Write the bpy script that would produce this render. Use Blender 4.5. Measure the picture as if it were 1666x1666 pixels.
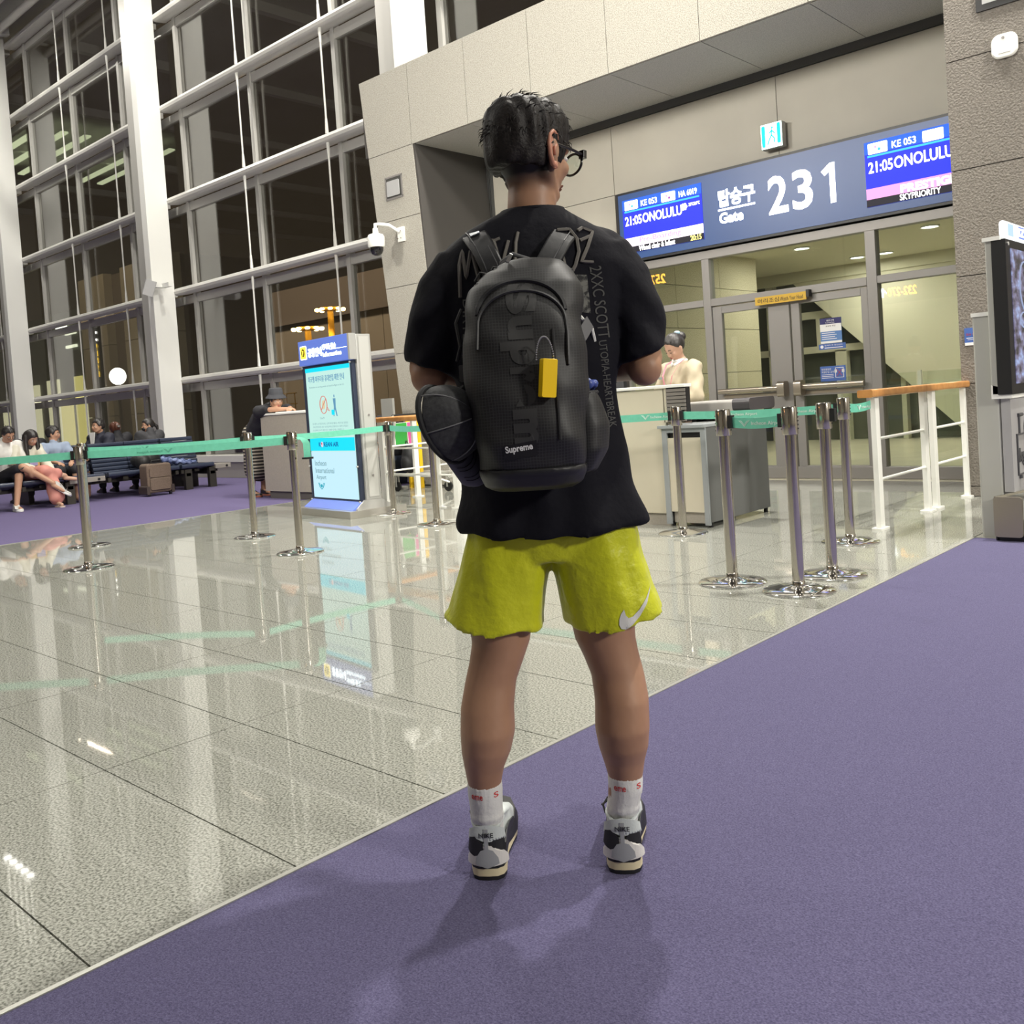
import bpy, bmesh, math, random
import numpy as np
from mathutils import Vector, Matrix, Euler
from mathutils.bvhtree import BVHTree
for _o in list(bpy.data.objects): bpy.data.objects.remove(_o)
C = bpy.context.scene.collection
SC = bpy.context.scene
R = math.radians
random.seed(7)
rng = random.Random(11)

# ------------------------------------------------------------------ camera
YAW, PIT, ROL = -.7479, -.0371, -.0675
_cy, _sy, _cp, _sp = math.cos(YAW), math.sin(YAW), math.cos(PIT), math.sin(PIT)
_f = Vector((_sy*_cp, _cy*_cp, _sp)); _r = Vector((_cy, -_sy, 0)); _u = _r.cross(_f)
_r2 = _r*math.cos(ROL) + _u*math.sin(ROL); _u2 = -_r*math.sin(ROL) + _u*math.cos(ROL)
cd = bpy.data.cameras.new('camera'); cam = bpy.data.objects.new('camera', cd); C.objects.link(cam)
cd.sensor_width = 36; cd.lens = 36*1516.5/1666; cd.shift_y = -125/1666
cd.clip_end = 600; cd.clip_start = .05
cam.matrix_world = Matrix(((_r2.x, _u2.x, -_f.x, 0), (_r2.y, _u2.y, -_f.y, 0), (_r2.z, _u2.z, -_f.z, 1.099), (0, 0, 0, 1)))
SC.camera = cam
# ------------------------------------------------------------------ world, exposure
w = bpy.data.worlds.new('night'); SC.world = w; w.use_nodes = True
w.node_tree.nodes['Background'].inputs[0].default_value = (.075, .056, .036, 1)
w.node_tree.nodes['Background'].inputs[1].default_value = .55
SC.view_settings.view_transform = 'Standard'; SC.view_settings.look = 'None'
SC.view_settings.exposure = 0.0; SC.view_settings.gamma = 1; SC.view_settings.use_curve_mapping = False

def area(name, loc, size, power, col=(1, .96, .88), rot=(0, 0, 0), shape='DISK', sy=None, spread=None):
    l = bpy.data.lights.new(name, 'AREA'); l.shape = shape; l.size = size; l.energy = power; l.color = col
    if sy: l.size_y = sy
    if spread: l.spread = spread
    o = bpy.data.objects.new(name, l); C.objects.link(o); o.location = loc; o.rotation_euler = rot
    return o
# high-bay lamps of the hall (bright row near the glass wall, broad panels added overhead as unseen fill)
for i, (x, y) in enumerate([(-4.6, 7.6), (1.2, 7.2)]):
    area('high_bay_light', (x, y, 11.0), .5, 1000)
for i, (x, y) in enumerate([(-10.5, 8.2), (-16, 6.6), (-23, 6.0)]):
    area('high_bay_light', (x, y, 11.0), .35, 400)
for i, (x, y) in enumerate([(-3, -1), (-12, -.5), (-21, -1), (6, -3), (-8, -7), (3, 3)]):
    area('ceiling_fill', (x, y, 11.1), 2.2, 115, (1, .97, .89), shape='SQUARE')
area('wall_fill', (-9.5, -.5, 5.8), 1.0, 215, (1, .96, .87), rot=(R(78), 0, R(-18)), shape='SQUARE', spread=R(130))  # added fills with no known fixture, brighten the gate wall and jamb reveal
area('wall_fill', (-5.6, 1.4, 5.8), 1.0, 130, (1, .96, .87), rot=(R(76), 0, R(2)), shape='SQUARE', spread=R(130))
area('wall_fill', (11.0, 3.0, 6.0), 1.2, 640, (1, .96, .87), rot=(R(76), 0, R(68)), shape='SQUARE', spread=R(120))
area('wall_fill', (-1.2, 4.6, 8.2), .8, 90, (1, .96, .87), rot=(R(54), 0, R(60)), shape='SQUARE', spread=R(75))
# boarding corridor behind the gate
for x, y in [(-6.1, 13.2), (-4.3, 13.2), (-6.1, 15.2), (-3.6, 15.2)]:
    area('corridor_light', (x, y, 3.02), .5, 27, (1, .96, .82))
# column uplights / spots on the glass-wall columns
def spot(name, loc, target, power, angle=30, blend=.6, col=(1, .97, .9), rad=.1):
    l = bpy.data.lights.new(name, 'SPOT'); l.energy = power; l.spot_size = R(angle); l.spot_blend = blend; l.color = col; l.shadow_soft_size = rad
    o = bpy.data.objects.new(name, l); C.objects.link(o); o.location = loc
    o.rotation_euler = (Vector(target)-Vector(loc)).to_track_quat('-Z', 'Y').to_euler(); return o
spot('column_spot', (-12.6, 5.6, 8.2), (-17.7, 9.1, 6.2), 290, 30, .9)
spot('column_spot', (-19.5, 4.6, 8.2), (-25.4, 9.1, 6.6), 120, 34, .9)
spot('column_spot', (-5.0, 5.4, 8.6), (-9.9, 9.1, 7.2), 380, 26, .9)
spot('glass_wall_spot', (-17.5, 3.8, 10.3), (-22.2, 9.4, 8.2), 900, 34, .8, (1, .98, .85))
# apron outside: sodium masts and lit walls
area('apron_light', (-56, 32, 24), 3, 5200, (1, .84, .66), rot=(R(38), 0, 0))
area('apron_light', (-31, 10.6, 15.5), 1.0, 1300, (1, .85, .62), rot=(R(12), 0, 0))
area('apron_light', (-75, 30, 24), 3, 4500, (1, .84, .66), rot=(R(38), 0, 0))

# ------------------------------------------------------------------ materials
MATS = {}
def mat(name, col=(.5, .5, .5), rough=.5, metal=0., spec=.5, emit=None, es=0., noise=None, bump=None, coat=0., trans=0., alpha=1., sheen=0.):
    """noise=(scale, colour2, low, high[, detail]) mixes a second colour; bump=(scale, strength, distance)"""
    if name in MATS: return MATS[name]
    m = bpy.data.materials.new(name); m.use_nodes = True; MATS[name] = m
    nt = m.node_tree; b = nt.nodes['Principled BSDF']
    b.inputs['Base Color'].default_value = (*col, 1); b.inputs['Roughness'].default_value = rough
    b.inputs['Metallic'].default_value = metal; b.inputs['Specular IOR Level'].default_value = spec
    b.inputs['Coat Weight'].default_value = coat; b.inputs['Transmission Weight'].default_value = trans; b.inputs['Alpha'].default_value = alpha
    b.inputs['Sheen Weight'].default_value = sheen
    if emit: b.inputs['Emission Color'].default_value = (*emit, 1); b.inputs['Emission Strength'].default_value = es
    tc = nt.nodes.new('ShaderNodeTexCoord')
    if noise:
        n = nt.nodes.new('ShaderNodeTexNoise'); n.inputs['Scale'].default_value = noise[0]
        n.inputs['Detail'].default_value = noise[4] if len(noise) > 4 else 3
        nt.links.new(tc.outputs['Object'], n.inputs['Vector'])
        r = nt.nodes.new('ShaderNodeValToRGB'); r.color_ramp.elements[0].position = noise[2]; r.color_ramp.elements[1].position = noise[3]
        r.color_ramp.elements[0].color = (*noise[1], 1); r.color_ramp.elements[1].color = (*col, 1)
        nt.links.new(n.outputs['Fac'], r.inputs['Fac']); nt.links.new(r.outputs['Color'], b.inputs['Base Color'])
    if bump:
        n2 = nt.nodes.new('ShaderNodeTexNoise'); n2.inputs['Scale'].default_value = bump[0]; n2.inputs['Detail'].default_value = 4
        nt.links.new(tc.outputs['Object'], n2.inputs['Vector'])
        bp = nt.nodes.new('ShaderNodeBump'); bp.inputs['Strength'].default_value = bump[1]; bp.inputs['Distance'].default_value = bump[2]
        nt.links.new(n2.outputs['Fac'], bp.inputs['Height']); nt.links.new(bp.outputs['Normal'], b.inputs['Normal'])
    return m
def emis(name, col, s=1.):
    return mat(name, (0, 0, 0), .6, emit=col, es=s)
def srgb(r, g, b):
    f = lambda c: (c/255/12.92) if c <= 10 else ((c/255+.055)/1.055)**2.4
    return (f(r), f(g), f(b))
def glass_mat(name, tint=(1, 1, 1), base=.07, edge=.75, power=4):
    m = bpy.data.materials.new(name); m.use_nodes = True; MATS[name] = m; nt = m.node_tree; nt.nodes.clear()
    out = nt.nodes.new('ShaderNodeOutputMaterial'); mix = nt.nodes.new('ShaderNodeMixShader')
    tr = nt.nodes.new('ShaderNodeBsdfTransparent'); tr.inputs[0].default_value = (*tint, 1)
    gl = nt.nodes.new('ShaderNodeBsdfGlossy'); gl.inputs['Roughness'].default_value = .005
    lw = nt.nodes.new('ShaderNodeLayerWeight'); lw.inputs[0].default_value = .5
    p = nt.nodes.new('ShaderNodeMath'); p.operation = 'POWER'; p.inputs[1].default_value = power
    ma = nt.nodes.new('ShaderNodeMath'); ma.operation = 'MULTIPLY_ADD'; ma.inputs[1].default_value = edge; ma.inputs[2].default_value = base
    nt.links.new(lw.outputs['Facing'], p.inputs[0]); nt.links.new(p.outputs[0], ma.inputs[0]); nt.links.new(ma.outputs[0], mix.inputs[0])
    nt.links.new(tr.outputs[0], mix.inputs[1]); nt.links.new(gl.outputs[0], mix.inputs[2]); nt.links.new(mix.outputs[0], out.inputs[0])
    return m

# ------------------------------------------------------------------ mesh builder
WORLD = set()
def setp(o, e):
    """parent o to e; children of a thing in WORLD are written in world coordinates"""
    if e is None: return o
    o.parent = e
    if e.name in WORLD: o.matrix_parent_inverse = (Matrix.Translation(e.location) @ e.rotation_euler.to_matrix().to_4x4()).inverted()
    return o
att = setp
def orient(d, up=(0, 0, 1)):
    d = Vector(d).normalized(); u = Vector(up)
    if abs(d.dot(u)) > .99: u = Vector((1, 0, 0)) if abs(d.x) < .9 else Vector((0, 1, 0))
    x = u.cross(d).normalized(); y = d.cross(x)
    return x, y, d
class MB:
    def __init__(s): s.v = []; s.f = []; s.m = []; s.cur = 0
    def add(s, vs, fs):
        o = len(s.v); s.v += [tuple(v) for v in vs]; s.f += [tuple(i+o for i in f) for f in fs]; s.m += [s.cur]*len(fs); return s
    def box(s, x0, x1, y0, y1, z0, z1, M=None):
        vs = [Vector((x, y, z)) for x in (x0, x1) for y in (y0, y1) for z in (z0, z1)]
        if M is not None: vs = [M @ v for v in vs]
        return s.add(vs, [(0, 1, 3, 2), (4, 6, 7, 5), (0, 4, 5, 1), (2, 3, 7, 6), (0, 2, 6, 4), (1, 5, 7, 3)])
    def rbox(s, x0, x1, y0, y1, z0, z1, r=.01, seg=3, axis='z', M=None, n=None):
        """box with rounded edges round one axis"""
        a = {'z': ((x0, x1), (y0, y1), (z0, z1)), 'y': ((x0, x1), (z0, z1), (y0, y1)), 'x': ((y0, y1), (z0, z1), (x0, x1))}[axis]
        (p0, p1), (q0, q1), (h0, h1) = a; r = min(r, (p1-p0)/2-1e-5, (q1-q0)/2-1e-5); pts = []
        for cx, cy, a0 in ((p1-r, q1-r, 0), (p0+r, q1-r, 90), (p0+r, q0+r, 180), (p1-r, q0+r, 270)):
            for k in range(seg+1):
                t = R(a0+90*k/seg); pts.append((cx+r*math.cos(t), cy+r*math.sin(t)))
        s.prism(pts, h0, h1, axis, M); return s
    def prism(s, pts, h0, h1, axis='z', M=None):
        def P(p, q, h):
            v = {'z': (p, q, h), 'y': (p, h, q), 'x': (h, p, q)}[axis]
            v = Vector(v); return M @ v if M is not None else v
        n = len(pts); vs = [P(p, q, h0) for p, q in pts]+[P(p, q, h1) for p, q in pts]
        fl = axis == 'y'
        fs = [tuple(range(n))[::-1] if not fl else tuple(range(n)), tuple(range(n, 2*n)) if not fl else tuple(range(n, 2*n))[::-1]]
        for i in range(n):
            j = (i+1) % n; q = (i, j, n+j, n+i); fs.append(q if not fl else q[::-1])
        return s.add(vs, fs)
    def cyl(s, p0, p1, r0, r1=None, n=14, cap=True):
        r1 = r0 if r1 is None else r1; p0 = Vector(p0); p1 = Vector(p1); x, y, d = orient(p1-p0)
        vs = [p0+x*r0*math.cos(2*math.pi*k/n)+y*r0*math.sin(2*math.pi*k/n) for k in range(n)]
        vs += [p1+x*r1*math.cos(2*math.pi*k/n)+y*r1*math.sin(2*math.pi*k/n) for k in range(n)]
        fs = [(k, (k+1) % n, n+(k+1) % n, n+k) for k in range(n)]
        if cap: fs += [tuple(range(n))[::-1], tuple(range(n, 2*n))]
        return s.add(vs, fs)
    def tube(s, pts, r, n=8, closed=False):
        pts = [Vector(p) for p in pts]; m = len(pts); rr = r if isinstance(r, (list, tuple)) else [r]*m; vs = []; px = None
        for i, p in enumerate(pts):
            a = pts[(i-1) % m] if (closed or i > 0) else p; b = pts[(i+1) % m] if (closed or i < m-1) else p
            d = (b-a).normalized()
            if px is None: x, y, _ = orient(d)
            else:
                x = (px-d*px.dot(d)); x = x.normalized() if x.length > 1e-6 else orient(d)[0]; y = d.cross(x)
            px = x
            vs += [p+x*rr[i]*math.cos(2*math.pi*k/n)+y*rr[i]*math.sin(2*math.pi*k/n) for k in range(n)]
        fs = []
        for i in range(m if closed else m-1):
            j = (i+1) % m
            fs += [(i*n+k, i*n+(k+1) % n, j*n+(k+1) % n, j*n+k) for k in range(n)]
        if not closed: fs += [tuple(range(n))[::-1], tuple(range((m-1)*n, m*n))]
        return s.add(vs, fs)
    def lathe(s, prof, c=(0, 0, 0), n=24, M=None):
        vs = []; fs = []; m = len(prof)
        for r, z in prof:
            for k in range(n):
                v = Vector((c[0]+max(r, 1e-5)*math.cos(2*math.pi*k/n), c[1]+max(r, 1e-5)*math.sin(2*math.pi*k/n), c[2]+z)); vs.append(M @ v if M is not None else v)
        for i in range(m-1): fs += [(i*n+k, i*n+(k+1) % n, (i+1)*n+(k+1) % n, (i+1)*n+k) for k in range(n)]
        fs += [tuple(range(n))[::-1], tuple(range((m-1)*n, m*n))]
        return s.add(vs, fs)
    def rings(s, rs, cap=True):
        """rs: list of equal-length point rings"""
        n = len(rs[0]); vs = [p for r in rs for p in r]; fs = []
        for i in range(len(rs)-1): fs += [(i*n+k, i*n+(k+1) % n, (i+1)*n+(k+1) % n, (i+1)*n+k) for k in range(n)]
        if cap: fs += [tuple(range(n))[::-1], tuple(range((len(rs)-1)*n, len(rs)*n))]
        return s.add(vs, fs)
    def ell(s, c, r, M=None, n=16, m=10):
        vs = []; fs = []; c = Vector(c)
        for i in range(1, m):
            t = math.pi*i/m
            for k in range(n):
                v = Vector((r[0]*math.sin(t)*math.cos(2*math.pi*k/n), r[1]*math.sin(t)*math.sin(2*math.pi*k/n), r[2]*math.cos(t)))
                vs.append(c+(M @ v if M is not None else v))
        top = Vector((0, 0, r[2])); bot = Vector((0, 0, -r[2]))
        vs += [c+(M @ top if M is not None else top), c+(M @ bot if M is not None else bot)]
        for i in range(m-2): fs += [(i*n+k, (i+1)*n+k, (i+1)*n+(k+1) % n, i*n+(k+1) % n) for k in range(n)]
        T = len(vs)-2; B = T+1
        fs += [(T, k, (k+1) % n) for k in range(n)]+[(B, (m-2)*n+(k+1) % n, (m-2)*n+k) for k in range(n)]
        return s.add(vs, fs)
    def strip(s, pts, wdir, wd, th):
        """ribbon with thickness along pts; wdir(i) width direction vector or constant"""
        rs = []; pts = [Vector(p) for p in pts]
        for i, p in enumerate(pts):
            a = pts[max(i-1, 0)]; b = pts[min(i+1, len(pts)-1)]; d = (b-a).normalized()
            W = Vector(wdir[i] if isinstance(wdir, list) else wdir).normalized(); N = d.cross(W).normalized()
            ww = wd[i] if isinstance(wd, (list, tuple)) else wd
            rs.append([p-W*ww/2-N*th/2, p+W*ww/2-N*th/2, p+W*ww/2+N*th/2, p-W*ww/2+N*th/2])
        return s.rings(rs)
    def build(s, name, m=None, parent=None, smooth=False, bevel=0, sub=0, ang=40):
        me = bpy.data.meshes.new(name); me.from_pydata([tuple(v) for v in s.v], [], s.f)
        ms = m if isinstance(m, (list, tuple)) else [m]
        for x in ms:
            if x: me.materials.append(x)
        if len(ms) > 1: me.polygons.foreach_set('material_index', s.m)
        bm = bmesh.new(); bm.from_mesh(me); bmesh.ops.recalc_face_normals(bm, faces=bm.faces); bm.to_mesh(me); bm.free()
        if smooth: shade(me, ang)
        o = bpy.data.objects.new(name, me); C.objects.link(o)
        setp(o, parent)
        if bevel:
            b = o.modifiers.new('bevel', 'BEVEL'); b.width = bevel; b.segments = 2; b.limit_method = 'ANGLE'
        if sub:
            b = o.modifiers.new('sub', 'SUBSURF'); b.levels = sub; b.render_levels = sub
        return o
def shade(me, ang=40):
    me.polygons.foreach_set('use_smooth', [True]*len(me.polygons))
    if ang < 180:
        try: me.set_sharp_from_angle(angle=R(ang))
        except Exception: pass
def tag(o, label=None, cat=None, group=None, kind=None):
    if label: o['label'] = label
    if cat: o['category'] = cat
    if group: o['group'] = group
    if kind: o['kind'] = kind
    return o
def empty(name, loc=(0, 0, 0), rz=0, label=None, cat=None, group=None, kind=None):
    o = bpy.data.objects.new(name, None); C.objects.link(o); o.location = loc; o.rotation_euler = (0, 0, rz); o.empty_display_size = .1
    return tag(o, label, cat, group, kind)
def wthing(name, loc, label, cat, group=None, rz=0):
    e = empty(name, loc, rz, label, cat, group); WORLD.add(e.name); return e
def copy_tree(o, parent=None):
    c = o.copy(); C.objects.link(c)
    if parent: c.parent = parent
    for ch in list(o.children): copy_tree(ch, c)
    return c
def remesh(mb, voxel, smooth_it=3, fac=.5):
    """union of closed overlapping shapes into one continuous skin"""
    me = bpy.data.meshes.new('tmp'); me.from_pydata([tuple(v) for v in mb.v], [], mb.f)
    bm = bmesh.new(); bm.from_mesh(me); bmesh.ops.recalc_face_normals(bm, faces=bm.faces); bm.to_mesh(me); bm.free()
    o = bpy.data.objects.new('tmp', me); C.objects.link(o)
    r = o.modifiers.new('r', 'REMESH'); r.mode = 'VOXEL'; r.voxel_size = voxel
    if smooth_it:
        s = o.modifiers.new('s', 'SMOOTH'); s.iterations = smooth_it; s.factor = fac
    dg = bpy.context.evaluated_depsgraph_get(); dg.update()
    res = bpy.data.meshes.new_from_object(o.evaluated_get(dg))
    bpy.data.objects.remove(o)
    return res
def skin(name, mb, m, parent, voxel=.012, it=3, disp=None, fac=.5):
    me = remesh(mb, voxel, it, fac); me.name = name; me.materials.clear()
    for x in (m if isinstance(m, (list, tuple)) else [m]): me.materials.append(x)
    if disp:
        n = len(me.vertices); co = np.empty(n*3); me.vertices.foreach_get('co', co); co = co.reshape(-1, 3)
        no = np.empty(n*3); me.vertices.foreach_get('normal', no); no = no.reshape(-1, 3)
        co = co+no*disp(co)[:, None]; me.vertices.foreach_set('co', co.ravel()); me.update()
    shade(me, 180)
    o = bpy.data.objects.new(name, me); C.objects.link(o)
    return setp(o, parent)
def text(name, s, m, parent=None, size=.1, width=None, height=None, ext=.002, M=None, align='LEFT', bold=0, shear=0, res=3):
    """lettering as thin solid mesh in its own xy plane (x right, y up), then moved by M"""
    cu = bpy.data.curves.new(name, 'FONT'); cu.body = s; cu.size = size; cu.extrude = ext; cu.resolution_u = res; cu.align_x = align
    cu.offset = bold; cu.shear = shear
    o = bpy.data.objects.new(name, cu); C.objects.link(o)
    dg = bpy.context.evaluated_depsgraph_get(); dg.update()
    me = bpy.data.meshes.new_from_object(o.evaluated_get(dg)); bpy.data.objects.remove(o); me.name = name
    n = len(me.vertices)
    if n:
        co = np.empty(n*3); me.vertices.foreach_get('co', co); co = co.reshape(-1, 3)
        mn = co.min(0); mx = co.max(0)
        if width: 
            c0 = {'LEFT': mn[0], 'CENTER': (mn[0]+mx[0])/2, 'RIGHT': mx[0]}[align]; co[:, 0] = (co[:, 0]-c0)*width/max(mx[0]-mn[0], 1e-6)
        if height: co[:, 1] = (co[:, 1]-mn[1])*height/max(mx[1]-mn[1], 1e-6)
        me.vertices.foreach_set('co', co.ravel())
    if M is not None: me.transform(M)
    me.materials.clear(); me.materials.append(m)
    o = bpy.data.objects.new(name, me); C.objects.link(o)
    return setp(o, parent)
def fmat(o, x, y):
    """matrix whose local x,y run along given directions from origin o"""
    x = Vector(x).normalized(); y = Vector(y).normalized(); z = x.cross(y); o = Vector(o)
    return Matrix(((x.x, y.x, z.x, o.x), (x.y, y.y, z.y, o.y), (x.z, y.z, z.z, o.z), (0, 0, 0, 1)))
def front(x, y, z): return fmat((x, y, z), (1, 0, 0), (0, 0, 1))     # facing -Y, text x runs +X
# ================================================================== materials used everywhere
granite = mat('granite_tile', (.40, .405, .36), .03, spec=.36, noise=(140, (.115, .118, .10), .33, .60, 4))
grout = mat('grout', (.16, .15, .12), .6)
granite_dim = mat('granite_slab', (.50, .50, .45), .10, noise=(95, (.24, .24, .21), .36, .6, 4))
carpet = mat('purple_carpet', (.142, .130, .235), .95, spec=.08, noise=(230, (.066, .060, .125), .3, .7, 3), bump=(420, .6, .004), sheen=.06)
carpet_far = mat('purple_carpet_far', (.13, .115, .215), .95, spec=.1, noise=(200, (.12, .095, .19), .3, .7, 2))
steel_trim = mat('trim_metal', (.42, .42, .38), .35, .5)
stone = mat('speckled_stone', (.46, .44, .385), .75, noise=(105, (.24, .225, .19), .35, .6, 4), bump=(160, .25, .004))
stone_rough = mat('rough_stone', (.23, .208, .18), .85, noise=(60, (.17, .152, .13), .35, .62, 4), bump=(55, .85, .02))
stone_gap = mat('stone_joint', (.06, .055, .05), .8)
panel_m = mat('beige_panel', (.50, .47, .40), .5, noise=(3, (.47, .44, .375), .3, .7))
dark_strip = mat('dark_grey_strip', (.075, .075, .075), .5)
alu = mat('grey_aluminium_frame', (.27, .255, .245), .42, .25)
alu_l = mat('light_aluminium', (.62, .62, .58), .38, .2)
chrome = mat('polished_steel', (.62, .58, .52), .13, 1.0)
chrome_b = mat('bright_steel_plate', (.80, .80, .79), .07, 1.0)
white_p = mat('white_paint', (.78, .78, .74), .4)
white_g = mat('white_gloss', (.85, .85, .80), .25)
black_p = mat('black_plastic', (.012, .012, .013), .4)
belt_m = mat('green_belt', (.16, .58, .42), .6, noise=(30, (.14, .52, .37), .3, .7))
belt_txt = mat('belt_print_white', (.75, .85, .8), .6)
belt_txt_d = mat('belt_print_dark', (.09, .36, .26), .6)
wood = mat('honey_wood', (.62, .30, .09), .35, noise=(14, (.50, .22, .06), .35, .7), coat=.3)
glassm = glass_mat('curtain_glass', (.80, .80, .78), .10, .85, 3.2)
glass_door = glass_mat('door_glass', (.93, .96, .93), .05, .6, 4)
cream = mat('cream_laminate', (.60, .55, .43), .45, noise=(4, (.57, .525, .41), .3, .7))
taupe = mat('taupe_laminate', (.40, .365, .31), .5, noise=(50, (.36, .33, .28), .3, .7))

# ================================================================== floor
floor = empty('floor', kind='structure')
MB().box(-45, 14, -16, 22, -.30, -.014).build('floor_slab', grout, floor)
# polished granite tiles, one object each: joints at the measured pitch
ys = [.735+.4985*k for k in range(-4, 19)]
xs = [-1.952, -3.03, -4.075, -5.12, -6.165, -7.21, -8.255, -9.3, -10.08]
tile_me = {}
for i in range(len(xs)-1):
    wx = xs[i]-xs[i+1]
    for j in range(len(ys)-1):
        key = round(wx, 3)
        if key not in tile_me:
            o = MB().box(-wx/2+.0022, wx/2-.0022, -.49925+.25+.0022, .49925-.25-.0022, -.014, 0).build('floor_tile', granite, floor); tile_me[key] = o.data
        else:
            o = bpy.data.objects.new('floor_tile', tile_me[key]); C.objects.link(o); o.parent = floor
        o.location = ((xs[i]+xs[i+1])/2, (ys[j]+ys[j+1])/2, 0)
# stone right of the carpet end and under the wall
for i, (x0, x1) in enumerate([(-1.948, -.9), (-.9, .15), (.15, 1.2), (1.2, 2.3)]):
    for k in range(3):
        y0 = 6.49+k*.97; MB().box(x0+.002, x1-.002, y0+.002, y0+.968, -.014, 0).build('floor_tile', granite, floor)
MB().box(-1.94, 14, -16, 6.46, -.014, .001).build('carpet_area', carpet, floor)
MB().box(-45, -10.105, -16, 9.25, -.014, .001).build('carpet_area', carpet_far, floor)
MB().box(-10.08, -1.95, -16, -1.26, -.014, 0).build('carpet_area', granite, floor)
o = MB().box(-1.952, -1.938, -16, 6.475, -.014, .004).box(-1.952, 14, 6.46, 6.475, -.014, .004).box(-10.105, -10.08, -16, 9.2, -.014, .003).build('trim_1', steel_trim); tag(o, kind='structure')
# corridor floor
MB().box(-10.5, 3, 9.71, 24, -.014, -.002).build('corridor_floor', mat('corridor_floor', (.72, .68, .52), .28, noise=(2.5, (.62, .58, .44), .3, .7)), floor)

# ================================================================== portal (stone gate surround)
wall = empty('wall_gate', kind='structure')
LX = lambda z: -10.46+(5.72-z)*.092-.0           # outer edge of the left jamb leans
IX = lambda z: -9.43+(4.64-z)*.062
YF, YB = 8.58, 9.98
zs = [0, .02, .94, 1.86, 2.78, 3.70, 4.64]
g = .004
def slab(poly, y0, y1, m=stone, name='stone_panel', bev=.0):
    return MB().prism(poly, y0, y1, 'y').build(name, m, wall)
for k in range(1, 6):
    z0, z1 = zs[k]+g, zs[k+1]-g
    slab([(LX(z0), z0), (IX(z0)-.001, z0), (IX(z1)-.001, z1), (LX(z1), z1)], YF, YF+.03)
    # reveal panel (faces +X)
    MB().add([(IX(z0)-.03, YF+.034, z0), (IX(z0), YF+.034, z0), (IX(z0), YB-.02, z0), (IX(z0)-.03, YB-.02, z0),
              (IX(z1)-.03, YF+.034, z1), (IX(z1), YF+.034, z1), (IX(z1), YB-.02, z1), (IX(z1)-.03, YB-.02, z1)],
             [(3, 2, 1, 0), (4, 5, 6, 7), (0, 1, 5, 4), (1, 2, 6, 5), (2, 3, 7, 6), (3, 0, 4, 7)]).build('stone_panel', stone, wall)
MB().add([(LX(0)+.012, YF+.01, 0), (IX(0)-.012, YF+.01, 0), (IX(0)-.012, YB-.02, 0), (LX(0)+.012, YB-.02, 0),
          (LX(5.7)+.012, YF+.01, 5.7), (IX(4.64)-.012, YF+.01, 5.7), (IX(4.64)-.012, YB-.02, 5.7), (LX(5.7)+.012, YB-.02, 5.7)],
         [(3, 2, 1, 0), (4, 5, 6, 7), (0, 1, 5, 4), (1, 2, 6, 5), (2, 3, 7, 6), (3, 0, 4, 7)]).build('jamb_core', stone_gap, wall)
# header panels and soffit panels
hx = [LX(4.64), -9.44, -8.36, -7.28, -6.14, -4.975, -3.81, -2.64, -1.5, -.3, .9, 2.1]
for i in range(len(hx)-1):
    x0, x1 = hx[i]+g, hx[i+1]-g
    if i == 0: slab([(LX(4.64)+.0, 4.644), (x1, 4.644), (x1, 5.72), (LX(5.72), 5.72)], YF, YF+.03)
    else: slab([(x0, 4.64), (x1, 4.64), (x1, 5.72), (x0, 5.72)], YF, YF+.03, stone)
    if 1 <= i <= 6: MB().box(x0, x1, YF+.034, YB-.03, 4.635, 4.66).build('stone_panel', mat('soffit_stone', (.50, .49, .46), .75, noise=(110, (.33, .32, .30), .35, .6, 3)), wall)
MB().box(LX(5.7)+.02, 2.2, YF+.012, YB+.1, 4.662, 5.70).build('header_core', stone_gap, wall)
# right jamb: rougher stone, horizontal joints
rz = [0, .09, .98, 1.90, 2.80, 3.72, 4.66]
for k in range(6):
    MB().box(-2.62, 2.2, YF, YF+.05, rz[k]+g, rz[k+1]-g).build('stone_panel', stone_rough, wall)
MB().box(-2.60, 2.2, YF+.02, YB-.02, 0, 4.66).build('jamb_core', stone_gap, wall)
# inner wall panels above and left of the sign
pz = 3.66
for (x0, x1, z0, z1) in [(-9.30, -7.16, pz, 4.54), (-7.16, -4.86, pz, 4.54), (-4.86, -2.60, pz, 4.54), (-9.30, -7.16, 2.76, pz), (-9.30, -7.16, 1.84, 2.76), (-9.30, -7.16, .92, 1.84), (-9.30, -7.16, .02, .92)]:
    MB().box(x0+g, x1-g, YB, YB+.03, z0+g, z1-g).build('wall_panel', panel_m, wall)
MB().box(-9.4, -2.5, YB+.012, YB+.1, 2.69, 4.62).box(-9.4, -7.13, YB+.012, YB+.1, 0, 2.7).build('wall_core', stone_gap, wall)
MB().box(-9.44, -2.6, YB-.03, YB+.02, 4.545, 4.64).build('shadow_gap', dark_strip, wall)
mb = MB()
for k in range(4): mb.box(-9.40+k*.03, -9.385+k*.03, YB-.05, YB, 0, 4.55)
mb.box(-9.41, -9.29, YB-.03, YB+.01, 0, 4.55); mb.build('ribbed_strip', dark_strip, wall)

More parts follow.
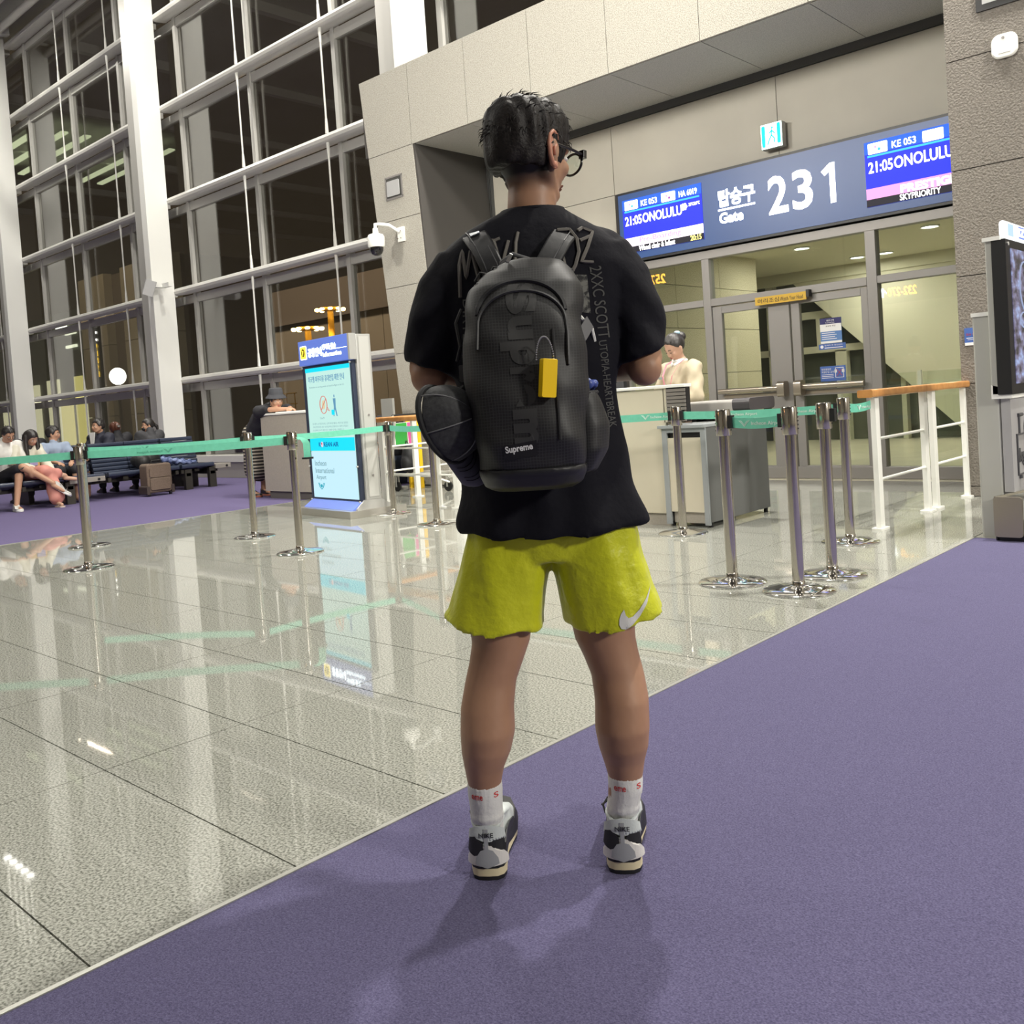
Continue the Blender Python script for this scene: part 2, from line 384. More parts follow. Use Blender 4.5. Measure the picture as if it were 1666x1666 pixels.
# ================================================================== gate screen: frames, doors, glass
gate = empty('window_1', kind='structure')
YG = 9.95
def fr(x0, x1, z0, z1, y0=YG-.05, y1=YG+.07, m=alu, name='frame_bar', par=None): 
    return MB().box(x0, x1, y0, y1, z0, z1).build(name, m, par or gate, bevel=.004)
fr(-7.14, -2.6, 2.63, 2.73); fr(-7.14, -2.6, 0, .13)
for x0, x1 in [(-7.14, -7.06), (-5.90, -5.80), (-3.92, -3.81), (-2.70, -2.6)]: fr(x0, x1, .13, 2.63)
for x0, x1 in [(-7.06, -5.90), (-3.81, -2.70)]: fr(x0, x1, 2.07, 2.15)
fr(-5.80, -3.92, 2.06, 2.15)
for (x0, x1, z0, z1) in [(-7.06, -5.9, .13, 2.07), (-7.06, -5.9, 2.15, 2.63), (-5.8, -3.92, 2.15, 2.63), (-3.81, -2.7, .13, 2.07), (-3.81, -2.7, 2.15, 2.63)]:
    MB().box(x0, x1, YG, YG+.012, z0, z1).build('pane', glass_door, gate)
for n, (x0, x1, hs) in enumerate([(-5.795, -4.82, 1), (-4.80, -3.925, -1)]):
    d = empty('door_%d' % (n+1), kind='structure')
    a, b2 = (x0+.12, x1-.27+.0) if hs > 0 else (x0+.10, x1-.075)
    if hs > 0: b2 = x1-.26
    MB().box(x0, a, YG-.03, YG+.03, .02, 2.05).box(b2, x1, YG-.03, YG+.03, .02, 2.05).box(a, b2, YG-.03, YG+.03, .02, .145).box(a, b2, YG-.03, YG+.03, 1.965, 2.05).box(a, b2, YG-.03, YG+.03, .93, 1.0).build('door_frame', alu, d, bevel=.004)
    MB().box(a, b2, YG-.004, YG+.006, .145, .93).box(a, b2, YG-.004, YG+.006, 1.0, 1.965).build('pane', glass_door, d)
    bar = MB().rbox(x0+.06, x1-.1, YG-.12, YG-.07, 1.005, 1.065, .02, axis='x').build('push_bar', mat('satin_bronze_steel', (.42, .37, .31), .3, .9), d, smooth=True) if hs > 0 else MB().rbox(x0+.1, x1-.06, YG-.12, YG-.07, 1.005, 1.065, .02, axis='x').build('push_bar', MATS['satin_bronze_steel'], d, smooth=True)
    hx0 = x1-.14 if hs > 0 else x0+.04
    MB().rbox(hx0, hx0+.085, YG-.16, YG-.03, .935, 1.11, .035, 4, axis='x').build('latch_box', MATS['satin_bronze_steel'], d, smooth=True)
    MB().box(x0+.1, x1-.1, YG-.035, YG-.03, .95, .985).build('bar_plate', MATS['satin_bronze_steel'], d)
MB().box(-4.57, -4.535, YG-.12, YG-.04, 2.02, 2.10).build('door_closer', black_p, gate)
# yellow head warning plate
t = tag(MB().box(-5.195, -4.575, 9.85, 9.87, 1.995, 2.085).build('warning_sign', mat('amber_plate', (.62, .38, .03), .45)), 'amber head warning plate across the top of the glass double door', 'sign')
ink = mat('black_ink', (.01, .01, .01), .5)
text('lettering', '머리조심', ink, t, .06, width=.26, height=.052, M=front(-5.16, 9.849, 2.012), ext=.001)
text('lettering', 'Watch Your Head', ink, t, .06, width=.27, height=.045, M=front(-4.885, 9.849, 2.012), ext=.001)

# door stickers
navy = mat('navy_print', (.02, .02, .12), .5); blue = mat('blue_print', (.055, .13, .42), .5); blue2 = mat('mid_blue_print', (.10, .22, .50), .5); wht = mat('white_print', (.80, .80, .80), .5); redp = mat('red_print', (.5, .05, .06), .5)
yS = 9.915
t = tag(MB().box(-4.465, -4.225, yS, yS+.006, 1.49, 1.765).build('notice', blue2), 'upper blue and white notice stuck on right door leaf', 'sticker')
MB().box(-4.465, -4.225, yS-.003, yS-.001, 1.70, 1.765).build('title_band', navy, t); MB().box(-4.465, -4.225, yS-.003, yS-.001, 1.62, 1.70).box(-4.465, -4.225, yS-.003, yS-.001, 1.49, 1.515).build('white_band', wht, t)
text('lettering', '제한구역', wht, t, .03, width=.085, height=.022, M=front(-4.39, yS-.004, 1.727), ext=.0005)
text('lettering', 'Restricted Area', wht, t, .03, width=.10, height=.012, M=front(-4.40, yS-.004, 1.709), ext=.0005)
text('lettering', '출입증 확인', ink, t, .03, width=.11, height=.016, M=front(-4.40, yS-.004, 1.67), ext=.0005)
for k in range(4): MB().box(-4.45, -4.30+.02*(k % 2), yS-.003, yS-.001, 1.60-k*.022, 1.607-k*.022).build('text_line', wht, t)
t = tag(MB().box(-4.49, -4.19, yS, yS+.006, 1.425, 1.485).build('notice', blue), 'narrow blue strip notice on right door leaf under a taller notice', 'sticker')
MB().cyl((-4.455, yS-.002, 1.455), (-4.455, yS-.004, 1.455), .018, n=16).build('round_mark', wht, t)
text('lettering', '관계자 외 출입금지', wht, t, .03, width=.20, height=.016, M=front(-4.425, yS-.003, 1.46), ext=.0005)
MB().box(-4.425, -4.22, yS-.003, yS-.001, 1.437, 1.445).build('text_line', wht, t)
t = tag(MB().box(-4.49, -4.205, yS, yS+.006, 1.075, 1.24).build('notice', blue), 'lowest blue notice with door pictogram on right door leaf', 'sticker')
text('lettering', '양문출입문', wht, t, .03, width=.11, height=.022, M=front(-4.475, yS-.002, 1.195), ext=.0005)
text('lettering', '화물반입 금지', wht, t, .03, width=.14, height=.022, M=front(-4.475, yS-.002, 1.165), ext=.0005)
for k in range(3): MB().box(-4.475, -4.34, yS-.003, yS-.001, 1.145-k*.018, 1.15-k*.018).build('text_line', wht, t)
MB().box(-4.32, -4.225, yS-.003, yS-.001, 1.215, 1.221).box(-4.32, -4.314, yS-.003, yS-.001, 1.11, 1.22).box(-4.231, -4.225, yS-.003, yS-.001, 1.11, 1.22).box(-4.32, -4.225, yS-.003, yS-.001, 1.11, 1.115).box(-4.328, -4.30, yS-.003, yS-.001, 1.165, 1.20).box(-4.245, -4.217, yS-.003, yS-.001, 1.165, 1.20).build('door_pictogram', wht, t)
m2 = MB(); 
for s in (1, -1): m2.strip([(-4.30, yS-.004, 1.165-s*.035), (-4.245, yS-.004, 1.165+s*.035)], (0, .3, 1), .008, .001)
m2.build('red_cross', redp, t)

# ================================================================== big gate sign
sg = wthing('gate_sign', (-4.82, 9.85, 2.75), 'long blue illuminated gate sign 231 above the glass doors', 'sign')
def S(o): return setp(o, sg)
S(MB().box(-7.045, -2.59, 9.85, 9.97, 2.745, 3.63).build('sign_frame', black_p))
S(MB().box(-7.015, -2.60, 9.842, 9.851, 2.775, 3.60).build('sign_face', mat('sign_blue', (.025, .06, .18), .35, emit=(.06, .13, .33), es=.28)))
lit = emis('lit_white', (1, .98, .95), 6.5); lit_w = emis('lit_warm_white', (1, .90, .78), 5.0); YS = 9.841
S(text('lettering', '탑승구', lit, None, .2, width=.47, height=.20, M=front(-5.585, YS, 3.185), bold=.006))
S(MB().box(-5.595, -5.12, YS-.003, YS, 3.145, 3.165).build('underline', lit))
S(text('lettering', 'Gate', lit, None, .2, width=.31, height=.125, M=front(-5.585, YS, 2.995), bold=.006))
S(text('lettering', '2', lit_w, None, .5, width=.235, height=.42, M=front(-4.955, YS, 2.985), bold=.010))
S(text('lettering', '3', lit_w, None, .5, width=.235, height=.43, M=front(-4.665, YS, 2.98), bold=.010))
S(MB().prism([(-4.175, 2.985), (-4.175, 3.41), (-4.225, 3.41), (-4.325, 3.335), (-4.29, 3.285), (-4.235, 3.325), (-4.235, 2.985)], YS-.003, YS, 'y').build('numeral_one', lit_w))
dwhite = emis('display_white', (1, 1, 1), 3.0); dblue = emis('display_blue', (.02, .04, .95), 1.1); dblue2 = emis('display_mid_blue', (.02, .16, .95), 1.1)
dcyan = emis('display_cyan', (.05, .55, 1), 1.4); dpink = emis('display_pink', (1, .42, .85), 1.25); dyel = emis('display_yellow', (1, .9, .25), 2.0); dblk = emis('display_black', (.01, .008, .02), 1)
dpinkw = emis('display_pink_white', (1, .86, .97), 2.2)
for (x0, x1, fl2, code2) in [(-6.95, -5.80, 1, 'HA 6019'), (-3.845, -2.66, 0, '')]:
    YD = YS-.002
    d = S(MB().box(x0, x1, YD-.004, YD, 2.86, 3.525).build('display_panel', dblue))
    MB().box(x0, x1, YD-.007, YD-.005, 3.40, 3.525).build('display_row', dblue2, d)
    MB().box(x0+.03, x1-.03, YD-.009, YD-.007, 3.365, 3.385).build('display_line', dcyan, d)
    MB().box(x0, x1, YD-.008, YD-.005, 2.935, 3.045).build('display_row', dpinkw if fl2 else dpink, d)
    MB().box(x0, x1, YD-.008, YD-.005, 2.86, 2.935).build('display_row', dblk, d)
    for q, lx in enumerate((x0+.04, x0+.59)):
        MB().rbox(lx, lx+.20, YD-.011, YD-.008, 3.395, 3.505, .01, axis='y').build('logo_plate', dwhite, d)
        if fl2 or q == 0:
            MB().rbox(lx+.10, lx+.13, YD-.013, YD-.011, 3.42, 3.45, .01, axis='y').build('logo_mark', dcyan if q == 0 else emis('display_purple', (.5, .1, .6), 1), d)
            MB().rbox(lx+.065, lx+.09, YD-.013, YD-.011, 3.45, 3.475, .01, axis='y').build('logo_mark', dpink, d)
    text('lettering', 'KE 053', dwhite, d, .1, width=.24, height=.072, M=front(x0+.285, YD-.009, 3.41), bold=.0012)
    if fl2: text('lettering', code2, dwhite, d, .1, width=.25, height=.072, M=front(x0+.84, YD-.009, 3.41), bold=.0012)
    W = .25
    text('lettering', '21:05', dwhite, d, .1, width=W, height=.115, M=front(x0+.035, YD-.009, 3.20), bold=.0015)
    text('lettering', 'ONOLULU', dwhite, d, .1, width=.57, height=.12, M=front(x0+.05+W, YD-.009, 3.20), bold=.0015)
    if fl2:
        mm = MB()
        for k in range(6):
            t_ = R(60*k); mm.ell((x0+.905+.028*math.cos(t_), YD-.010, 3.285+.028*math.sin(t_)), (.018, .002, .018), n=8, m=6)
        mm.ell((x0+.905, YD-.010, 3.285), (.028, .002, .028), n=8, m=6); mm.build('weather_mark', dwhite, d)
        text('lettering', '28°C/24°C', dwhite, d, .05, width=.15, height=.04, M=front(x0+.97, YD-.009, 3.28), bold=.001)
        text('lettering', 'Pre-Boarding', dpink, d, .1, width=.6, height=.085, M=front(x0+.24, YD-.011, 2.95), bold=.001)
        text('lettering', 'Wheel chair & Infant', dwhite, d, .1, width=.53, height=.065, M=front(x0+.22, YD-.011, 2.865), bold=.002)
        text('lettering', '20:15', dyel, d, .1, width=.15, height=.065, M=front(x0+.97, YD-.011, 2.865), bold=.002)
    else:
        text('lettering', 'PRESTIGE', dwhite, d, .1, width=.55, height=.085, M=front(x0+.35, YD-.011, 2.94), bold=.004)
        text('lettering', 'SKYPRIORITY', dwhite, d, .1, width=.40, height=.062, M=front(x0+.34, YD-.011, 2.866), bold=.0012)
# exit sign
t = wthing('exit_sign', (-4.85, 9.98, 3.68), 'green and white running man exit sign above the gate sign', 'sign')
att(MB().box(-5.01, -4.755, 9.86, 9.95, 3.725, 4.0).build('sign_case', mat('exit_case', (.6, .6, .58), .4)), t)
att(MB().box(-5.005, -4.76, 9.852, 9.86, 3.73, 3.995).build('lit_face', emis('exit_white', (.75, 1, .95), 4.5)), t)
gm = emis('exit_green', (0, .75, .62), 1.6)
att(MB().rbox(-4.995, -4.955, 9.846, 9.852, 3.745, 3.98, .012, axis='y').build('green_band', gm), t)
att(MB().rbox(-4.81, -4.77, 9.846, 9.852, 3.76, 3.985, .012, axis='y').build('green_band', gm), t)
rm = MB().ell((-4.868, 9.848, 3.945), (.012, .004, .013)); 
for a, b in [((-4.872, 3.928), (-4.878, 3.865)), ((-4.878, 3.865), (-4.915, 3.80)), ((-4.915, 3.80), (-4.925, 3.765)), ((-4.878, 3.865), (-4.845, 3.825)), ((-4.845, 3.825), (-4.85, 3.78)), ((-4.872, 3.915), (-4.905, 3.89)), ((-4.872, 3.915), (-4.835, 3.875))]:
    rm.cyl((a[0], 9.848, a[1]), (b[0], 9.848, b[1]), .007, n=6)
att(rm.build('running_figure', gm), t)
# ================================================================== curtain wall, columns, ceiling
cw = empty('window_2', kind='structure')
Yt = 9.3; YGl = 9.62
tz = [.42, 2.02, 3.79, 5.60, 7.43, 9.22, 11.0]
frame_m = mat('curtain_frame', (.50, .49, .46), .4, .2)
tran_m = mat('transom_white', (.66, .65, .61), .35, .1)
colx = [-10.0, -17.8, -25.5, -33.2, -40.9]
# bays between columns; transom shelves split at columns
bays = [(-17.6, -10.2), (-25.3, -18.0), (-33.0, -25.7), (-40.7, -33.4), (-9.8, -2.0)]
for bi, (a, b) in enumerate(bays):
    lo = 4 if bi == 4 else 0
    for k, z in enumerate(tz):
        if k == 0 or (bi == 4 and z < 5.5): continue
        # rounded front cap, deep shelf, thin dark groove, glazing rail
        p = [(Yt+.06, z-.14), (Yt+.015, z-.115), (Yt, z-.07), (Yt+.015, z-.025), (Yt+.06, z), (YGl-.02, z), (YGl-.02, z-.11), (Yt+.10, z-.14)]
        MB().prism(p, a, b, 'x').build('transom', tran_m, cw, smooth=True, ang=35)
    for k in range(len(tz)-1):
        if bi == 4 and tz[k] < 5.5: continue
        MB().box(a-.2, b+.2, YGl-.04, YGl+.05, tz[k+1]-.30, tz[k+1]-.14).build('glazing_rail', frame_m, cw)
# mullions stand every 2.5 m regardless of the columns; one pane per opening; tie rods hang in front of them
mx_ = [-12.25-2.5*k for k in range(-4, 12)]
for i, x in enumerate(mx_):
    zb = 5.5 if x > -10 else .42
    MB().box(x-.048, x+.048, YGl-.06, YGl+.06, zb, 11.0).build('mullion', frame_m, cw)
    if i+1 < len(mx_):
        for k in range(len(tz)-1):
            z0, z1 = tz[k], tz[k+1]
            if x < -9 or z0 > 5.5: MB().box(mx_[i+1]+.048, x-.048, YGl, YGl+.014, z0-.02, z1-.16).build('pane', glassm, cw)
    if min(abs(x-c) for c in colx) > .9:
        for k in range(1, len(tz)):
            z0 = tz[k-1]; z1 = tz[k]-.14
            if x > -10 and z0 < 5.5: continue
            yr = Yt+.07; xr = x-.06
            MB().cyl((xr, yr, z0), (xr, yr, z1), .016, n=8).cyl((xr, yr, z0), (xr, yr, z0+.24), .03, .02, n=8).cyl((xr, yr, z1-.24), (xr, yr, z1), .02, .03, n=8).build('tie_rod', tran_m, cw, smooth=True)
# low kerb with light top, along the glass
for bi, (a, b) in enumerate(bays[:4]):
    MB().box(a-.2, b+.2, Yt-.02, YGl+.06, 0, .30).build('kerb', mat('kerb_grey', (.33, .31, .29), .6), cw)
    MB().box(a-.2, b+.2, Yt-.06, YGl+.06, .30, .42).build('kerb_cap', tran_m, cw)
for i, x in enumerate(colx):
    c = empty('trim_%d' % (i+2), kind='structure')
    MB().box(x, x+.22, 8.86, 9.32, 0, 11.3).build('column_face', white_p, c, bevel=.006)
    MB().box(x-.40, x, 8.93, 9.32, 0, 11.3).build('column_web', frame_m, c)
MB().box(-10.2, -9.98, 9.0, 9.6, 0, 11.3)
# ceiling and back of the hall
ceil_m = mat('ceiling_grey', (.42, .42, .40), .7, noise=(.8, (.36, .36, .34), .3, .7))
o = tag(MB().box(-45, 14, -16, 9.9, 11.3, 11.5).build('ceiling', ceil_m), kind='structure')
for k in range(12): MB().box(-45+k*5, -44.8+k*5, -16, 9.3, 11.05, 11.3).build('ceiling_beam', mat('ceiling_beam_white', (.55, .55, .52), .5), o)
MB().cyl((-45, 8.9, 10.95), (2, 8.9, 10.95), .09, n=12).build('ceiling_pipe', tran_m, o, smooth=True)
MB().cyl((-45, 8.5, 11.1), (2, 8.5, 11.1), .05, n=10).build('ceiling_pipe', tran_m, o, smooth=True)
wallm = mat('hall_wall', (.50, .47, .40), .7)
tag(MB().box(-45, 14, -16.2, -16, 0, 11.3).build('wall_back', wallm), kind='structure')
tag(MB().box(14, 14.2, -16, 9.9, 0, 11.3).build('wall_right', wallm), kind='structure')
tag(MB().box(-45.2, -45, -16, 9.9, 0, 11.3).build('wall_left', wallm), kind='structure')
tag(MB().box(2.2, 14, 9.5, 9.9, 0, 11.3).build('wall_far', wallm), kind='structure')

# lit ceiling strips deep in the hall; the high panes at the left edge mirror them
for k in range(7):
    MB().box(-37.5, -31.5, 2.1+k*.75, 2.32+k*.75, 10.9, 10.96).build('ceiling_strip_light', emis('strip_light', (.90, 1, .62), 1.6), o)
# flood lamps over the hall (their discs mirror in the polished floor)
lampw = emis('lamp_white', (1, .97, .9), 14)
for k in range(5):
    t = wthing('ceiling_spotlight', (-24.3+k*.36, 7.45, 9.0), ('leftmost', 'second', 'middle', 'fourth', 'rightmost')[k]+' white round spotlight of the row of five under the hall ceiling', 'lamp', 'row of five ceiling spotlights')
    MB().cyl((-24.3+k*.36, 7.45, 9.0), (-24.3+k*.36, 7.45, 9.09), .08, n=16).build('lamp_disc', lampw, t)
    MB().lathe([(.13, .02), (.13, .12), (.03, .16), (.02, 2.3)], (-24.3+k*.36, 7.45, 9.0)).build('lamp_body', white_p, t, smooth=True)

# surveillance box on the nearer free column
t = wthing('column_speaker', (-17.45, 8.8, 3.75), 'grey box speaker on an arm on the tall white column', 'speaker')
mm = Matrix.Translation((-17.46, 8.74, 3.77)) @ Euler((R(-18), R(8), R(-25))).to_matrix().to_4x4()
MB().rbox(-.16, .16, -.10, .10, -.16, .14, .02, M=mm).build('speaker_box', mat('mid_grey_paint', (.42, .42, .42), .5), t)
MB().box(-17.40, -17.10, 8.95, 9.03, 3.76, 3.84).box(-17.50, -17.36, 8.80, 9.0, 3.77, 3.83).build('arm', white_p, t)

# ================================================================== outside the glass: apron at night
tan = mat('tan_render', (.34, .28, .20), .85, noise=(.5, (.30, .25, .18), .3, .7))
tan_d = mat('dark_tan_render', (.17, .135, .10), .85)
t = wthing('terminal_building', (-50, 45, -3), 'long tan terminal wing across the dark apron outside the glass', 'building')
for k in range(14):
    MB().box(-84+k*5.0, -79.05+k*5.0, 45, 45.4, -3, 8.6).build('wall_panel', tan, t)
MB().box(-84, -14, 45.2, 52, -3, 8.5).build('building_core', tan_d, t)
MB().box(-84, -14, 44.6, 52, 8.6, 9.0).build('roof_edge', tan_d, t)
MB().box(-84, -14, 49, 56, 9.0, 12.5).build('upper_storey', tan_d, t)
t = wthing('annex_building', (-33, 15, -3), 'beige panelled annex wall close outside the glass behind the seats', 'building')
for i, (x0, x1) in enumerate([(-34.6, -32.5), (-31.2, -30.1), (-30.06, -29.0), (-28.96, -27.6)]):
    for k in range(3): MB().box(x0, x1, 14.6, 14.9, -1+k*2.5+.01, 1.49+k*2.5).build('wall_panel', mat('annex_beige', (.46, .39, .28), .8, noise=(1.5, (.42, .36, .26), .3, .7)), t)
MB().box(-34.6, -27.6, 14.91, 18, -3, 6.45).build('building_core', tan_d, t)
gl1 = emis('shop_window_glow', (1, .96, .62), 1.25); gl2 = emis('shop_window_yellow', (1, .90, .30), 1.1)
t = wthing('lit_shop_building', (-39, 15, -1), 'lit glazed shop building outside the glass at far left', 'building')
MB().box(-48, -34.7, 14.8, 19, -1, 5.6).build('building_core', mat('shop_dark', (.10, .11, .09), .6), t)
for i, (x0, x1, z0, z1, mm) in enumerate([(-43.5, -42.2, .4, 2.3, gl1), (-42.0, -40.9, .4, 3.1, gl1), (-40.7, -39.4, .4, 3.0, gl1), (-38.5, -37.4, .4, 3.1, gl1), (-37.3, -36.3, .4, 2.3, gl2), (-35.9, -35.2, .4, 3.1, gl2), (-35.1, -34.75, .4, 2.6, gl1)]):
    MB().box(x0, x1, 14.7, 14.78, z0, z1).build('lit_window', mm, t)
lamp_strip = emis('tube_light', (.95, 1, .75), 2.2)
for i, (x, z) in enumerate([(-38.6, 5.2), (-37.2, 5.0), (-36.4, 4.2), (-36.4, 4.7)]):
    MB().box(x, x+.9, 14.70, 14.78, z, z+.10).build('tube_light', lamp_strip, t)
t = wthing('globe_lamp', (-29.9, 13.6, -1), 'round glowing white globe lamp outside the glass', 'lamp')
MB().ell((-29.8, 13.6, 2.74), (.26, .26, .28)).build('globe', emis('globe_white', (1, 1, .92), 6), t, smooth=True)
MB().cyl((-29.8, 13.6, -1), (-29.8, 13.6, 2.5), .05).build('post', tan_d, t)
t = wthing('vertical_neon_sign', (-31.6, 13.7, 1), 'narrow yellow vertical neon sign glowing outside the glass', 'sign')
MB().box(-31.75, -31.35, 13.75, 13.85, .0, 4.6).build('sign_board', black_p, t)
neon = emis('neon_yellow', (1, .62, .03), 5)
for k, ch in enumerate('면세점안내'): text('lettering', ch, neon, t, .2, width=.24, height=.19, M=front(-31.68, 13.73, 3.75-k*.23))
for k in range(3): MB().box(-31.72, -31.45, 13.70, 13.74, 4.05+k*.24, 4.11+k*.24).build('lamp_bar', lampw, t)
tag(MB().box(-140, 30, 9.7, 140, -3.4, -3.0).build('apron_ground', mat('apron_concrete', (.08, .07, .055), .9)), kind='structure')
# sodium light masts
yel = mat('yellow_mast', (.75, .42, .04), .5); sod = emis('sodium_lamp', (1, .68, .22), 30)
def mast(x, y, top, lab):
    t = wthing('light_mast', (x, y, -3), lab, 'light mast')
    MB().cyl((x, y, -3), (x, y, top), .24, .17, n=12).build('pole', emis('lit_yellow_pole', (1, .60, .10), .8) if False else yel, t, smooth=True)
    MB().lathe([(.45, 0), (.66, .08), (.66, .16), (.2, .22)], (x, y, top-.1), n=16).build('lamp_ring', yel, t)
    for k in range(10):
        a = 2*math.pi*k/10; MB().ell((x+.78*math.cos(a), y+.78*math.sin(a), top-.04), (.15, .15, .08), n=10, m=6).build('lamp_head', sod, t)
mast(-42.4, 30, 5.75, 'shorter yellow sodium light mast outside, left of the pair'); mast(-44.3, 33, 7.1, 'taller yellow sodium light mast outside, right of the pair')
for x, y, z in ((-42.4, 30, 5.75), (-44.3, 33, 7.1)):
    for q in (-1, 1): spot('mast_fill', (x+.7*q+.3, y-.75, z-.1), (x, y, z-3.6), 1500, 50, .6, (1, .66, .25), .15)  # extra spots added to brighten the poles below the lamp heads
    spot('mast_fill', (x+.3, y-1.6, z-4.5), (x, y, z-4.0), 260, 70, .6, (1, .66, .25), .15)
t = wthing('service_railing', (-44, 28, -3), 'yellow service railing on a gantry outside at the foot of the light masts', 'railing')
mb = MB()
for z in (1.2, 1.7, 2.25): mb.cyl((-46.5, 28, z), (-41.0, 28, z), .03, n=6)
for k in range(8): mb.cyl((-46.4+k*.75, 28, .8), (-46.4+k*.75, 28, 2.25), .03, n=6)
mb.build('rail_bars', yel, t); MB().box(-46.6, -40.9, 27.6, 28.4, .6, .8).box(-44, -43.8, 27.9, 28.1, -3, .6).build('deck', tan_d, t)

# ================================================================== corridor behind the gate
cor = empty('wall_corridor', kind='structure')
cst = mat('corridor_stone', (.62, .57, .42), .7, noise=(70, (.45, .41, .29), .35, .6))
for k, (z0, z1) in enumerate([(0, .62), (.62, 1.30), (1.30, 1.95), (1.95, 2.55), (2.55, 3.1)]):
    for j, (y0, y1) in enumerate([(10.1, 11.2), (11.2, 12.4), (12.4, 13.55)]):
        MB().box(-7.25, -7.10, y0+.004, y1-.004, z0+.004, z1-.004).build('stone_panel', cst, cor)
MB().box(-7.2, -7.13, 10.0, 13.55, 0, 3.2).build('wall_core', stone_gap, cor)
cce = mat('corridor_cream', (.62, .59, .46), .7)
MB().box(-10.5, 3, 10.08, 16.0, 3.06, 3.2).build('corridor_ceiling', cce, cor)
MB().box(-10.5, 3, 15.95, 16.1, 2.86, 3.2).build('ceiling_edge', cce, cor)
MB().add([(-7.86, 16, 3.04), (3, 16, 3.04), (3, 16, 0), (-4.75, 16, 0), (-7.86, 16.1, 3.04), (3, 16.1, 3.04), (3, 16.1, 0), (-4.75, 16.1, 0)], [(0, 1, 2, 3), (7, 6, 5, 4), (0, 4, 5, 1), (1, 5, 6, 2), (2, 6, 7, 3), (3, 7, 4, 0)]).build('raking_wall', cce, cor)
MB().box(3, 3.1, 10, 24, 0, 3.1).build('end_wall', cce, cor)
MB().box(-10.6, -10.5, 10, 24, 0, 3.1).build('end_wall', cce, cor)
MB().box(-10.5, 3, 22.9, 23, -.1, 4).build('end_wall', mat('corridor_far_dark', (.14, .15, .12), .4), cor)
# pale mullions of the far glazing under the raking wall
for (x0, x1, z0, z1) in [(-7.9, -6.3, 2.20, 2.33), (-8.5, -4.6, 1.58, 1.70), (-7.35, -7.27, 1.7, 2.2), (-7.02, -6.82, 0, 1.6), (-8.3, -8.15, 0, 3), (-5.9, -5.82, 0, 1.6)]:
    MB().box(x0, x1, 16.15, 16.3, z0, z1).build('far_mullion', cce, cor)
MB().box(-10.4, 0, 16.4, 16.44, 0, 3.06).build('far_glass', mat('far_dark_glass', (.10, .11, .09), .15), cor)
tagd = emis('downlight_disc', (1, .98, .9), 12)
for k, (x, y) in enumerate([(-6.16, 13.2), (-4.33, 13.19), (-6.15, 15.2), (-5.69, 15.2), (-4.0, 15.2), (-2.4, 13.2), (-7.9, 14.6)]):
    t = wthing('downlight', (x, y, 3.05), ['white corridor downlight above the glass doors, in the row nearest the gate', 'white corridor downlight seen through the top right pane, nearest the gate', 'white corridor downlight of the back row above the left door leaf', 'white corridor downlight of the back row beside the frame post', 'white corridor downlight of the back row in the right pane', 'white corridor downlight hidden behind the right stone pillar', 'white corridor downlight at the left, near the end of the stone corridor wall'][k], 'lamp', 'corridor downlights')
    MB().cyl((x, y, 3.05), (x, y, 3.056), .10, n=16).build('lamp_disc', tagd, t); MB().tube([(x+.115*math.cos(2*math.pi*k2/20), y+.115*math.sin(2*math.pi*k2/20), 3.052) for k2 in range(20)], .012, 6, closed=True).build('lamp_ring', white_p, t)
# a glass balustrade with steel posts in the corridor
t = wthing('glass_balustrade', (-4.6, 13.4, 0), 'low clear glass balustrade with slim posts in the corridor beyond the doors', 'railing')
for k in range(3): MB().box(-6.0+k*1.2, -4.9+k*1.2, 14.0, 14.02, .15, 1.12).build('glass_panel', glass_door, t)
for k in range(4): MB().box(-6.07+k*1.2, -6.02+k*1.2, 13.98, 14.04, 0, 1.14).build('post', alu_l, t)
t = wthing('corridor_whiteboard', (-4.9, 15.95, 1.2), 'pale blank board on the cream corridor wall, seen through the right pane', 'board')
MB().box(-4.25, -3.35, 15.9, 15.98, 1.3, 2.0).build('board_face', mat('pale_board', (.72, .74, .62), .4), t); MB().box(-4.28, -3.32, 15.93, 15.99, 1.27, 2.03).build('board_frame', alu_l, t)

# hanging direction sign inside the hall, mirrored by the gate glass
hs_c = mat('sign_dark', (.05, .055, .06), .4); amb = emis('amber_lit', (1, .42, .04), 26); lw_ = emis('white_lit', (.9, .95, 1), 26)
def hang_sign(x, z, lab, txt, wd, arrow_x, hh=.2):
    t = wthing('hanging_direction_sign', (x, -1.5, z), lab, 'sign')
    MB().box(x-1.6, x+1.6, -1.62, -1.52, z-.25, z+.25).cyl((x-1.2, -1.57, z+.2), (x-1.2, -1.57, 11.2), .02, n=6).cyl((x+1.2, -1.57, z+.2), (x+1.2, -1.57, 11.2), .02, n=6).build('sign_case', hs_c, t)
    text('lettering', txt, amb, t, .2, width=wd, height=hh, M=fmat((x+.42, -1.51, z-hh/2), (-1, 0, 0), (0, 0, 1)), bold=.004)
    ax = arrow_x; b = z-.10
    MB().prism([(ax-.02, b), (ax+.02, b), (ax+.02, b+.13), (ax+.07, b+.08), (ax+.095, b+.10), (ax, b+.21), (ax-.095, b+.10), (ax-.07, b+.08), (ax-.02, b+.13)], -1.515, -1.505, 'y').build('arrow', lw_, t)
hang_sign(-7.80, 2.96, 'hanging dark direction sign 232-270 in the hall, mirrored in the right gate pane', '232-270', .64, -8.13)
hang_sign(-14.3, 4.1, 'hanging dark direction sign 257 in the hall, mirrored in the left gate pane', '257', .5, -14.9, .26)
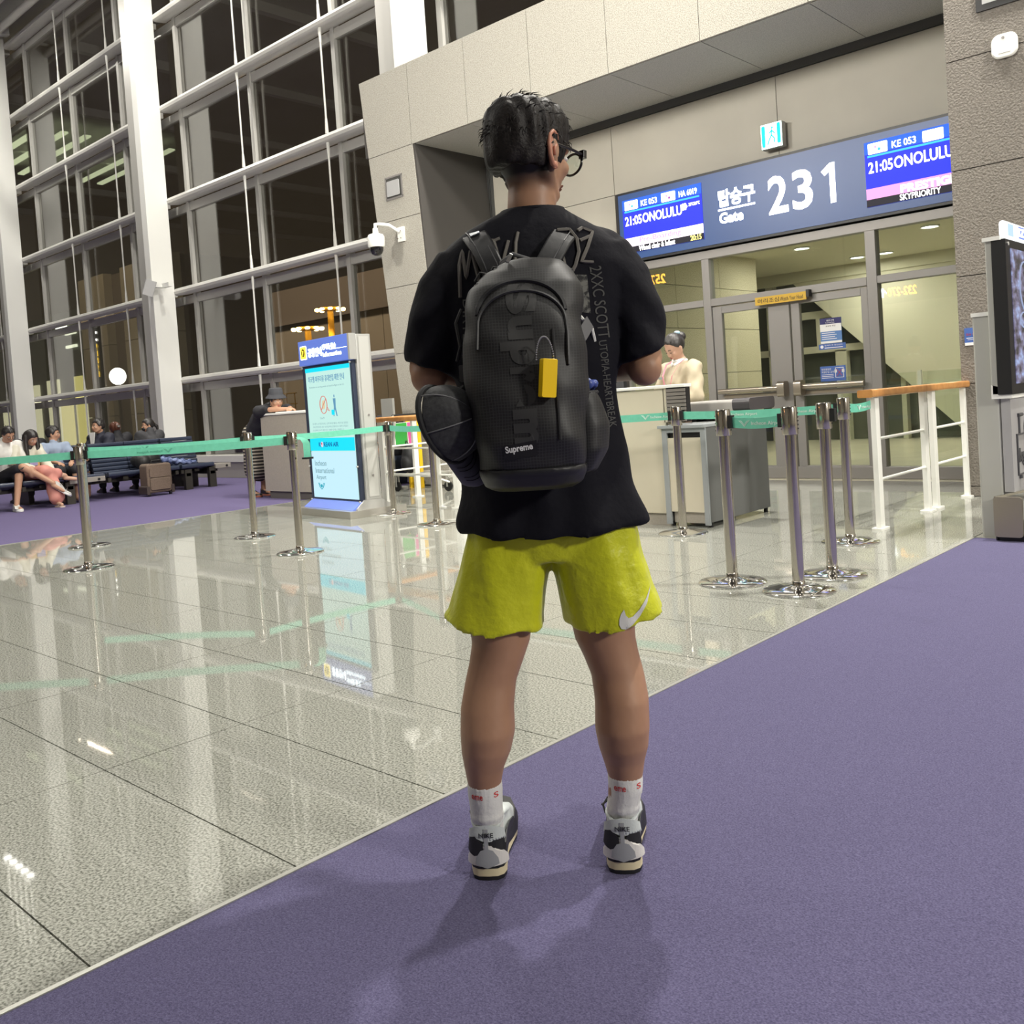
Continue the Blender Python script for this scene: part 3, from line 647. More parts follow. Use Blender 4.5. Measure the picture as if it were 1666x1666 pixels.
# ================================================================== belt stanchions
SH = .97
def stanchion(name_loc, label, slots=()):
    x, y = name_loc
    t = wthing('queue_stanchion', (x, y, 0), label, 'stanchion', 'steel belt stanchions')
    MB().lathe([(.185, 0), (.187, .006), (.18, .012), (.12, .020), (.05, .030), (.045, .034), (.0, .036)], (x, y, 0), 40).build('base_plate', chrome_b, t, smooth=True, ang=60)
    MB().lathe([(.0, .03), (.034, .03), (.0335, .055), (.031, .057), (.031, SH-.14), (0, SH-.14)], (x, y, 0), 24).build('post', chrome, t, smooth=True, ang=50)
    MB().lathe([(.0, SH-.145), (.041, SH-.145), (.042, SH-.14), (.042, SH-.01), (.038, SH), (.0, SH)], (x, y, 0), 24).build('head', chrome, t, smooth=True, ang=50)
    mb = MB()
    for a in (-.75, -.45, 2.4, 2.7, 0.9):
        for k in range(5): mb.ell((x+.042*math.sin(a+2.5), y-.042*math.cos(a+2.5), SH-.035-k*.02), (.004, .004, .0045), n=6, m=4)
    mb.build('vent_hole', black_p, t)
    for dx, dy in slots:
        d = Vector((dx, dy, 0)).normalized(); w2 = Vector((-d.y, d.x, 0)); c = Vector((x, y, SH-.07))+d*.05
        M = Matrix(((d.x, w2.x, 0, c.x), (d.y, w2.y, 0, c.y), (0, 0, 1, c.z), (0, 0, 0, 1)))
        MB().box(-.012, .014, -.016, .016, -.036, .036, M=M).build('belt_clip', black_p, t)
    return t
SP = dict(a=(-7.483, 3.058), a0=(-8.90, 3.66), b=(-6.331, 4.250), c=(-7.614, 4.633), d=(-7.552, 6.248), e=(-6.40, 5.80), f=(-3.889, 6.035), g=(-2.658, 4.594), h=(-2.238, 4.540), i=(-2.254, 4.99), j=(-2.598, 6.058))
LB = dict(a='steel stanchion nearest the left edge, holding the two left green belts', a0='steel stanchion directly behind the leftmost one, only its foot and edge showing', b='steel stanchion with a loose green belt end hanging from its head', c='steel stanchion in front of the man leaning on the left desk',
          d='steel stanchion in front of the white railing right of the blue information kiosk', e='steel stanchion beside the hanging grey cap, its head hidden behind the cap', f='steel stanchion in front of the slotted end cabinet of the gate counter', g='leftmost steel stanchion of the close group right of the yellow shorts',
          h='nearest steel stanchion of the close group on the right, by the carpet edge', i='steel stanchion just behind and right of the nearest one of the right group', j='farthest steel stanchion of the right group, belt running to the white railing')
links = dict(a=['L', 'b'], a0=['c'], b=[], c=['d'], d=['e'], e=['f'], f=['j'], g=['h'], h=[], i=[], j=['P'], L=[])
SP2 = dict(SP); SP2['L'] = (-9.6, 1.0); SP2['P'] = (-2.62, 6.615)
sd = {}
for k, (x, y) in SP.items():
    sl = [(SP2[q][0]-x, SP2[q][1]-y) for q in links[k]]+[(SP[p][0]*0+SP2[p][0]-x, SP2[p][1]-y) for p in links if k in links[p]]
    if k == 'i': sl = [(1, .1)]
    if k == 'b': sl += []
    sd[k] = stanchion((x, y), LB[k], sl)
def belt(par, A, B, z=SH-.07, wdt=.058, sag=.012, txt=None, mirrored=False):
    A = Vector((*A, z)); B = Vector((*B, z)); d = (B-A); L = d.length; d.normalize(); n = Vector((-d.y, d.x, 0))
    A2 = A+d*.05; B2 = B-d*.05; pts = []
    for k in range(13):
        s = k/12; pts.append(A2.lerp(B2, s)+Vector((0, 0, -sag*4*s*(1-s))))
    o = MB().strip(pts, (0, 0, 1), wdt, .002).build('belt', belt_m, par, smooth=True)
    # printed name on the side facing the queue; seen mirrored from the other side of the webbing
    if txt:
        side = n if n.dot(-A) > 0 else -n       # towards the camera side of the hall
        xd = side.cross(Vector((0, 0, 1)))*-1; xd = Vector((0, 0, 1)).cross(side)
        for s, k in txt:
            c = A2.lerp(B2, s)+Vector((0, 0, -sag*4*s*(1-s)))+side*.0025
            X = -xd if mirrored else xd
            M = fmat(c+Vector((0, 0, -.015)), X, (0, 0, 1)) if not mirrored else Matrix(((X.x, 0, side.x, c.x), (X.y, 0, side.y, c.y), (0, 1, 0, c.z-.015), (0, 0, 0, 1)))
            t = text('lettering', 'Incheon Airport', belt_txt_d if k else belt_txt, None, .03, width=.20, height=.026, M=M, ext=.0004)
            setp(t, o)
            cc = c+X*(-.045)
            wm = MB()
            for sg_ in (-1, 1):
                wm.tube([cc+Vector((0, 0, -.016)), cc+xd*sg_*.016+Vector((0, 0, .002)), cc+xd*sg_*.034+Vector((0, 0, .017))], .0016, 4)
                wm.tube([cc+Vector((0, 0, -.008)), cc+xd*sg_*.012+Vector((0, 0, .008)), cc+xd*sg_*.024+Vector((0, 0, .017))], .0014, 4)
            t = wm.build('wing_emblem', belt_txt_d if k else belt_txt); setp(t, o)
    return o
def setp_belt(o, par):
    return o
belt(sd['a'], SP['a'], SP2['L'], txt=[(.33, 1)], mirrored=True); belt(sd['a'], SP['a'], SP['b'], txt=[(.38, 1)], mirrored=True)
belt(sd['a0'], SP['a0'], SP['c'], txt=[(.35, 1)], mirrored=True); belt(sd['c'], SP['c'], SP['d']); belt(sd['d'], SP['d'], SP['e'])
belt(sd['e'], SP['e'], SP['f'], txt=[(.93, 0)]); belt(sd['f'], SP['f'], SP['j'], txt=[(.35, 0), (.75, 0)]); belt(sd['g'], SP['g'], SP['h'], txt=[(.42, 0)]); belt(sd['j'], SP['j'], SP2['P'], txt=[(.6, 0)])
# loose belt end hanging from stanchion b
bx, by = SP['b']
o = MB().strip([(bx+.045, by+.03, SH-.05), (bx+.085, by+.055, SH-.07), (bx+.10, by+.065, SH-.10), (bx+.10, by+.065, SH-.215)], (.45, .89, 0) if False else (.6, .8, 0), .055, .003).build('loose_belt', belt_m, sd['b'], smooth=True)
MB().rbox(bx+.07, bx+.135, by+.03, by+.10, SH-.225, SH-.21, .005).build('belt_end_bar', black_p, sd['b'])

# ================================================================== right gate counter
t = wthing('gate_counter', (-5.5, 6.35, 0), 'long cream gate counter beside the uniformed attendant, behind the man in black', 'counter')
MB().box(-6.3, -4.19, 6.34, 6.38, .10, 1.11).build('front_panel', cream, t, bevel=.003)
MB().box(-6.3, -4.20, 6.36, 6.42, 0, .10).build('plinth', taupe, t)
MB().box(-6.32, -3.985, 6.32, 6.43, 1.115, 1.14).build('counter_top', white_g, t, bevel=.004)
MB().box(-4.20, -4.17, 6.34, 6.42, .84, 1.115).build('end_panel', cream, t)
MB().box(-6.26, -4.25, 6.43, 6.84, .93, .96).build('work_surface', white_p, t)
sl = mat('louvre_grey', (.24, .22, .20), .4, .3)
for k in range(9): MB().box(-4.165, -3.99, 6.33, 6.345, .845+k*.0295, .845+k*.0295+.024).build('louvre_slat', sl, t)
MB().box(-4.17, -3.985, 6.345, 6.40, .84, 1.115).build('louvre_back', black_p, t)
t = wthing('end_cabinet', (-4.0, 6.8, 0), 'grey and cream end cabinet with dark slot, at the right end of the gate counter', 'cabinet')
gp = mat('grey_cabinet_side', (.115, .118, .115), .5); ge = mat('grey_edge', (.30, .32, .33), .45)
MB().box(-3.86, -3.825, 6.34, 7.32, .04, .79).build('side_panel', gp, t, bevel=.002)
MB().box(-4.22, -4.185, 6.34, 7.32, .04, .79).build('side_panel', gp, t)
MB().box(-4.25, -3.82, 6.30, 7.33, .79, .815).build('top', ge, t, bevel=.003)
MB().box(-4.225, -4.18, 6.325, 6.345, .02, .79).box(-3.87, -3.825, 6.325, 6.345, .02, .79).box(-4.18, -3.87, 6.325, 6.345, .755, .79).build('edge_frame', ge, t)
MB().box(-4.18, -3.87, 6.335, 6.35, .12, .712).build('front_panel', cream, t)
MB().box(-4.18, -3.87, 6.36, 6.38, .712, .755).build('slot', black_p, t)
MB().box(-4.17, -3.88, 6.36, 6.38, .03, .12).build('plinth', taupe, t)
for x in (-4.2, -3.85):
    for y in (6.38, 7.28): MB().cyl((x, y, 0), (x, y, .04), .018).build('foot', black_p, t)
# document printer on the cabinet
t = wthing('boarding_pass_printer', (-3.95, 6.8, .815), 'grey and black ticket machine standing on the end cabinet', 'printer')
MB().rbox(-4.18, -3.72, 6.58, 7.0, .87, .985, .02, axis='x').build('housing', mat('printer_grey', (.36, .34, .32), .45), t, smooth=True)
MB().rbox(-3.72, -3.57, 6.58, 7.0, .90, .995, .03, axis='x').build('side_cover', mat('printer_dark', (.06, .055, .06), .35), t, smooth=True)
MB().box(-4.18, -3.72, 6.57, 6.60, .86, .875).build('edge_strip', black_p, t)
for x in (-4.12, -3.98, -3.78): MB().box(x, x+.045, 6.62, 6.95, .815, .872).build('foot', black_p, t)
t = tag(MB().box(-4.08, -3.87, 6.56, 6.78, .816, .822).build('paper_stack', mat('paper', (.85, .85, .83), .6)), 'white paper sheets under the ticket machine on the cabinet', 'paper')
t = wthing('desk_monitor', (-4.85, 6.7, .96), 'black computer monitor on the gate counter, half hidden behind the man in black', 'monitor')
MB().rbox(-5.20, -4.79, 6.68, 6.72, 1.04, 1.33, .01, axis='y').build('screen_case', black_p, t); MB().box(-5.17, -4.82, 6.675, 6.681, 1.07, 1.30).build('screen_back_plate', mat('dark_grey_plastic', (.05, .05, .055), .5), t)
MB().cyl((-4.99, 6.74, .97), (-4.99, 6.74, 1.1), .02).box(-5.1, -4.88, 6.66, 6.8, .96, .972).build('stand', black_p, t)

# ================================================================== left desk
t = wthing('left_desk', (-10.5, 7.2, 0), 'taupe standing desk the man in the bucket hat leans on, left of the information kiosk', 'desk')
MB().box(-11.06, -9.4, 6.95, 7.0, .10, 1.12).box(-11.06, -11.03, 7.0, 7.45, .1, 1.12).box(-9.43, -9.4, 7.0, 7.45, .1, 1.12).build('front_panel', taupe, t, bevel=.003)
MB().box(-11.0, -9.45, 6.98, 7.4, 0, .10).build('plinth', mat('plinth_dark', (.12, .11, .10), .6), t)
MB().box(-11.08, -9.38, 6.93, 7.5, 1.12, 1.145).build('desk_top', white_g, t, bevel=.004)

# ================================================================== information kiosk
ka = math.atan2(6.012-6.130, -7.708+8.770)
t = empty('information_kiosk', (-8.24, 6.07, 0), ka, 'tall backlit information kiosk, blue header and pale blue airline poster', 'kiosk')
kb = mat('kiosk_silver', (.48, .48, .46), .38, .35); kblue = mat('kiosk_blue', (.10, .16, .50), .4, emit=(.10, .17, .60), es=.45)
MB().rbox(-.60, .58, -.22, .48, 0, .075, .01, axis='z').build('foot_plate', mat('brushed_foot', (.55, .53, .48), .25, .7), t, bevel=.006)
MB().prism([(-.10, .075), (-.10, .085), (.0, .17), (.20, .17), (.34, .085), (.34, .075)], .49, .53, 'x').build('side_skirt', kb, t)
MB().add([(-.53, -.14, .076), (.50, -.14, .076), (.50, -.0, .17), (-.53, 0, .17), (-.53, .1, .076), (.50, .1, .076)], [(0, 1, 2, 3), (0, 3, 4), (1, 5, 2), (3, 2, 5, 4), (0, 4, 5, 1)]).build('blue_skirt', kblue, t)
MB().rbox(-.51, .535, .02, .20, .17, 1.895, .01, axis='z').build('column_body', kb, t, bevel=.004)
MB().box(.536, .542, .05, .17, .2, 1.87).build('side_plate', mat('kiosk_silver_side', (.58, .58, .55), .4, .3), t)
MB().box(-.55, .50, -.025, .02, .135, 1.63).build('poster_frame', mat('frame_dark_blue', (.03, .04, .07), .35), t, bevel=.003)
MB().box(-.545, .50, -.06, .02, 1.635, 1.905).build('header_box', kblue, t, bevel=.003); MB().box(.501, .535, -.06, .02, 1.635, 1.905).build('header_end_plate', kb, t)
pos = emis('poster_glow', (.60, .92, .84), .95)
MB().box(-.475, .46, -.030, -.026, .175, 1.60).build('poster', pos, t)
pb = emis('poster_pale_blue', (.58, .88, 1.0), 1.0)
MB().box(-.475, .46, -.033, -.030, .175, .68).build('poster_lower', pb, t)
cy = emis('poster_cyan', (.0, .80, 1.0), 1.0)
MB().box(-.475, .46, -.036, -.032, .69, .83).build('airline_band', cy, t); MB().box(-.475, .46, -.034, -.030, 1.555, 1.60).build('top_band', cy, t)
inkb = emis('poster_blue_ink', (.14, .36, .56), .9); inkg = emis('poster_grey_ink', (.36, .58, .58), .9); inkn = emis('poster_navy_ink', (.0, .09, .42), .9)
def K(name, s, m, x, z, w_, h_, y=-.037, bold=0): return text(name, s, m, t, .1, width=w_, height=h_, M=fmat((x, y, z), (1, 0, 0), (0, 0, 1)), ext=.0008, bold=bold)
lk = emis('header_lit', (.85, .97, 1), 5)
K('lettering', '공항안내', lk, -.33, 1.715, .30, .10, -.061, .003); K('lettering', '면세품·환승', lk, -.01, 1.775, .28, .06, -.061, .002); K('lettering', 'Information', lk, -.01, 1.70, .38, .05, -.061, .001)
MB().box(.14, .48, -.063, -.060, 1.768, 1.772).build('underline', lk, t)
yl = emis('header_yellow', (1, .75, .05), 2.2)
MB().rbox(-.50, -.36, -.064, -.060, 1.70, 1.85, .015, axis='y').build('symbol_plate', emis('symbol_white', (1, .95, .7), 2.5), t); MB().rbox(-.49, -.37, -.067, -.064, 1.71, 1.84, .012, axis='y').build('symbol_yellow', yl, t)
MB().ell((-.43, -.068, 1.775), (.04, .002, .045)).build('symbol_disc', mat('symbol_dark', (.05, .04, .0), .5), t); MB().prism([(-.445, 1.80), (-.415, 1.80), (-.43, 1.74)], -.073, -.070, 'y').build('symbol_mark', yl, t)
K('lettering', '미국행 파우더류 휴대반입 제한 안내', inkb, -.41, 1.44, .76, .07, bold=.001)
K('lettering', 'Restrictions on carrying powder on board for flights to the U.S.', inkg, -.40, 1.375, .74, .024)
mb = MB(); mb.tube([(-.12+.075*math.cos(2*math.pi*k/24), -.036, 1.19+.095*math.sin(2*math.pi*k/24)) for k in range(24)], .005, 5, closed=True); mb.cyl((-.175, -.036, 1.13), (-.065, -.036, 1.25), .005, n=5)
mb.tube([(-.06, -.036, 1.14), (.0, -.036, 1.12), (-.045, -.036, 1.165)], .004, 5); mb.build('prohibition_mark', emis('mark_red', (.75, .25, .2), .9), t)
MB().ell((-.12, -.035, 1.19), (.035, .001, .05)).build('powder_drawing', emis('powder_ochre', (.85, .72, .45), .9), t)
mb = MB().ell((.115, -.036, 1.275), (.013, .002, .017), n=8, m=6).prism([(.09, 1.25), (.14, 1.25), (.135, 1.16), (.16, 1.06), (.145, 1.06), (.115, 1.14), (.095, 1.06), (.08, 1.06), (.10, 1.16)], -.038, -.035, 'y'); mb.build('traveller_drawing', inkb, t)
MB().rbox(.045, .105, -.039, -.035, 1.075, 1.13, .01, axis='y').build('case_drawing', cy, t)
K('lettering', '12oz↑', inkg, -.21, 1.035, .09, .025)
for k, tx in enumerate(['미국행 노선 탑승하시는 승객 여러분께서는 파우더류 물질을', '기내 반입하실 경우 보안검색이 강화되오니 위탁수하물로', '운송하여 주시기 바랍니다. 자세한 문의는 안내데스크']): K('lettering', tx, inkg, -.385, .975-k*.035, .75 if k < 2 else .66, .022)
for k, tx in enumerate(['Passengers on flights to the United States carrying powder', 'like substances in carry-on baggage are subject to extra', 'security screening. We recommend you check them in.']): K('lettering', tx, inkg, -.38, .86-.0+(-k)*.0 if False else .885-.001*k-(k*.0), .74, .012) if False else None
for k, tx in enumerate(['Passengers on flights to the United States carrying powder', 'like substances in carry-on baggage are subject to extra']): K('lettering', tx, inkg, -.38, .875-k*.028, .74 if k == 0 else .5, .015)
K('lettering', 'KOREAN AIR', inkn, -.28, .735, .42, .05, -.039, .001); MB().ell((-.205, -.041, .76), (.028, .002, .03)).build('airline_roundel', emis('roundel', (.9, .75, .85), .9), t); MB().ell((-.212, -.043, .768), (.014, .002, .012)).build('roundel_red', emis('roundel_red', (.8, .1, .2), .9), t)
gi = emis('airport_grey_ink', (.22, .42, .48), .85)
K('lettering', 'Incheon', gi, -.40, .525, .25, .058); K('lettering', 'International', gi, -.395, .445, .40, .058); K('lettering', 'Airport', gi, -.39, .362, .215, .062)
mb = MB()
for s in (-1, 1): mb.tube([(-.29, -.036, .265), (-.29+s*.04, -.036, .29), (-.29+s*.065, -.036, .335)], .004, 5).tube([(-.29, -.036, .285), (-.29+s*.025, -.036, .30), (-.29+s*.045, -.036, .335)], .003, 5)
mb.ell((-.29, -.036, .305), (.017, .002, .017)).build('wing_emblem', emis('emblem_teal', (.0, .42, .55), .9), t)
for z in (1.612, .87, .52, .15):
    for x in (-.53, .485): MB().cyl((x, -.03, z), (x, -.045, z), .010, n=10).build('frame_stud', alu_l, t)
for z in (1.05, .42): MB().cyl((.540, .11, z), (.548, .11, z), .012, n=10).build('side_lock', alu, t)

# ================================================================== white railings with honey-wood tops
def railing(name, A, B, posts, label, z=.96, lowbars=((.36, .365), (.645, .65))):
    A = Vector((*A, 0)); B = Vector((*B, 0)); d = (B-A).normalized(); n = Vector((-d.y, d.x, 0)); L = (B-A).length
    t = wthing(name, tuple((A+B)/2), label, 'railing')
    M = Matrix(((d.x, n.x, 0, A.x), (d.y, n.y, 0, A.y), (0, 0, 1, 0), (0, 0, 0, 1)))
    for (s0, s1) in ((0, L*.47), (L*.47+.004, L)):
        MB().rbox(s0-.12 if s0 == 0 else s0, s1 if s1 < L else s1+.1, -.055, .055, z-.01, z+.045, .012, 3, axis='x', M=M).build('wooden_handrail', wood, t, smooth=True)
    for s in posts:
        MB().box(s-.035, s+.035, -.02, .02, .012, z-.01, M=M).build('post', white_g, t, bevel=.003); MB().rbox(s-.07, s+.07, -.045, .045, 0, .014, .02, M=M).build('post_foot', white_g, t)
    for (a, b) in zip(posts[:-1], posts[1:]):
        if b-a < .3: continue
        for zz in (.355, .648): MB().cyl(M @ Vector((a, 0, zz)), M @ Vector((b, 0, zz)), .011, n=8).build('rail_bar', white_g, t, smooth=True)
    return t
railing('boarding_railing', (-2.62, 6.60), (-2.61, 8.60), [.04, 1.0, 1.19, 1.97], 'white railing with honey-wood handrail running to the right stone pillar')
railing('boarding_railing', (-8.62, 6.84), (-7.10, 6.77), [.10, .25, 1.20, 1.5], 'white railing with honey-wood handrail between the information kiosk and the hanging cap')
railing('boarding_railing', (-8.66, 6.95), (-8.60, 8.4), [.10, .6, 1.3], 'white railing with honey-wood handrail running back behind the information kiosk')

# ================================================================== luggage trolley
t = empty('luggage_trolley', (-9.22, 8.25, 0), R(8), 'chrome luggage trolley with green and pink panels beyond the left railing', 'trolley')
tm = mat('trolley_metal', (.62, .62, .58), .3, .6)
for s in (-.26, .26):
    MB().tube([(.55, s*.9, .12), (.30, s, .20), (-.35, s, .22), (-.42, s, .26)], .016).tube([(-.42, s, .24), (-.33, s, .62), (-.28, s, .95), (-.31, s, 1.0)], .016).build('side_tube', tm, t, smooth=True)
for x in (-.3, -.15, 0, .15, .3): MB().cyl((x, -.27, .215), (x, .27, .215), .012, n=8).build('deck_bar', tm, t)
MB().cyl((-.31, -.26, 1.0), (-.31, .26, 1.0), .02, n=10).build('push_handle', black_p, t)
for s, mm in ((-.13, mat('panel_green', (.04, .36, .06), .45)), (.13, mat('panel_pink', (.72, .10, .36), .45))):
    MB().prism([(s-.11, .60), (s+.11, .60), (s+.12, .90), (s-.12, .90)] , -.31, -.30, 'x').build('advert_panel', mm, t)
    MB().tube([(-.315, s-.11, .60), (-.315, s+.11, .60), (-.315, s+.12, .90), (-.315, s-.12, .90)], .009, 6, closed=True).build('panel_frame', white_p, t)
for (x, y) in ((.5, -.2), (.5, .2), (-.33, -.24), (-.33, .24)):
    MB().lathe([(.035, -.014), (.062, -.014), (.066, 0), (.062, .014), (.035, .014)], n=18, M=Matrix.Translation((x, y, .066)) @ Euler((R(90), 0, 0)).to_matrix().to_4x4()).build('wheel', black_p, t, smooth=True)
    MB().lathe([(.0, -.012), (.036, -.012), (.036, .012), (0, .012)], n=14, M=Matrix.Translation((x, y, .066)) @ Euler((R(90), 0, 0)).to_matrix().to_4x4()).build('wheel_hub', white_p, t)
    MB().box(x-.012, x+.012, y-.03, y-.022, .06, .20).box(x-.012, x+.012, y+.022, y+.03, .06, .20).build('fork', tm, t)
MB().tube([(.5, -.2, .17), (.5, .2, .17)], .014).build('axle_bar', tm, t)
# the folded yellow trolley / chair beyond
t = wthing('yellow_warning_board', (-9.55, 8.3, 0), 'yellow folding floor warning board standing beyond the left railing', 'board')
yb = mat('safety_yellow', (.88, .55, .02), .4)
MB().rbox(-9.72, -9.50, 8.38, 8.40, .22, .90, .03, axis='y').build('front_board', yb, t); MB().box(-9.73, -9.70, 8.36, 8.42, 0, .95).box(-9.52, -9.49, 8.36, 8.42, 0, .95).build('side_rail', yb, t); MB().rbox(-9.71, -9.51, 8.28, 8.38, .60, .66, .02, axis='y').build('tray', yb, t)
t = wthing('dark_backpack', (-9.42, 8.2, .2), 'black backpack lying on the luggage trolley', 'bag')
mb = MB().ell((-9.46, 8.16, .42), (.11, .10, .20)).ell((-9.46, 8.10, .36), (.085, .07, .12)); skin('bag_body', mb, mat('black_nylon', (.012, .012, .014), .6), t, .012, 4); MB().tube([(-9.50, 8.14, .60), (-9.46, 8.12, .66), (-9.42, 8.14, .60)], .008, 6).build('grab_loop', black_p, t)
t = wthing('grey_bollard_board', (-9.9, 8.2, 0), 'blank grey standing board just right of the information kiosk', 'board')
MB().box(-10.02, -9.78, 8.2, 8.24, .9, 1.24).box(-9.94, -9.86, 8.2, 8.24, .02, .9).box(-10.05, -9.75, 8.05, 8.35, 0, .02).build('board_panel', mat('board_grey', (.30, .30, .28), .5), t)

# ================================================================== stone-wall fixtures
t = wthing('dome_camera', (-9.75, 8.55, 3.5), 'white dome security camera on a bracket on the left stone pillar', 'camera')
MB().rbox(-9.83, -9.70, 8.55, 8.58, 3.38, 3.58, .008, axis='y').build('wall_plate', white_p, t, bevel=.003)
for dx in (-.10, -.04):
    for dz in (.05, .15): MB().cyl((-9.73+dx+.01, 8.55, 3.38+dz), (-9.73+dx+.01, 8.545, 3.38+dz), .008, n=8).build('plate_bolt', mat('bolt_brown', (.25, .2, .15), .4, .8), t)
MB().tube([(-9.78, 8.54, 3.52), (-9.82, 8.40, 3.60), (-9.86, 8.28, 3.61), (-9.87, 8.20, 3.60), (-9.87, 8.20, 3.52)], .025).build('bracket_arm', white_p, t, smooth=True)
cx, cy_, cz = -9.87, 8.20, 3.52
MB().lathe([(.0, .03), (.035, .03), (.04, -.04), (.10, -.06), (.115, -.09), (.115, -.21), (.105, -.23), (0, -.23)], (cx, cy_, cz), 28).build('housing', white_g, t, smooth=True, ang=50)
MB().lathe([(.092, -.23), (.09, -.27), (.07, -.315), (.04, -.335), (.0, -.34)], (cx, cy_, cz), 28).build('smoked_dome', mat('smoked_dome', (.008, .008, .01), .05, spec=.9), t, smooth=True, ang=80)
t = wthing('recessed_wall_lamp', (-9.86, 8.58, 4.14), 'square recessed grey wall lamp high on the left stone pillar', 'lamp')
MB().box(-10.04, -9.68, 8.572, 8.579, 4.28, 4.305).box(-10.04, -9.68, 8.572, 8.579, 3.985, 4.01).box(-10.04, -10.015, 8.572, 8.579, 4.0, 4.29).box(-9.705, -9.68, 8.572, 8.579, 4.0, 4.29).build('frame', alu, t)
MB().box(-10.015, -9.705, 8.574, 8.579, 4.01, 4.28).build('recess', mat('recess_dark', (.05, .05, .045), .6), t); MB().rbox(-10.0, -9.745, 8.563, 8.574, 4.03, 4.24, .015, axis='y').build('lamp_face', mat('lamp_face_grey', (.42, .42, .42), .35), t)
t = wthing('wireless_router', (-2.15, 8.55, 3.72), 'rounded white wireless access point high on the right stone pillar', 'router')
MB().rbox(-2.255, -2.055, 8.545, 8.58, 3.63, 3.825, .065, 6, axis='y').build('housing', white_g, t, smooth=True, bevel=.012); MB().cyl((-2.16, 8.545, 3.79), (-2.16, 8.542, 3.79), .012, n=10).build('maker_mark', alu, t); MB().box(-2.20, -2.11, 8.543, 8.545, 3.665, 3.669).build('status_light', alu, t)
t = wthing('recessed_wall_lamp', (-2.1, 8.58, 4.3), 'black framed recessed wall lamp at the top of the right stone pillar', 'lamp')
MB().box(-2.36, -1.80, 8.565, 8.579, 4.06, 4.5).build('frame', black_p, t); MB().box(-2.31, -1.85, 8.56, 8.566, 4.11, 4.45).build('lamp_face', MATS['lamp_face_grey'], t)
t = wthing('wall_notice', (-2.51, 8.575, 1.38), 'small blue and white notice on the right stone pillar', 'poster')
MB().box(-2.575, -2.455, 8.57, 8.579, 1.305, 1.455).build('notice_sheet', blue, t); MB().box(-2.573, -2.457, 8.567, 8.570, 1.305, 1.33).build('white_band', wht, t)
text('lettering', '탑승 안내', redp, t, .02, width=.09, height=.02, M=front(-2.56, 8.568, 1.39), ext=.0005); MB().box(-2.56, -2.475, 8.568, 8.569, 1.365, 1.371).box(-2.55, -2.49, 8.568, 8.569, 1.352, 1.356).build('text_line', wht, t); MB().ell((-2.475, 8.568, 1.43), (.008, .002, .008)).build('small_mark', wht, t)
t = wthing('wall_switch_plate', (-2.42, 8.575, 1.39), 'beige switch plate with key hole beside the small blue notice', 'switch')
MB().box(-2.445, -2.37, 8.57, 8.58, 1.30, 1.46).build('plate', mat('switch_beige', (.42, .35, .22), .5), t); MB().box(-2.425, -2.405, 8.566, 8.57, 1.39, 1.43).build('key_hole', black_p, t)

# ================================================================== bag-check screen stand at the right edge
t = wthing('screen_stand', (-1.75, 6.8, 0), 'tall pale screen stand with black monitor and weighing pictogram at the right edge', 'kiosk')
pale = mat('stand_pale', (.46, .46, .42), .45, noise=(3, (.43, .43, .39), .3, .7))
MB().rbox(-1.905, -1.76, 6.50, 7.0, 0, 1.44, .015).build('base_column', pale, t); MB().rbox(-1.91, -1.79, 6.49, 7.0, 1.435, 1.46, .01).build('column_cap', white_g, t)
MB().rbox(-1.80, -1.735, 6.47, 7.3, .93, 1.905, .01).build('screen_column', pale, t); MB().rbox(-1.81, -1.70, 6.45, 7.3, 1.90, 1.925, .008).build('column_cap', white_g, t)
MB().prism([(-1.80, .90), (-1.68, .90), (-1.68, .915), (-1.735, .97), (-1.80, .99)], 6.47, 7.3, 'y').build('screen_bracket', white_g, t)
MB().box(-1.76, -1.675, 6.46, 7.36, .925, 1.905).build('monitor_case', black_p, t, bevel=.004)
scr = bpy.data.materials.new('xray_screen'); scr.use_nodes = True; nt = scr.node_tree; b_ = nt.nodes['Principled BSDF']
tc = nt.nodes.new('ShaderNodeTexCoord'); mp = nt.nodes.new('ShaderNodeMapping'); mp.inputs['Scale'].default_value = (1, 3, 5); n_ = nt.nodes.new('ShaderNodeTexNoise'); n_.inputs['Scale'].default_value = 3.2; n_.inputs['Detail'].default_value = 6
rr = nt.nodes.new('ShaderNodeValToRGB'); rr.color_ramp.elements[0].position = .35; rr.color_ramp.elements[0].color = (.025, .022, .03, 1); rr.color_ramp.elements[1].position = .72; rr.color_ramp.elements[1].color = (.45, .60, 1, 1)
e_ = rr.color_ramp.elements.new(.52); e_.color = (.20, .18, .30, 1)
nt.links.new(tc.outputs['Object'], mp.inputs[0]); nt.links.new(mp.outputs[0], n_.inputs['Vector']); nt.links.new(n_.outputs['Fac'], rr.inputs[0]); nt.links.new(rr.outputs[0], b_.inputs['Emission Color']); b_.inputs['Emission Strength'].default_value = .9; b_.inputs['Base Color'].default_value = (.02, .02, .02, 1); b_.inputs['Roughness'].default_value = .2
MB().box(-1.676, -1.670, 6.56, 7.28, .99, 1.85).build('screen', scr, t)
mb = MB()
for (y0, z0, ry, rz_) in ((6.84, 1.62, .12, .16), (6.80, 1.40, .10, .05)):
    mb.tube([(-1.668, y0+ry*math.cos(2*math.pi*k/20), z0+rz_*math.sin(2*math.pi*k/20)) for k in range(20)], .005, 5, closed=True)
mb.build('xray_outline', emis('xray_line', (.5, .6, .9), .7), t); MB().cyl((-1.674, 6.51, 1.875), (-1.668, 6.51, 1.875), .012, n=12).build('case_stud', alu_l, t)
bw = emis('sign_bright_blue', (.55, .75, 1.0), 1.1)
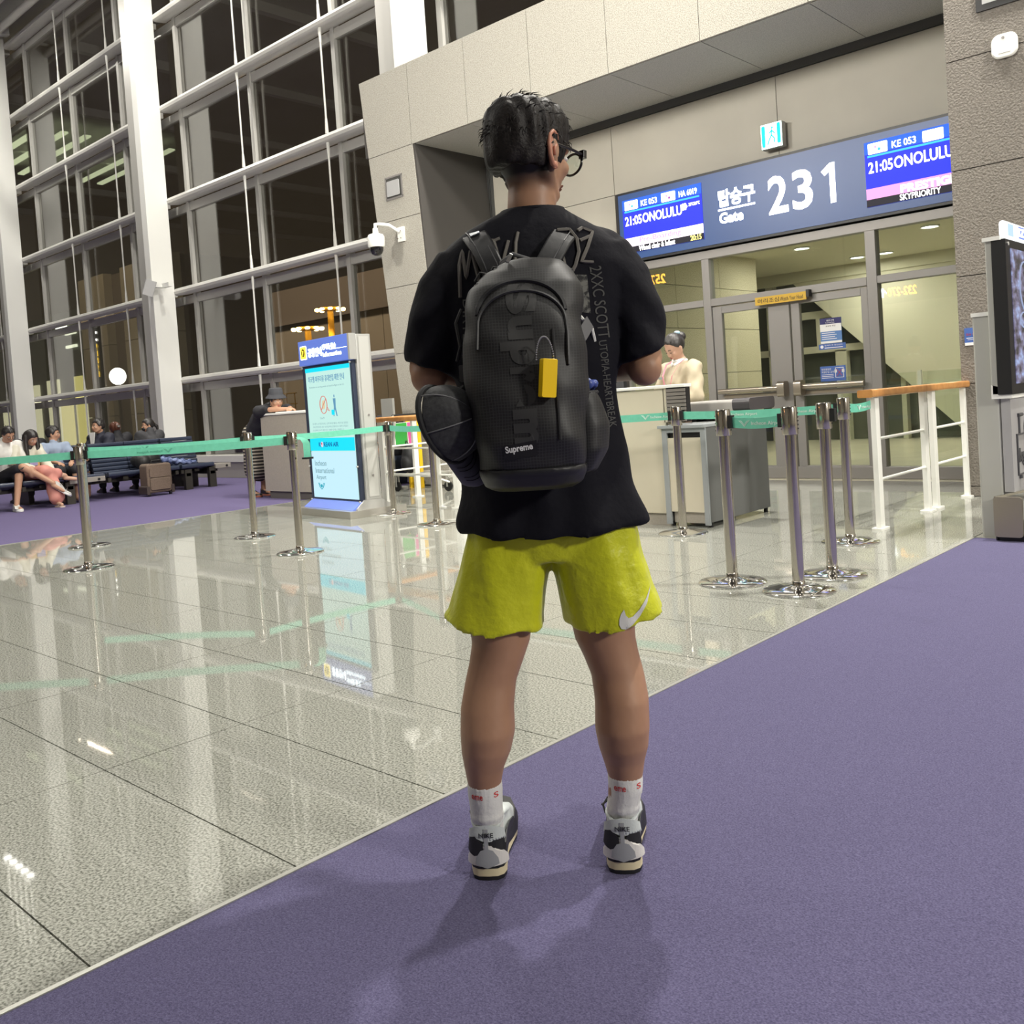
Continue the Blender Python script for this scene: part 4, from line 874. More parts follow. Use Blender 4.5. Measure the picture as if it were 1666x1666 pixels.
MB().rbox(-1.71, -1.67, 6.47, 7.36, 1.915, 2.02, .02, axis='y').build('header_sign', emis('header_white', (.95, .97, 1), 1.6), t)
MB().box(-1.669, -1.665, 6.75, 7.34, 1.925, 2.0).build('header_blue', emis('header_mid_blue', (.25, .36, .9), 1.0), t); MB().box(-1.669, -1.666, 6.51, 6.62, 1.925, 2.0).build('header_pale', bw, t)
text('lettering', 'SIZE', emis('header_text_white', (1, 1, 1), 2.2), t, .05, width=.28, height=.055, M=fmat((-1.664, 6.66, 1.935), (0, 1, 0), (0, 0, 1)), bold=.002)
MB().box(-1.755, -1.70, 6.50, 6.98, .30, .925).build('pictogram_panel', mat('panel_pale_grey', (.44, .44, .44), .35, noise=(2, (.36, .35, .35), .3, .7)), t)
gi2 = mat('pictogram_grey', (.07, .07, .075), .5); X = -1.696
def Y(a, b2, c, d_): return [(X, a, c), (X, b2, c), (X, b2, d_), (X, a, d_)]
mb = MB().tube(Y(6.60, 6.84, .40, .66), .008, 6, closed=True).tube([(X, 6.66, .66), (X, 6.66, .78)], .008, 6).tube([(X, 6.64, .785), (X, 6.74, .785)], .012, 6)
mb.tube([(X, 6.86+.075*math.cos(2*math.pi*k/24), .68+.095*math.sin(2*math.pi*k/24)) for k in range(24)], .009, 6, closed=True).tube([(X, 6.82, .68), (X, 6.85, .65), (X, 6.90, .71)], .008, 6)
for y_ in (6.64, 6.80): mb.cyl((X, y_, .375), (X, y_, .395), .015, n=8)
mb.build('weighing_pictogram', gi2, t); text('lettering', 'kg', gi2, t, .1, width=.16, height=.12, M=fmat((X, 6.635, .45), (0, 1, 0), (0, 0, 1)), bold=.004)
t = wthing('measuring_tray', (-1.5, 6.7, 0), 'steel-sided bag measuring tray with black inside at the foot of the screen stand', 'tray')
stl = mat('tray_steel', (.40, .36, .29), .35, .75)
MB().rbox(-1.79, -1.625, 6.36, 6.385, .03, .285, .02, axis='y').build('end_plate', stl, t); MB().add([(-1.79, 6.38, .285), (-1.775, 6.38, .285), (-1.30, 7.2, .37), (-1.32, 7.22, .37), (-1.79, 6.38, .27), (-1.775, 6.38, .27), (-1.30, 7.2, .355), (-1.32, 7.22, .355)], [(0, 1, 2, 3), (7, 6, 5, 4), (0, 4, 5, 1), (1, 5, 6, 2), (2, 6, 7, 3), (3, 7, 4, 0)]).build('rim', chrome, t)
MB().box(-1.78, -.9, 6.39, 7.25, .0, .06).box(-1.62, -.9, 6.37, 6.39, 0, .04).box(-1.79, -1.77, 6.39, 7.2, .0, .27).box(-1.6, -.9, 7.2, 7.25, 0, .3).build('black_liner', black_p, t)
MB().box(-1.60, -1.3, 6.5, 6.8, .09, .12).box(-1.5, -1.25, 6.45, 6.6, .12, .14).build('scale_plate', mat('scale_grey', (.3, .3, .3), .4, .4), t)

# ================================================================== seats
vin = mat('navy_vinyl', (.035, .045, .075), .28, coat=.4); metal_d = mat('dark_seat_metal', (.06, .055, .045), .45, .5)
tabm = mat('table_grey', (.27, .25, .22), .5)
def seat_proto():
    t = empty('airport_seat')
    # local: y forward (towards the passage), x across, z up; seat front at y 0
    w2 = .285
    for k in range(7):   # padded ribs of the seat cushion
        y0 = -.48+k*.075; MB().rbox(-w2, w2, y0, y0+.072, .345-(6-k)*.012, .415-(6-k)*.012, .03, 4, axis='x').build('cushion_rib', vin, t, smooth=True)
    for k in range(8):
        z0 = .36+k*.063; yb_ = -.50-.16*(k/7); MB().rbox(-w2, w2, yb_-.035, yb_+.02, z0, z0+.060, .022, 4, axis='x').build('back_rib', vin, t, smooth=True)
    MB().box(-.04, .04, -.52, -.02, .29, .33).box(-w2, -w2+.05, -.5, 0, .27, .33).box(w2-.05, w2, -.5, 0, .27, .33).build('seat_pan', metal_d, t)
    return t
proto_seat = seat_proto()
beamy = [(5.28, 'leather seat under the woman in pink trousers'), (4.68, 'leather seat under the man with crossed legs'), (5.88, 'leather seat left of the grey table, next to the woman in pink trousers'), (6.52, 'empty ribbed navy seat right of the small grey table'), (7.10, 'ribbed navy seat carrying the black bag, behind the brown suitcase'), (7.72, 'ribbed navy seat at the right end of the row, with a blue garment')]
first = True
for yy, lab in beamy:
    o = proto_seat if first else copy_tree(proto_seat); first = False
    o.location = (-14.28, yy, 0); o.rotation_euler = (0, 0, R(-90)); tag(o, 'navy '+lab if not lab.startswith(('empty', 'ribbed')) else lab, 'seat', 'airport seats in the near row')
back_l = ['navy seat of the rear row under the man in the dark suit', 'navy seat of the rear row under the woman with a hair clip', 'navy seat of the rear row under the masked woman', 'navy seat of the rear row at its left end behind the seated couple']
for k, yy in enumerate((6.25, 6.85, 7.45, 5.65)):
    o = copy_tree(proto_seat); o.location = (-15.75, yy, 0); o.rotation_euler = (0, 0, R(90)); tag(o, back_l[k], 'seat', 'airport seats in the rear row')
t = wthing('seat_bench_frame', (-14.6, 6.2, 0), 'dark metal beam and legs carrying the near row of navy seats', 'bench frame')
MB().box(-14.68, -14.58, 4.2, 8.25, .24, .30).build('beam', metal_d, t)
for yy in (4.35, 5.66, 7.55, 7.98):
    MB().box(-14.34, -14.26, yy-.06, yy+.06, 0, .33).build('leg', metal_d, t); MB().box(-14.95, -14.87, yy-.06, yy+.06, 0, .33).build('leg', metal_d, t); MB().box(-14.95, -14.26, yy-.04, yy+.04, .22, .27).build('cross_bar', metal_d, t)
t = wthing('seat_bench_frame', (-15.5, 6.2, 0), 'dark metal beam and legs carrying the rear row of navy seats', 'bench frame')
MB().box(-15.48, -15.38, 5.3, 8.0, .24, .30).build('beam', metal_d, t)
for yy in (5.4, 7.9): MB().box(-15.78, -15.1, yy-.04, yy+.04, 0, .25).build('leg', metal_d, t)
for (y0, y1, lab) in ((5.62, 6.20, 'small grey side table between two navy seats'), (8.02, 8.30, 'small grey side table at the right end of the seat row')):
    t = wthing('side_table', (-14.5, (y0+y1)/2, .3), lab, 'table')
    if y0 < 6: MB().box(-14.62, -14.22, y0+.02, y1-.03, .30, .375).build('table_top', tabm, t, bevel=.006); MB().cyl((-14.22, y1-.13, .335), (-14.205, y1-.13, .335), .018, n=12).build('socket', black_p, t)
    else: MB().box(-14.62, -14.22, y0, y1, .30, .375).build('table_top', tabm, t, bevel=.006); MB().cyl((-14.22, y1-.08, .335), (-14.205, y1-.08, .335), .018, n=12).build('socket', black_p, t)
# suitcase
t = empty('brown_suitcase', (-13.93, 6.83, 0), R(90), 'brown soft two-wheeled suitcase standing before the seat row', 'suitcase')
br = mat('brown_fabric', (.16, .115, .085), .75, noise=(60, (.12, .085, .06), .3, .7)); brd = mat('brown_piping', (.05, .035, .03), .6)
MB().rbox(-.20, .20, -.12, .14, .05, .50, .05, 5, axis='y').build('shell', br, t, smooth=True, bevel=.02)
MB().rbox(-.165, .165, -.145, -.12, .09, .28, .03, 4, axis='y').build('front_pocket', br, t, smooth=True, bevel=.01)
MB().rbox(-.165, .165, -.14, -.12, .29, .44, .03, 4, axis='y').build('front_pocket', br, t, smooth=True)
for s in (-1, 1): MB().rbox(s*.20-.025, s*.20+.025, -.13, .15, .03, .16, .02, 3, axis='y').build('corner_guard', brd, t); MB().lathe([(.0, -.015), (.028, -.015), (.028, .015), (0, .015)], n=12, M=Matrix.Translation((s*.17, -.09, .029)) @ Euler((0, R(90), 0)).to_matrix().to_4x4()).build('wheel', black_p, t)
MB().tube([(-.08, -.02, .50), (-.07, -.02, .545), (.07, -.02, .545), (.08, -.02, .50)], .012).rbox(-.09, .09, -.1, .03, .44, .51, .01).build('handle', black_p, t)
# things on the seats
t = wthing('black_holdall', (-14.6, 7.0, .4), 'black holdall slumped on the seat behind the brown suitcase', 'bag')
skin('bag_body', MB().ell((-14.55, 6.98, .54), (.20, .24, .15)).ell((-14.45, 6.88, .52), (.14, .12, .12)), mat('black_bag', (.013, .013, .013), .55), t, .015, 4); MB().tube([(-14.5, 6.85, .66), (-14.45, 6.95, .73), (-14.5, 7.08, .67)], .012, 6).build('strap', black_p, t)
t = wthing('blue_garment', (-14.5, 7.45, .4), 'crumpled blue garment draped over the seats beside the black holdall', 'garment')
skin('garment_folds', MB().ell((-14.48, 7.42, .47), (.16, .24, .055)).ell((-14.40, 7.30, .50), (.12, .12, .05)).ell((-14.55, 7.25, .53), (.08, .16, .045)).ell((-14.33, 7.6, .45), (.07, .13, .04)), mat('denim_blue', (.06, .085, .20), .8, noise=(9, (.22, .27, .45), .42, .55)), t, .012, 3, disp=lambda c: .012*np.sin(c[:, 1]*55+c[:, 0]*30))
# ================================================================== people
def skin_m(name, c): return mat(name, c, .5, spec=.35, noise=(7, (c[0]*.88, c[1]*.84, c[2]*.82), .3, .7))
skin_f = skin_m('fair_skin', (.56, .35, .25)); skin_t = skin_m('tan_skin', (.40, .215, .13)); skin_w = skin_m('warm_skin', (.50, .29, .19))
hair_b = mat('black_hair', (.010, .009, .009), .38, spec=.6, noise=(120, (.03, .026, .024), .45, .7), bump=(140, .5, .004)); hair_r = mat('brown_hair', (.05, .018, .010), .35, noise=(120, (.10, .035, .02), .45, .7))
eye_w = mat('eye_white', (.8, .78, .75), .3); eye_d = mat('eye_dark', (.01, .008, .006), .15); lip = mat('lip_pink', (.42, .12, .10), .45); brow_m = mat('brow_dark', (.015, .012, .01), .7)
V = Vector
def cap(mb, p0, p1, r0, r1, n=14, k=5):
    """closed tapered capsule"""
    p0 = V(p0); p1 = V(p1); x, y, d = orient(p1-p0) if (p1-p0).length > 1e-6 else orient((0, 0, 1)); rs = []
    for i in range(k, 0, -1):
        a = math.pi/2*i/k-.02; rs.append((p0-d*r0*math.sin(a), r0*math.cos(a)))
    rs.append((p0, r0)); rs.append((p1, r1))
    for i in range(1, k+1):
        a = math.pi/2*i/k-.02; rs.append((p1+d*r1*math.sin(a), r1*math.cos(a)))
    return mb.rings([[c+x*r*math.cos(2*math.pi*q/n)+y*r*math.sin(2*math.pi*q/n) for q in range(n)] for c, r in rs])
def chain(mb, pts, rad, n=14):
    for i in range(len(pts)-1): cap(mb, pts[i], pts[i+1], rad[i], rad[i+1], n)
    return mb
def hand(mb, wrist, d, palm_n, s=1., curl=.35, side=1):
    """palm, four unequal fingers and a thumb; d towards fingertips, palm_n out of the palm"""
    w = V(wrist); d = V(d).normalized(); nrm = V(palm_n); nrm = (nrm-d*nrm.dot(d)).normalized(); lat = d.cross(nrm)*side
    M = Matrix((lat, d, nrm)).transposed()
    mb.ell(w+d*.045*s, (.040*s, .052*s, .016*s), M)
    cap(mb, w-d*.01*s, w+d*.03*s, .024*s, .026*s)
    for q, (off, ln) in enumerate(((-.030, .060), (-.010, .072), (.010, .068), (.029, .052))):
        b = w+d*.085*s+lat*off*s; c1 = curl; p1 = b+(d*math.cos(c1)+nrm*math.sin(c1))*ln*.45*s; c2 = curl*2.2
        p2 = p1+(d*math.cos(c2)+nrm*math.sin(c2))*ln*.32*s; c3 = curl*3; p3 = p2+(d*math.cos(c3)+nrm*math.sin(c3))*ln*.23*s
        chain(mb, [b-d*.01*s, p1, p2, p3], [.0088*s, .0082*s, .0075*s, .0065*s], 8)
    b = w+d*.028*s-lat*.030*s; p1 = b+(d*.7-lat*.6+nrm*.35).normalized()*.036*s; p2 = p1+(d*.9-lat*.1+nrm*.4).normalized()*.028*s
    chain(mb, [b, p1, p2], [.0115*s, .0100*s, .0080*s], 8)
def head_frame(c, fwd, up=(0, 0, 1)):
    y = V(fwd).normalized(); z = V(up); z = (z-y*z.dot(y)).normalized(); x = y.cross(z)
    return Matrix(((x.x, y.x, z.x, c[0]), (x.y, y.y, z.y, c[1]), (x.z, y.z, z.z, c[2]), (0, 0, 0, 1)))
def head_prims(mb, M, s=1.):
    """origin = centre of the skull, y = face"""
    R3 = M.to_3x3(); P = lambda x, y, z: M @ V((x*s, y*s, z*s))
    mb.ell(P(0, -.012, .018), (.074*s, .092*s, .088*s), R3, 24, 16)
    mb.ell(P(0, .014, -.030), (.062*s, .074*s, .078*s), R3, 20, 14)
    mb.ell(P(0, .040, -.078), (.034*s, .036*s, .030*s), R3, 14, 10)       # chin
    for q in (-1, 1):
        cap(mb, P(q*.052, -.0, -.055), P(q*.022, .052, -.088), .020*s, .018*s, 10)   # jaw line
        mb.ell(P(q*.036, .062, -.028), (.022*s, .020*s, .022*s), R3, 12, 8)    # cheek
        mb.ell(P(q*.032, .073, .012), (.024*s, .010*s, .008*s), R3, 12, 8)     # brow ridge
        # ear
        e = Matrix.Rotation(R(-q*18), 3, 'Z')
        mb.ell(P(q*.079, -.006, -.012), (.007*s, .018*s, .031*s), R3 @ e, 12, 10)
        mb.ell(P(q*.078, .002, -.038), (.007*s, .010*s, .012*s), R3, 10, 8)
    cap(mb, P(0, .080, .006), P(0, .100, -.028), .0075*s, .0105*s, 10); mb.ell(P(0, .097, -.033), (.016*s, .012*s, .009*s), R3, 12, 8)   # nose
    mb.ell(P(0, .082, -.058), (.021*s, .010*s, .009*s), R3, 12, 8)
def face_bits(par, M, s=1., closed=False, lip=lip):
    R3 = M.to_3x3(); P = lambda x, y, z: M @ V((x*s, y*s, z*s))
    for q in (-1, 1):
        if not closed:
            MB().ell(P(q*.031, .076, -.004), (.013*s, .008*s, .0065*s), R3, 10, 8).build('eye', eye_w, par, smooth=True); MB().ell(P(q*.031, .0815, -.004), (.0055*s, .004*s, .0055*s), R3, 8, 6).build('iris', eye_d, par, smooth=True)
        else: MB().tube([P(q*.018, .081, -.006), P(q*.031, .084, -.010), P(q*.044, .078, -.006)], .0022*s, 6).build('closed_eyelid', brow_m, par)
        MB().tube([P(q*.016, .084, .018), P(q*.031, .083, .024), P(q*.048, .074, .018)], .003*s, 6).build('eyebrow', brow_m, par)
    MB().ell(P(0, .090, -.057), (.019*s, .005*s, .0045*s), R3, 10, 6).ell(P(0, .088, -.064), (.016*s, .005*s, .005*s), R3, 10, 6).build('lips', lip, par, smooth=True)
def hair_cap(mb, M, s=1., front=.05, back=-.05, grow=1.08, top=1.0):
    """hair volume: skull ellipsoid grown and cut by a tilted hairline (front high, back low)"""
    n, m = 28, 18; rs = []; P = lambda v: M @ V((v[0]*s, v[1]*s, v[2]*s)); rr = (.080*grow, .100*grow, .095*grow*top)
    c = (0, -.014, .020); vs = []
    for i in range(m+1):
        t = math.pi*i/m; ring = []
        for k in range(n):
            a = 2*math.pi*k/n; v = [c[0]+rr[0]*math.sin(t)*math.cos(a), c[1]+rr[1]*math.sin(t)*math.sin(a), c[2]+rr[2]*math.cos(t)]
            yy = (v[1]+.114)/.2; lim = back-.03+(front-back+.03)*max(0, min(1, yy*1.12))**3.2
            if v[2] < lim:
                v[2] = lim; 
                f_ = .86 ; v[0] *= f_; v[1] = c[1]+(v[1]-c[1])*f_
            ring.append(P(v))
        rs.append(ring)
    mb.rings(rs)
def hair_tufts(name, par, M, s, m, n=160, ln=.03, zmin=.03, seed=1, r=.0035, dirv=(0, .3, .6), rad=(.083, .102, .098), c=(0, -.014, .020), drop=.0):
    rg = random.Random(seed); mb = MB(); R3 = M.to_3x3()
    for _ in range(n):
        while True:
            v = V((rg.gauss(0, 1), rg.gauss(0, 1), rg.gauss(0, 1))).normalized()
            if c[2]+v.z*rad[2] > zmin: break
        p = V((c[0]+v.x*rad[0], c[1]+v.y*rad[1], c[2]+v.z*rad[2])); tn = V(dirv)-v*V(dirv).dot(v); tn = tn.normalized() if tn.length > .05 else V((0, 1, 0))
        tn = (tn+V((rg.uniform(-.5, .5), rg.uniform(-.5, .5), rg.uniform(-.2, .2)))).normalized(); L = ln*rg.uniform(.6, 1.3)
        p1 = p+tn*L*.5+v*L*.25; p2 = p+tn*L+v*L*.18-V((0, 0, drop*L))
        mb.tube([M @ (p*s-v*.004), M @ (p1*s), M @ (p2*s)], [r*s, r*.8*s, r*.15*s], 5)
    return mb.build(name, m, par, smooth=True)
def shoe(par, heel, fwd, m_up, m_sole, s=1., name='shoe', z0=0.):
    """low trainer: outsole, upper and laces; heel = point on the ground under the heel"""
    h = V((heel[0], heel[1], z0 if len(heel) < 3 else heel[2])); f = V(fwd).normalized(); up = V((0, 0, 1)); up = (up-f*up.dot(f)).normalized(); lt = f.cross(up)
    M = Matrix(((lt.x, f.x, up.x, h.x), (lt.y, f.y, up.y, h.y), (lt.z, f.z, up.z, h.z), (0, 0, 0, 1)))
    foot = [(0, -.03), (.026, -.024), (.036, 0), (.037, .06), (.038, .12), (.047, .17), (.046, .21), (.030, .245), (0, .258), (-.028, .245), (-.042, .21), (-.043, .17), (-.036, .12), (-.035, .06), (-.034, 0), (-.025, -.024)]
    so = MB(); so.rings([[M @ V((x*s*k, y*s*k+.0, z*s)) for x, y in foot] for z, k in ((0, .96), (.006, 1.0), (.026, 1.0), (.028, .97))])
    so_o = so.build('sole', m_sole, None, smooth=True, ang=50)
    up_ = MB(); sec = []
    for z, k, sh in ((.024, .97, 0), (.045, .93, 0), (.065, .80, -.018), (.085, .58, -.035), (.098, .50, -.045)):
        sec.append([M @ V((x*s*(.98 if k > .8 else max(.78, k+.15)), (y*s*k+max(0, 0)+(-.004 if k < .7 else 0)), (z-(max(0, y-.10)*.25 if z > .05 else 0))*s)) for x, y in foot])
    up_.rings(sec); o = up_.build(name, m_up, par, smooth=True, ang=60); setp(so_o, o) if o.name in WORLD else None
    so_o.parent = o; so_o.matrix_parent_inverse = Matrix.Identity(4)
    if par is not None and par.name in WORLD: so_o.matrix_parent_inverse = Matrix.Identity(4)
    lc = MB()
    for k in range(4): lc.tube([M @ V((-.02*s, (.085+k*.022)*s, (.072-k*.006)*s)), M @ V((0, (.088+k*.022)*s, (.080-k*.006)*s)), M @ V((.02*s, (.085+k*.022)*s, (.072-k*.006)*s))], .0025*s, 5)
    l = lc.build('lace', white_p, None); l.parent = o
    return o
def person(name, loc, rz, label, J, skinm, clothes, hair, group=None, s=1., closed=False, voxel=.011):
    """J: joints in metres (x right, y forward, z up). clothes: list of (name, material, kind, params)"""
    t = empty(name, loc, rz, label, 'person', group)
    b = MB(); g_ = {k: V(v) for k, v in J.items() if k not in ('face', 'curl')}
    hc = g_['head']; M = head_frame(hc, J['face'][0], J['face'][1] if len(J['face']) > 1 else (0, 0, 1))
    head_prims(b, M, s)
    chain(b, [g_['neck'], hc+V((0, 0, -.06))-(M.to_3x3() @ V((0, .02, 0)))], [.052*s, .050*s]); cap(b, g_['chest'], g_['neck'], .10*s, .055*s)
    cap(b, g_['pelvis'], g_['chest'], .12*s, .13*s)
    for q in 'LR':
        chain(b, [g_['sh'+q], g_['el'+q], g_['wr'+q]], [.048*s, .038*s, .026*s]); cap(b, g_['chest'], g_['sh'+q], .10*s, .052*s)
        hd = (g_['wr'+q]-g_['el'+q]).normalized()
        hand(b, g_['wr'+q], J.get('hd'+q, hd) if not isinstance(J.get('hd'+q), Vector) else J['hd'+q], J.get('hn'+q, (0, 0, -1)), .95*s, J.get('curl', .35), -1 if q == 'L' else 1)
        chain(b, [g_['hip'+q], g_['kn'+q], g_['an'+q]], [.080*s, .056*s, .036*s])
        mid = g_['kn'+q].lerp(g_['an'+q], .3); b.ell(mid+(g_['pelvis']*0), (.05*s, .05*s, .09*s))
        fd = V(J.get('ft'+q, (0, 1, 0))).normalized(); cap(b, g_['an'+q]+V((0, 0, -.035)), g_['an'+q]+V((0, 0, -.05))+fd*.15*s, .033*s, .026*s)
    skin('body', b, skinm, t, voxel, 2)
    face_bits(t, M, s, closed)
    for nm, mm, prims, dp in clothes:
        c = MB()
        for p in prims:
            if p[0] == 'chain': chain(c, [g_[k] if isinstance(k, str) else V(k) for k in p[1]], p[2], 18)
            elif p[0] == 'ell': c.ell(p[1], p[2])
            elif p[0] == 'part':    # partial limb: from joint a towards b by fraction
                A = g_[p[1]]; B = g_[p[2]]; cap(c, A, A.lerp(B, p[3]), p[4], p[5], 18)
        skin(nm, c, mm, t, voxel, 3, disp=dp)
    hair(t, M)
    return t, M, g_
fold = lambda a=.006, k=38: (lambda c: a*np.sin(c[:, 2]*k+c[:, 0]*23)*np.sin(c[:, 0]*k*.7+c[:, 1]*31))

# ---- uniformed attendant behind the counter
att_shirt = mat('ivory_blouse', (.52, .45, .32), .6, noise=(8, (.47, .40, .28), .3, .7)); collar_w = mat('white_collar', (.85, .85, .82), .5)
rz = math.pi-.28
J = dict(head=(-.01, .055, 1.475), face=((.10, .80, -.62), (0, .62, .80)), neck=(0, -.01, 1.36), chest=(0, -.02, 1.16), pelvis=(0, -.02, .92), shL=(-.17, -.01, 1.275), shR=(.17, -.01, 1.275), elL=(-.235, .04, 1.03), elR=(.235, .04, 1.04),
         wrL=(-.07, .24, 1.01), wrR=(.06, .26, 1.01), hdL=(.6, .8, -.1), hdR=(-.5, .85, -.1), hipL=(-.09, 0, .9), hipR=(.09, 0, .9), knL=(-.09, .02, .48), knR=(.09, .02, .48), anL=(-.09, 0, .08), anR=(.09, 0, .08))
def hair_att(t, M):
    h = MB(); hair_cap(h, M, 1.0, .075, -.035, 1.03, 1.0); h.ell(M @ V((0, -.115, .02)), (.045, .04, .045)); skin('hair', h, hair_b, t, .008, 2, disp=lambda c: .0015*np.sin(c[:, 0]*190))
    MB().ell(M @ V((0, -.10, .075)), (.035, .022, .018)).build('hair_ribbon', mat('pale_blue_ribbon', (.45, .70, .85), .3), t, smooth=True)
A_, M_, g_ = person('gate_attendant', (-4.50, 7.08, 0), rz, 'woman in ivory uniform blouse with pink lanyard looking down behind the gate counter', J, skin_f,
    [('blouse', att_shirt, [('chain', ['pelvis', 'chest'], [.135, .15]), ('chain', ['chest', (0, -.01, 1.32)], [.14, .075]), ('chain', ['chest', 'shL'], [.12, .075]), ('chain', ['chest', 'shR'], [.12, .075]), ('part', 'shL', 'elL', 1.0, .078, .070), ('part', 'shR', 'elR', 1.0, .078, .070), ('part', 'elL', 'wrL', .55, .068, .052), ('part', 'elR', 'wrR', .55, .068, .052)], fold(.007, 36)),
     ('skirt', mat('beige_skirt', (.42, .36, .26), .7), [('chain', ['pelvis', (0, 0, .55)], [.15, .14])], None)], hair_att, closed=True)
mb = MB(); cap(mb, (-.05, .015, 1.345), (-.02, .065, 1.315), .018, .014); cap(mb, (.05, .015, 1.345), (.02, .065, 1.315), .018, .014); mb.tube([(.058*math.cos(2*math.pi*k/16), -.01+.055*math.sin(2*math.pi*k/16), 1.352) for k in range(16)], .016, 8, closed=True); mb.build('shirt_collar', collar_w, A_, smooth=True)
for q in 'LR':
    w_ = g_['wr'+q]; e_ = g_['el'+q]; cap_ = MB(); cap_.cyl(e_.lerp(w_, .62), e_.lerp(w_, .86), .046, .040, n=18).build('white_cuff', collar_w, A_, smooth=True)
w_ = g_['wrL']; d_ = (w_-g_['elL']).normalized(); MB().cyl(w_-d_*.012, w_+d_*.012, .030, n=18).build('watch_strap', black_p, A_); MB().rbox(-.016, .016, -.02, .02, 0, .01, .006, M=Matrix.Translation(w_+V((0, .012, .026)))).build('watch_case', black_p, A_)
pink = mat('pink_lanyard', (.62, .22, .28), .6)
for s_ in (-1, 1): MB().strip([(s_*.062, -.02, 1.365), (s_*.085, .075, 1.32), (s_*.062, .145, 1.22), (s_*.028, .150, 1.10), (s_*.008, .145, 1.0)], (s_*.8, .2, .5), .016, .003).build('lanyard', pink, A_)
MB().box(.055, .125, .135, .14, 1.195, 1.215).build('name_badge', mat('badge_silver', (.5, .55, .55), .3, .6), A_); MB().rbox(-.035, .035, .148, .152, .93, 1.0, .006, axis='y').build('id_card', white_g, A_)

# ---- man leaning on the left desk (bucket hat, striped apron skirt)
dk = mat('black_shirt', (.012, .012, .016), .75)
stripe = bpy.data.materials.new('black_white_stripe'); stripe.use_nodes = True; nt = stripe.node_tree; tc = nt.nodes.new('ShaderNodeTexCoord'); wv = nt.nodes.new('ShaderNodeTexWave'); wv.bands_direction = 'Z'; wv.inputs['Scale'].default_value = 7.0
rr = nt.nodes.new('ShaderNodeValToRGB'); rr.color_ramp.interpolation = 'CONSTANT'; rr.color_ramp.elements[0].color = (.02, .018, .015, 1); rr.color_ramp.elements[1].color = (.34, .30, .24, 1); rr.color_ramp.elements[1].position = .62
nt.links.new(tc.outputs['Object'], wv.inputs[0]); nt.links.new(wv.outputs['Fac'], rr.inputs[0]); nt.links.new(rr.outputs[0], nt.nodes['Principled BSDF'].inputs['Base Color']); nt.nodes['Principled BSDF'].inputs['Roughness'].default_value = .85
hatm = mat('charcoal_hat', (.045, .047, .055), .85)
J = dict(head=(.04, .66, 1.31), face=((.35, 1, -.12),), neck=(.01, .50, 1.235), chest=(0, .26, 1.12), pelvis=(0, 0, .86), shL=(-.17, .42, 1.175), shR=(.17, .42, 1.175), elL=(-.19, .62, 1.195), elR=(.14, .64, 1.195),
         wrL=(-.03, .86, 1.185), wrR=(.03, .88, 1.19), hdL=(.7, .7, 0), hdR=(-.6, .8, 0), hipL=(-.09, 0, .86), hipR=(.09, 0, .86), knL=(-.09, .03, .46), knR=(.09, .03, .46), anL=(-.09, -.03, .09), anR=(.09, -.03, .09), curl=.5)
def hair_hat(t, M):
    h = MB(); hair_cap(h, M, 1.0, .04, -.05, 1.03); skin('hair', h, hair_b, t, .009, 2)
    P = M @ Matrix.Translation((0, -.020, .082))
    MB().lathe([(.140, -.045), (.136, -.036), (.100, .0), (.096, .012), (.088, .075), (.075, .088), (.0, .09)], n=28, M=P).lathe([(.136, -.050), (.098, -.012), (.0, -.005)], n=28, M=P).build('bucket_hat', hatm, t, smooth=True)
W_ = math.atan2(-1, 0)+0
P2, M2, g2 = person('leaning_traveller', (-11.50, 7.12, 0), R(-90), 'man in charcoal bucket hat and striped long skirt leaning on the left desk', J, skin_w,
    [('shirt', dk, [('chain', ['pelvis', 'chest'], [.15, .15]), ('chain', ['chest', 'neck'], [.145, .075]), ('chain', ['chest', 'shL'], [.12, .085]), ('chain', ['chest', 'shR'], [.12, .085]), ('part', 'shL', 'elL', .75, .085, .07), ('part', 'shR', 'elR', .75, .085, .07)], fold(.006, 30)),
     ('striped_skirt', stripe, [('chain', [(0, 0, .86), (0, .0, .40)], [.17, .19]), ('chain', [(-.03, -.06, .8), (-.04, -.06, .36)], [.14, .15])], fold(.010, 9))], hair_hat)
for s_ in (-1, 1): shoe(P2, (s_*.09, -.06), (0, 1, 0), black_p, mat('red_brown_sole', (.35, .12, .07), .6), 1.0, 'trainer')
MB().strip([(-.02, .47, 1.28), (.02, .45, 1.295), (.06, .47, 1.28)], (0, 1, .2), .05, .004).build('white_collar_label', white_p, P2)
tag(MB().rbox(-10.75, -9.95, 6.98, 7.35, 1.146, 1.156, .02).build('paper_form', MATS['paper']), 'white papers lying on the left desk under the hands of the man in the hat', 'paper')

